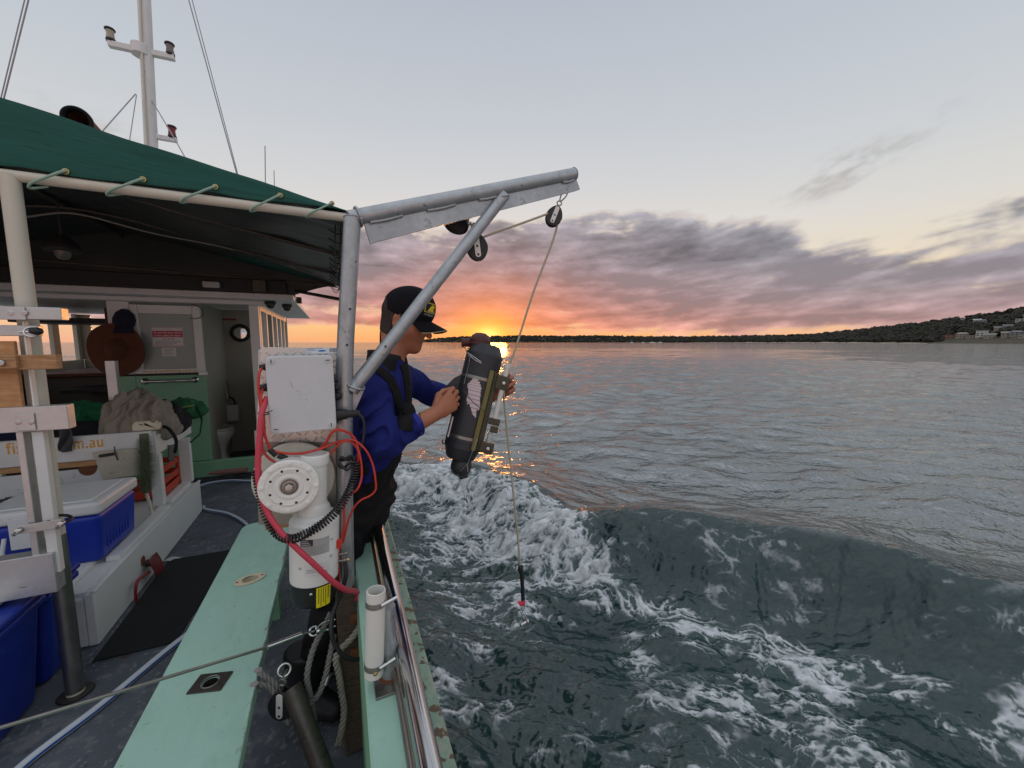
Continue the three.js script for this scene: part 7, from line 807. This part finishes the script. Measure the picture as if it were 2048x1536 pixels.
{
  const T = thing('person', 'person in dark cap, blue shirt and black bib trousers leaning over the rail', 'person', [-0.1, 0, -1.85]);
  const skinT = tex(256, 256, (u, v, c) => { const q = 10 * bigT(u, v) + 8 * midT(u, v) + 6 * spotT(u, v); c[0] = 168 + q; c[1] = 108 + q * 0.9; c[2] = 80 + q * 0.8; });
  const skin = mat(lin(1, 1, 1), 0.55, 0, { map: skinT });
  const colour = (g, f) => { const p = g.attributes.position, c = new Float32Array(p.count * 3), q = V3(0, 0, 0); for (let i = 0; i < p.count; i++) { const k = f(q.fromBufferAttribute(p, i)); c[3 * i] = k[0]; c[3 * i + 1] = k[1]; c[3 * i + 2] = k[2]; } g.setAttribute('color', new THREE.BufferAttribute(c, 3)); return g; };
  const pad = (pts, m) => { const b = new THREE.Box3().setFromPoints(pts); b.expandByScalar(m); return b; };
  const withUV = g => { const p = g.attributes.position, uv = new Float32Array(p.count * 2); for (let i = 0; i < p.count; i++) { uv[2 * i] = (p.getX(i) + p.getZ(i)) * 4; uv[2 * i + 1] = p.getY(i) * 4; } g.setAttribute('uv', new THREE.BufferAttribute(uv, 2)); return g; };
  // body: trunk and limbs, then head and hands in finer cells
  const trunk = blend([...torsoParts(-0.012), ...legs(-0.008), ...armR(-0.004), ...armL(-0.004)], 0.045), b1 = pad([J.pelvis, J.neck, J.rs, J.re, J.rw, J.ls, J.le, J.lw, J.ra, J.la], 0.13); b1.min.y = 0.05;
  const gb = meshField(b1.min, b1.max, 0.012, trunk), hb = pad([hp(0.09, 0.13, 0.12), hp(-0.09, -0.13, -0.12), hp(0.09, -0.13, 0.12), hp(-0.09, 0.13, -0.12), J.neck], 0.02), gh = meshField(hb.min, hb.max, 0.0039, p => headF(p)), grr = pad([J.rw, at(930, 790, 1.76)], 0.075), gr = meshField(grr.min, grr.max, 0.003, p => smin(rHand(p), armR(0)[1](p), 0.012)), gll = pad([J.lw, at(1020, 770, 1.9)], 0.085), gl = meshField(gll.min, gll.max, 0.003, p => smin(lHand(p), armL(0)[1](p), 0.012));
  const stub = (p) => 1; const lip = hp(0, -0.058, 0.098), dk = [0.62, 0.55, 0.52]; const body = join([gb, gh, gr, gl].map(g => { colour(g, p => [1, 1, 1]); return withUV(g); }).map(g => { const k = g.toNonIndexed(); return k; }));
  { const p = body.attributes.position, c = new Float32Array(p.count * 3), q = V3(0, 0, 0); for (let i = 0; i < p.count; i++) { q.fromBufferAttribute(p, i); let k = [1, 1, 1]; const l = q.clone().sub(HC), x = l.dot(HR), y = l.dot(HU), z = l.dot(HF); if (y > -0.14 && y < 0.05 && z > 0.0 && l.length() < 0.17) { const lipm = Math.exp(-Math.pow((y + 0.058) / 0.009, 2) - Math.pow(x / 0.022, 2)) * (z > 0.08 ? 1 : 0); k = mix3(k, [0.78, 0.52, 0.5], lipm); const beard = sstep(-0.035, -0.06, y) * sstep(0.0, 0.04, z); k = mix3(k, [0.8, 0.8, 0.84], 0.5 * beard); const br = Math.exp(-Math.pow((y - 0.034 + Math.abs(x) * 0.1) / 0.006, 2)) * sstep(0.055, 0.045, Math.abs(x)) * sstep(0.01, 0.016, Math.abs(x)) * (z > 0.06 ? 1 : 0); k = mix3(k, [0.16, 0.12, 0.1], br); for (const s of [1, -1]) { const e = Math.hypot(x - 0.032 * s, y - 0.004); if (e < 0.0125 && z > 0.082) k = Math.abs(y - 0.0) < 0.0028 ? [0.25, 0.16, 0.12] : [0.85, 0.72, 0.68]; } } c[3 * i] = k[0]; c[3 * i + 1] = k[1]; c[3 * i + 2] = k[2]; } body.setAttribute('color', new THREE.BufferAttribute(c, 3)); }
  skin.vertexColors = true; part('body', body, skin, T);
  // short dark hair below the cap
  const earC = [1, -1].map(e => bone(hp(0.084 * e, 0.012, -0.008), hp(0.084 * e, -0.03, -0.004), 0.017, 0.013));
  const hairF = p => { const l = p.clone().sub(HC), x = l.dot(HR), y = l.dot(HU), z = l.dot(HF); let d = headF(p) - 0.0035 - 0.0015 * IN.noise(p.x * 60, p.y * 60, p.z * 60); const face = z - (y > -0.012 ? 0.022 : -0.012), low = -0.078 - y + Math.max(0, z + 0.03) * 1.1; d = Math.max(d, face, low, y - 0.07); for (const e of earC) d = Math.max(d, -e(p)); return d; };
  part('hair', withUV(meshField(hb.min, hb.max, 0.0048, hairF)), mat(lin(0.035, 0.026, 0.02), 0.85), T);
  // shirt: blue with a black collar, yoke and band; folds run across the sleeves
  const crease = (p, k) => Math.pow(Math.max(0, 1 - 3.2 * Math.abs(IN.noise(p.x * k + 3, p.y * k * 0.8 - p.x * 3 + 7, p.z * k))), 1.5);
  const cuffR = J.re.clone().lerp(J.rw, 0.62), dirR = J.rw.clone().sub(J.re).normalize(), cuffL = J.le.clone().lerp(J.lw, 0.45), dirL = J.lw.clone().sub(J.le).normalize();
  const sleeveR = blend([bone(J.rs, J.re, 0.07, 0.062), bone(J.re, cuffR, 0.062, 0.052)], 0.02), sleeveL = blend([bone(J.ls, J.le, 0.07, 0.062), bone(J.le, cuffL, 0.06, 0.05)], 0.02), torso = blend(torsoParts(0.008), 0.05), sh = (p, d, s) => d + 0.014 * Math.sin(s * 85 + 9 * IN.noise(p.x * 8, p.y * 8, p.z * 8)) * (0.35 + 0.65 * IN.noise(p.x * 5 + 4, p.y * 5, p.z * 5)) + 0.007 * IN.noise(p.x * 17, p.y * 13, p.z * 17) - 0.009 * crease(p, 5.5);
   const shirtF = p => { const er = _t1.copy(p).sub(J.re), sr = er.dot(dirR), el = _t2.copy(p).sub(J.le).dot(dirL); const dR = Math.max(sh(p, sleeveR(p), er.length()), _t1.copy(p).sub(cuffR).dot(dirR)), dL = Math.max(sh(p, sleeveL(p), el), _t2.copy(p).sub(cuffL).dot(dirL)); let d = smin(smin(torso(p) + 0.018 * IN.noise(p.x * 7, p.y * 3 - p.x * 5, p.z * 7) + 0.006 * IN.noise(p.x * 20, p.y * 10 + p.z * 6, p.z * 20) - 0.012 * crease(p, 6.5), dR, 0.035), dL, 0.035); const neckCut = 0.062 - _t1.copy(p).sub(J.neck).length() ; d = Math.max(d, neckCut, p.y - (J.neck.y + 0.012)); return Math.max(d, J.pelvis.y + 0.13 - p.y); };
  const sb = pad([J.pelvis, J.neck, J.rs, J.re, cuffR, J.ls, J.le, cuffL], 0.13), gs = meshField(sb.min, sb.max, 0.0075, shirtF);
  const nk = J.neck; colour(gs, p => { const l = p.clone().sub(nk), f = l.dot(FD3), r = l.dot(RT), y = l.y; const top = (y > -0.075 + 0.5 * Math.max(0, f) && Math.abs(r) < 0.12 && f < 0.075 && y > -0.5 * Math.abs(r) - 0.01) || (f < 0.02 && y > -0.1 && y < -0.058 + 0.1 * f), yoke = false; const armD = p.clone().sub(J.rs).length(); return top ? [0.012, 0.011, 0.012] : [0.012, 0.018, 0.135]; });
  const cm = mat(lin(1, 1, 1), 0.88, 0, { vertexColors: true, specularIntensity: 0.4, bumpMap: sized(grainBump, 1), bumpScale: 0.0015 }); part('shirt', withUV(gs), cm, T, 'royal blue work shirt with black yoke');
  const colF = p => { const l = _t1.copy(p).sub(nk), h = l.dot(UP), rr = Math.hypot(l.dot(RT), l.dot(FD3) * 0.95 + 0.005); const R0 = 0.072 + 0.16 * Math.max(0, 0.03 - h) + 0.004 * IN.noise(p.x * 20, p.y * 20, p.z * 20), open = 0.03 - (0.085 - l.dot(FD3)) ; return Math.max(Math.abs(rr - R0) - 0.007, h - 0.05 + 0.35 * Math.max(0, l.dot(FD3)), -0.04 - h, l.dot(FD3) > 0.03 ? 0.018 - Math.abs(l.dot(RT)) : -1); };
  const cb = pad([nk], 0.12); part('collar', withUV(meshField(cb.min, cb.max, 0.005, colF)), mat(lin(0.013, 0.012, 0.012), 0.9), T, 'black turned up collar');
  part('cuff', lathe([[0.049, -0.012], [0.0535, -0.01], [0.054, 0.008], [0.05, 0.012], [0.045, 0.01], [0.045, -0.01]], cuffR.clone().addScaledVector(dirR, -0.008), dirR, 30), mat(lin(0.018, 0.03, 0.24), 0.9), T); part('cuff', lathe([[0.047, -0.012], [0.0515, -0.01], [0.052, 0.008], [0.048, 0.012], [0.043, 0.01], [0.043, -0.01]], cuffL.clone().addScaledVector(dirL, -0.008), dirL, 30), mat(lin(0.018, 0.03, 0.24), 0.9), T);
  // black bib trousers
  const blackCl = mat(lin(0.012, 0.0115, 0.012), 0.9, 0, { specularIntensity: 0.4, bumpMap: sized(grainBump, 1), bumpScale: 0.002 });
  const trF0 = blend([...torsoParts(0.013).slice(0, 2), ...legs(0.012)], 0.05), trF = p => Math.max(trF0(p) + 0.013 * IN.noise(p.x * 9, p.y * 6, p.z * 9) + 0.007 * Math.sin(p.y * 60 + 7 * IN.noise(p.x * 7, p.y * 7, p.z * 7)), p.y - (J.pelvis.y + 0.2 + 0.25 * _t1.copy(p).sub(J.pelvis).dot(FD3)), 0.07 - p.y);
  const tb = pad([J.pelvis, J.rh, J.lh, J.ra, J.la, J.pelvis.clone().add(V3(0, 0.2, 0))], 0.16); tb.min.y = 0.03; part('trousers', withUV(meshField(tb.min, tb.max, 0.009, trF)), blackCl, T, 'black bib trousers');
  const surf = (px, py, dep) => { const o = EYEP, d = ray(px, py); let t = dep - 0.25; for (let i = 0; i < 60; i++) { const p = o.clone().addScaledVector(d, t), s = shirtF(p); if (s < 0.001) break; t += Math.max(0.0015, s * 0.6); } if (t > dep + 0.3) return surf(px - 3, py, dep); return o.clone().addScaledVector(d, t - 0.004); };
  const strapAlong = (list, w) => sheet((u, v) => { const t = v * (list.length - 1), i = Math.min(list.length - 2, t | 0), f = t - i; const dx = list[i + 1][0] - list[i][0], dy = list[i + 1][1] - list[i][1], L = Math.hypot(dx, dy); const px = lerp(list[i][0], list[i + 1][0], f) + (u - 0.5) * w * dy / L * -1, py = lerp(list[i][1], list[i + 1][1], f) + (u - 0.5) * w * dx / L; return surf(px, py, 1.75); }, 5, 26, 0.005);
  part('brace_strap', strapAlong([[755, 738], [770, 748], [783, 762], [793, 785], [800, 815], [805, 850]], 16), blackCl, T); part('brace_strap', strapAlong([[806, 728], [812, 745], [816, 770], [817, 800], [813, 830]], 13), blackCl, T);
  part('brace_buckle', heap(surf(817, 824, 1.75), 0.026, 0.034, 0.02, 5.5, 0.25, 18), blackCl, T); part('bib', strapAlong([[806, 812], [812, 840], [812, 862]], 26), blackCl, T);
  // sea boots
  for (const a of [J.ra, J.la]) { const F = a.clone().addScaledVector(FD3, 0.14).setY(0.045), h = a.clone().addScaledVector(FD3, -0.05).setY(0.05); const bf = blend([bone(a.clone().setY(0.28), a.clone().setY(0.09), 0.072, 0.058), bone(h, F, 0.045, 0.042), bone(a.clone().setY(0.1), F.clone().addScaledVector(FD3, -0.06).setY(0.06), 0.055, 0.045)], 0.04), bb = pad([a.clone().setY(0.3), F, h], 0.09); bb.min.y = -0.03; part('boot', withUV(meshField(bb.min, bb.max, 0.008, p => Math.max(bf(p), 0.006 - p.y, p.y - 0.29))), mat(lin(0.012, 0.012, 0.013), 0.5), T); }
  // cap: crown, peak with pale piping, front patch
  const capM = mat(lin(0.007, 0.006, 0.009), 0.9, 0, { specularIntensity: 0.4, bumpMap: sized(grainBump, 1), bumpScale: 0.001 });
  const capF = p => { const l = p.clone().sub(HC), x = l.dot(HR), y = l.dot(HU), z = l.dot(HF); const o = ell(hp(0, 0.045, -0.004), [0.09, 0.104, 0.112], HM)(p), i = ell(hp(0, 0.045, -0.004), [0.084, 0.097, 0.106], HM)(p), front = ell(hp(0, 0.08, 0.03), [0.072, 0.07, 0.078], HM)(p); return Math.max(smin(o, front, 0.04), -i, 0.03 + 0.12 * z * -1 - y - (z < 0 ? 0.012 : 0)); };
  const cpb = pad([hp(0.1, 0.16, 0.12), hp(-0.1, 0.0, -0.13), hp(0.1, 0.0, 0.13), hp(-0.1, 0.16, -0.13)], 0.03); const cap = part('cap', withUV(meshField(cpb.min, cpb.max, 0.0035, capF)), capM, T, 'navy baseball cap with yellow front patch');
  const pk = (u, v, o = 0) => { const a = lerp(-1.12, 1.12, u), r = 0.1 + 0.1 * v * Math.pow(Math.cos(a * 0.78), 0.55); return hp(Math.sin(a) * (0.083 + 0.012 * v), 0.038 - 0.012 * v - 0.046 * Math.pow(Math.sin(a), 2) * (0.5 + 0.6 * v) + o, Math.cos(a) * 0.098 + (r - 0.1) * 1.0 - 0.004); };
  part('peak', sheet((u, v) => pk(u, v), 34, 14, 0.004), capM, cap); const rimP = []; for (let i = 0; i <= 30; i++) rimP.push(pk(i / 30, 1, -0.001)); part('piping', tube(rimP, 0.0018, 60, 6), mat(lin(0.55, 0.45, 0.28), 0.7), cap);
  part('button', lathe([[0, 0.006], [0.007, 0.004], [0.009, 0]], hp(0, 0.1465, -0.004), HU, 14), capM, cap);
  const pt = printCanvas(256, 256, (k, W, H) => { k.fillStyle = '#08080a'; k.fillRect(0, 0, W, H); k.lineWidth = 12; k.strokeStyle = '#c9b21e'; k.strokeRect(22, 22, 200, 150); k.fillStyle = '#d8bf22'; k.beginPath(); k.moveTo(60, 160); k.bezierCurveTo(90, 90, 120, 50, 150, 40); k.bezierCurveTo(190, 40, 206, 70, 196, 90); k.bezierCurveTo(180, 70, 166, 86, 170, 120); k.lineTo(190, 160); k.fill(); k.fillStyle = '#7f8da8'; k.fillRect(70, 146, 130, 14); k.fillStyle = '#b9c2d4'; k.font = 'italic bold 34px serif'; k.textAlign = 'center'; k.fillText('Caring for \u2014', 128, 222, 200); });
  const sc = (u, v) => { const a = lerp(-0.34, 0.34, u) + 0.30, y = lerp(0.052, 0.118, v); const d = HF.clone().multiplyScalar(Math.cos(a)).addScaledVector(HR, Math.sin(a)); let t = 0.16; for (let i = 0; i < 40; i++) { const p = hp(0, y, 0).addScaledVector(d, t), s = capF(p); if (s < 0.001) break; t -= Math.max(0.001, s * 0.7); } return hp(0, y, 0).addScaledVector(d, t + 0.0012); };
  part('front_patch', sheet((u, v) => sc(1 - u, v), 14, 14, 0.0012), mat(lin(1, 1, 1), 0.8, 0, { map: pt }), cap);
}
// ---------- the grey canister the person holds ----------
{
  const dep = 1.83, top = at(969, 712, dep + 0.01), bot = at(925, 893, dep), ax = top.clone().sub(bot).normalize(), toCam = EYEP.clone().sub(bot).normalize(), right = ax.clone().cross(toCam).normalize().negate(), front = right.clone().cross(ax).normalize(); if (right.dot(V3(0.911, 0, 0.413)) < 0) right.negate(); if (front.dot(toCam) < 0) front.negate();
  const L = top.distanceTo(bot), r = 0.085, q = (x, y, z) => bot.clone().addScaledVector(right, x).addScaledVector(ax, y).addScaledVector(front, z);
  const grey = tmat(paintTex([46, 48, 53], { mottle: 6, dirt: [[74, 76, 80], 0.4], scuff: 0.01 }), 0.4, 0.5), dkg = mat(lin(0.03, 0.031, 0.035), 0.5), olive = tmat(paintTex([112, 106, 62], { mottle: 12, dirt: [[84, 78, 48], 0.3] }), 0.3, 0.5, 0.3), brown = tmat(paintTex([70, 66, 50], { mottle: 10, dirt: [[48, 42, 32], 0.3] }), 0.3, 0.55, 0.2);
  const T = thing('sensor_canister', 'dark grey cylindrical sampling canister with olive side bracket held in both hands', 'canister', bot);
  part('cylinder', lathe([[0.056, -0.058], [0.066, -0.05], [r - 0.006, -0.012], [r - 0.002, -0.004], [r, 0.0], [r, L - 0.005], [r + 0.001, L - 0.004], [r + 0.001, L + 0.008], [r - 0.004, L + 0.012], [0.064, L + 0.048], [0.058, L + 0.052], [0, L + 0.053]], bot, ax, 56), grey, T); part('end_plate', lathe([[0, -0.0585], [0.056, -0.058]], bot, ax, 40), dkg, T);
  part('cylinder_seam', lathe([[r + 0.0004, -0.002], [r + 0.0016, 0], [r + 0.0016, 0.004], [r + 0.0004, 0.006]], q(0, 0.03, 0), ax, 50), grey, T);
  // reddish float cap on top: a knob with a short spout
  const red = tmat(paintTex([78, 38, 32], { mottle: 10, dirt: [[54, 26, 24], 0.2] }), 0.3, 0.5), kc = at(960, 686, dep + 0.01); const kn = part('top_float', lathe([[0.03, -0.056], [0.04, -0.05], [0.044, -0.03], [0.05, -0.022], [0.05, 0.012], [0.047, 0.018], [0.04, 0.034], [0.022, 0.046], [0, 0.048]], kc, V3(0.12, 1, 0), 40), red, T, 'dark red rounded top fitting'); const sd = V3(-0.911, -0.02, -0.3).normalize(); part('spout', lathe([[0.0, 0.03], [0.019, 0.03], [0.019, 0.072], [0.0215, 0.074], [0.0215, 0.086], [0.016, 0.086], [0.015, 0.06], [0, 0.06]], kc.clone().add(V3(0, 0.004, 0)), sd, 28), red, kn); part('shoulder_ring', ring(kc.clone().add(V3(0, -0.006, 0)), V3(0.12, 1, 0), 0.0505, 0.004, 40), red, kn);
  // bottom ball float with nipple
  const bc = at(923, 931, dep - 0.01); const bl = part('bottom_float', lathe([[0.0, 0.05], [0.03, 0.043], [0.045, 0.02], [0.0475, 0], [0.044, -0.018], [0.032, -0.034], [0.022, -0.04], [0.021, -0.055], [0.016, -0.06], [0, -0.06]], bc, V3(-0.05, 1, -0.45), 40), dkg, T, 'black ball float with nipple'); part('float_ring', ring(bc.clone().add(V3(-0.01, 0, 0.02)), V3(-0.05, 0.6, 0.8), 0.044, 0.003, 36), dkg, bl);
  // wing shaped side fairing
  part('side_fairing', plate([[-0.078, L * 0.30], [-0.078, L * 0.76], [-0.112, L * 0.69], [-0.135, L * 0.60], [-0.135, L * 0.47], [-0.118, L * 0.385]].map(p => [p[0], p[1]]), bot.clone().addScaledVector(front, 0.005), right, ax, 0.05, 0.006), grey, T);
  part('corner_strip', bar(q(-r * 0.86, L * 0.08, 0.05), q(-r * 0.86, L * 0.3, 0.05), 0.008, 0.004, front), MAT.alu, T);
  // steel straps
  for (const y of [0.115, 0.75]) part('strap_band', lathe([[r + 0.0005, -0.007], [r + 0.002, -0.007], [r + 0.002, 0.007], [r + 0.0005, 0.007]], q(0, L * y, 0), ax, 48), MAT.steelDull, T);
  // olive angle rail on the front right
  const rx = r * 0.72, rz = r * 0.78; part('bracket_rail', bar(q(rx - 0.012, L * 0.01, rz + 0.008), q(rx - 0.012, L * 0.86, rz + 0.008), 0.022, 0.016, front), olive, T); part('rail_flange', bar(q(rx + 0.012, L * 0.02, rz + 0.0), q(rx + 0.012, L * 0.85, rz + 0.0), 0.024, 0.008, front), brown, T);
  for (const [y, w, h] of [[0.76, 0.06, 0.062], [0.35, 0.05, 0.03], [0.27, 0.034, 0.028], [0.07, 0.062, 0.05]]) { const b = part('clamp_block', bar(q(rx + 0.045 - w / 2 + 0.03, L * y - h / 2, rz + 0.008), q(rx + 0.045 - w / 2 + 0.03, L * y + h / 2, rz + 0.008), w, 0.034, front, 0.004), brown, T); if (h > 0.04) part('clamp_bolt', boltHead(q(rx + 0.05, L * y, rz + 0.0255), front, 0.0085, 0.008), MAT.steel, b); }
  const rodM = mat(lin(0.62, 0.61, 0.56), 0.4); part('white_rod', rod(q(rx + 0.05, L * 0.33, rz + 0.01), q(rx + 0.05, L * 0.92, rz + 0.01), 0.0115, 0.0115, 20), rodM, T); part('rod_cap', rod(q(rx + 0.05, L * 0.92, rz + 0.01), q(rx + 0.05, L * 0.97, rz + 0.01), 0.0145, 0.013, 20), rodM, T);
  const sp = []; for (let i = 0; i <= 120; i++) { const a = i / 120 * 9 * 6.2832; sp.push(q(rx + 0.045 + 0.0105 * Math.cos(a), L * (0.11 + 0.13 * i / 120), rz + 0.008 + 0.0105 * Math.sin(a))); } part('spring', tube(sp, 0.0018, 360, 6), MAT.steel, T);
  // torn sticker following the curve of the cylinder
  const st = printCanvas(256, 256, (k, W, H) => { k.fillStyle = '#cdbfc2'; k.fillRect(0, 0, W, H); k.fillStyle = '#a9878f'; for (let i = 0; i < 12; i++) k.fillRect(0, 10 + i * 20, 256, 4); }), edge = (a) => 1 + 0.28 * noise(a * 1.9 + 3, 0.5) + 0.2 * noise(a * 5.3, 1.5), c0 = [-0.22, 0.62];
  { const P = [], UV = [], I = [], n = 64, m = 6; for (let j = 0; j <= m; j++) for (let i = 0; i < n; i++) { const a = i / n * 6.2832, e = edge(a) * j / m; const s = Math.sin(a), u = -0.12 + 0.36 * e * Math.cos(a) + (s < 0 ? 0.22 * e * -s : 0), y = L * (0.62 + 0.13 * e * s * (s < 0 ? 1.7 : 1)); const p = q((r + 0.0012) * Math.sin(u), y, (r + 0.0012) * Math.cos(u)); P.push(p.x, p.y, p.z); UV.push(0.5 + 0.4 * e * Math.cos(a), 0.5 + 0.4 * e * s); if (j) { const k = (j - 1) * n, k2 = j * n, i2 = (i + 1) % n; I.push(k + i, k2 + i, k2 + i2, k + i, k2 + i2, k + i2); } } const g = new THREE.BufferGeometry(); g.setAttribute('position', new THREE.Float32BufferAttribute(P, 3)); g.setAttribute('uv', new THREE.Float32BufferAttribute(UV, 2)); g.setIndex(I); g.computeVertexNormals(); part('torn_sticker', g, mat(lin(1, 1, 1), 0.8, 0, { map: st }), T, 'torn pinkish white sticker'); }
  // tripping wires
  const w1 = kc.clone().addScaledVector(sd, 0.075).add(V3(0, -0.018, 0.01)); part('trip_wire', join([tube([w1, at(939, 718, dep - 0.06), at(936, 735, dep - 0.06), at(928, 768, dep - 0.07)], 0.0014, 24, 5), tube([w1.clone().add(V3(0.02, 0, 0)), at(941, 712, dep - 0.06), at(938, 722, dep - 0.06)], 0.0014, 14, 5)]), MAT.steelDull, T); part('wire_loop', join([tube([at(936, 706, dep - 0.08), at(948, 714, dep - 0.1), at(962, 724, dep - 0.1)], 0.0018, 20, 5), tube([at(938, 710, dep - 0.08), at(950, 720, dep - 0.1), at(963, 727, dep - 0.1)], 0.0018, 20, 5)]), MAT.steel, T); part('release_cord', tube([at(928, 782, dep - 0.1), at(945, 803, dep - 0.11), at(965, 820, dep - 0.1), at(972, 827, dep - 0.09)], 0.002, 30, 6), MAT.darkSteel, T); part('lower_lanyard', join([tube([at(955, 876, dep - 0.1), at(944, 905, dep - 0.09), at(934, 928, dep - 0.07), at(921, 942, dep - 0.06)], 0.002, 30, 6), tube([at(934, 926, dep - 0.07), at(936, 944, dep - 0.06)], 0.002, 10, 6)]), MAT.steel, T);
  part('side_nut', boltHead(q(-r * 0.98, 0.005, 0.02), right.clone().negate(), 0.012, 0.012), MAT.bolt, T);
}
renderer.render(scene, camera);
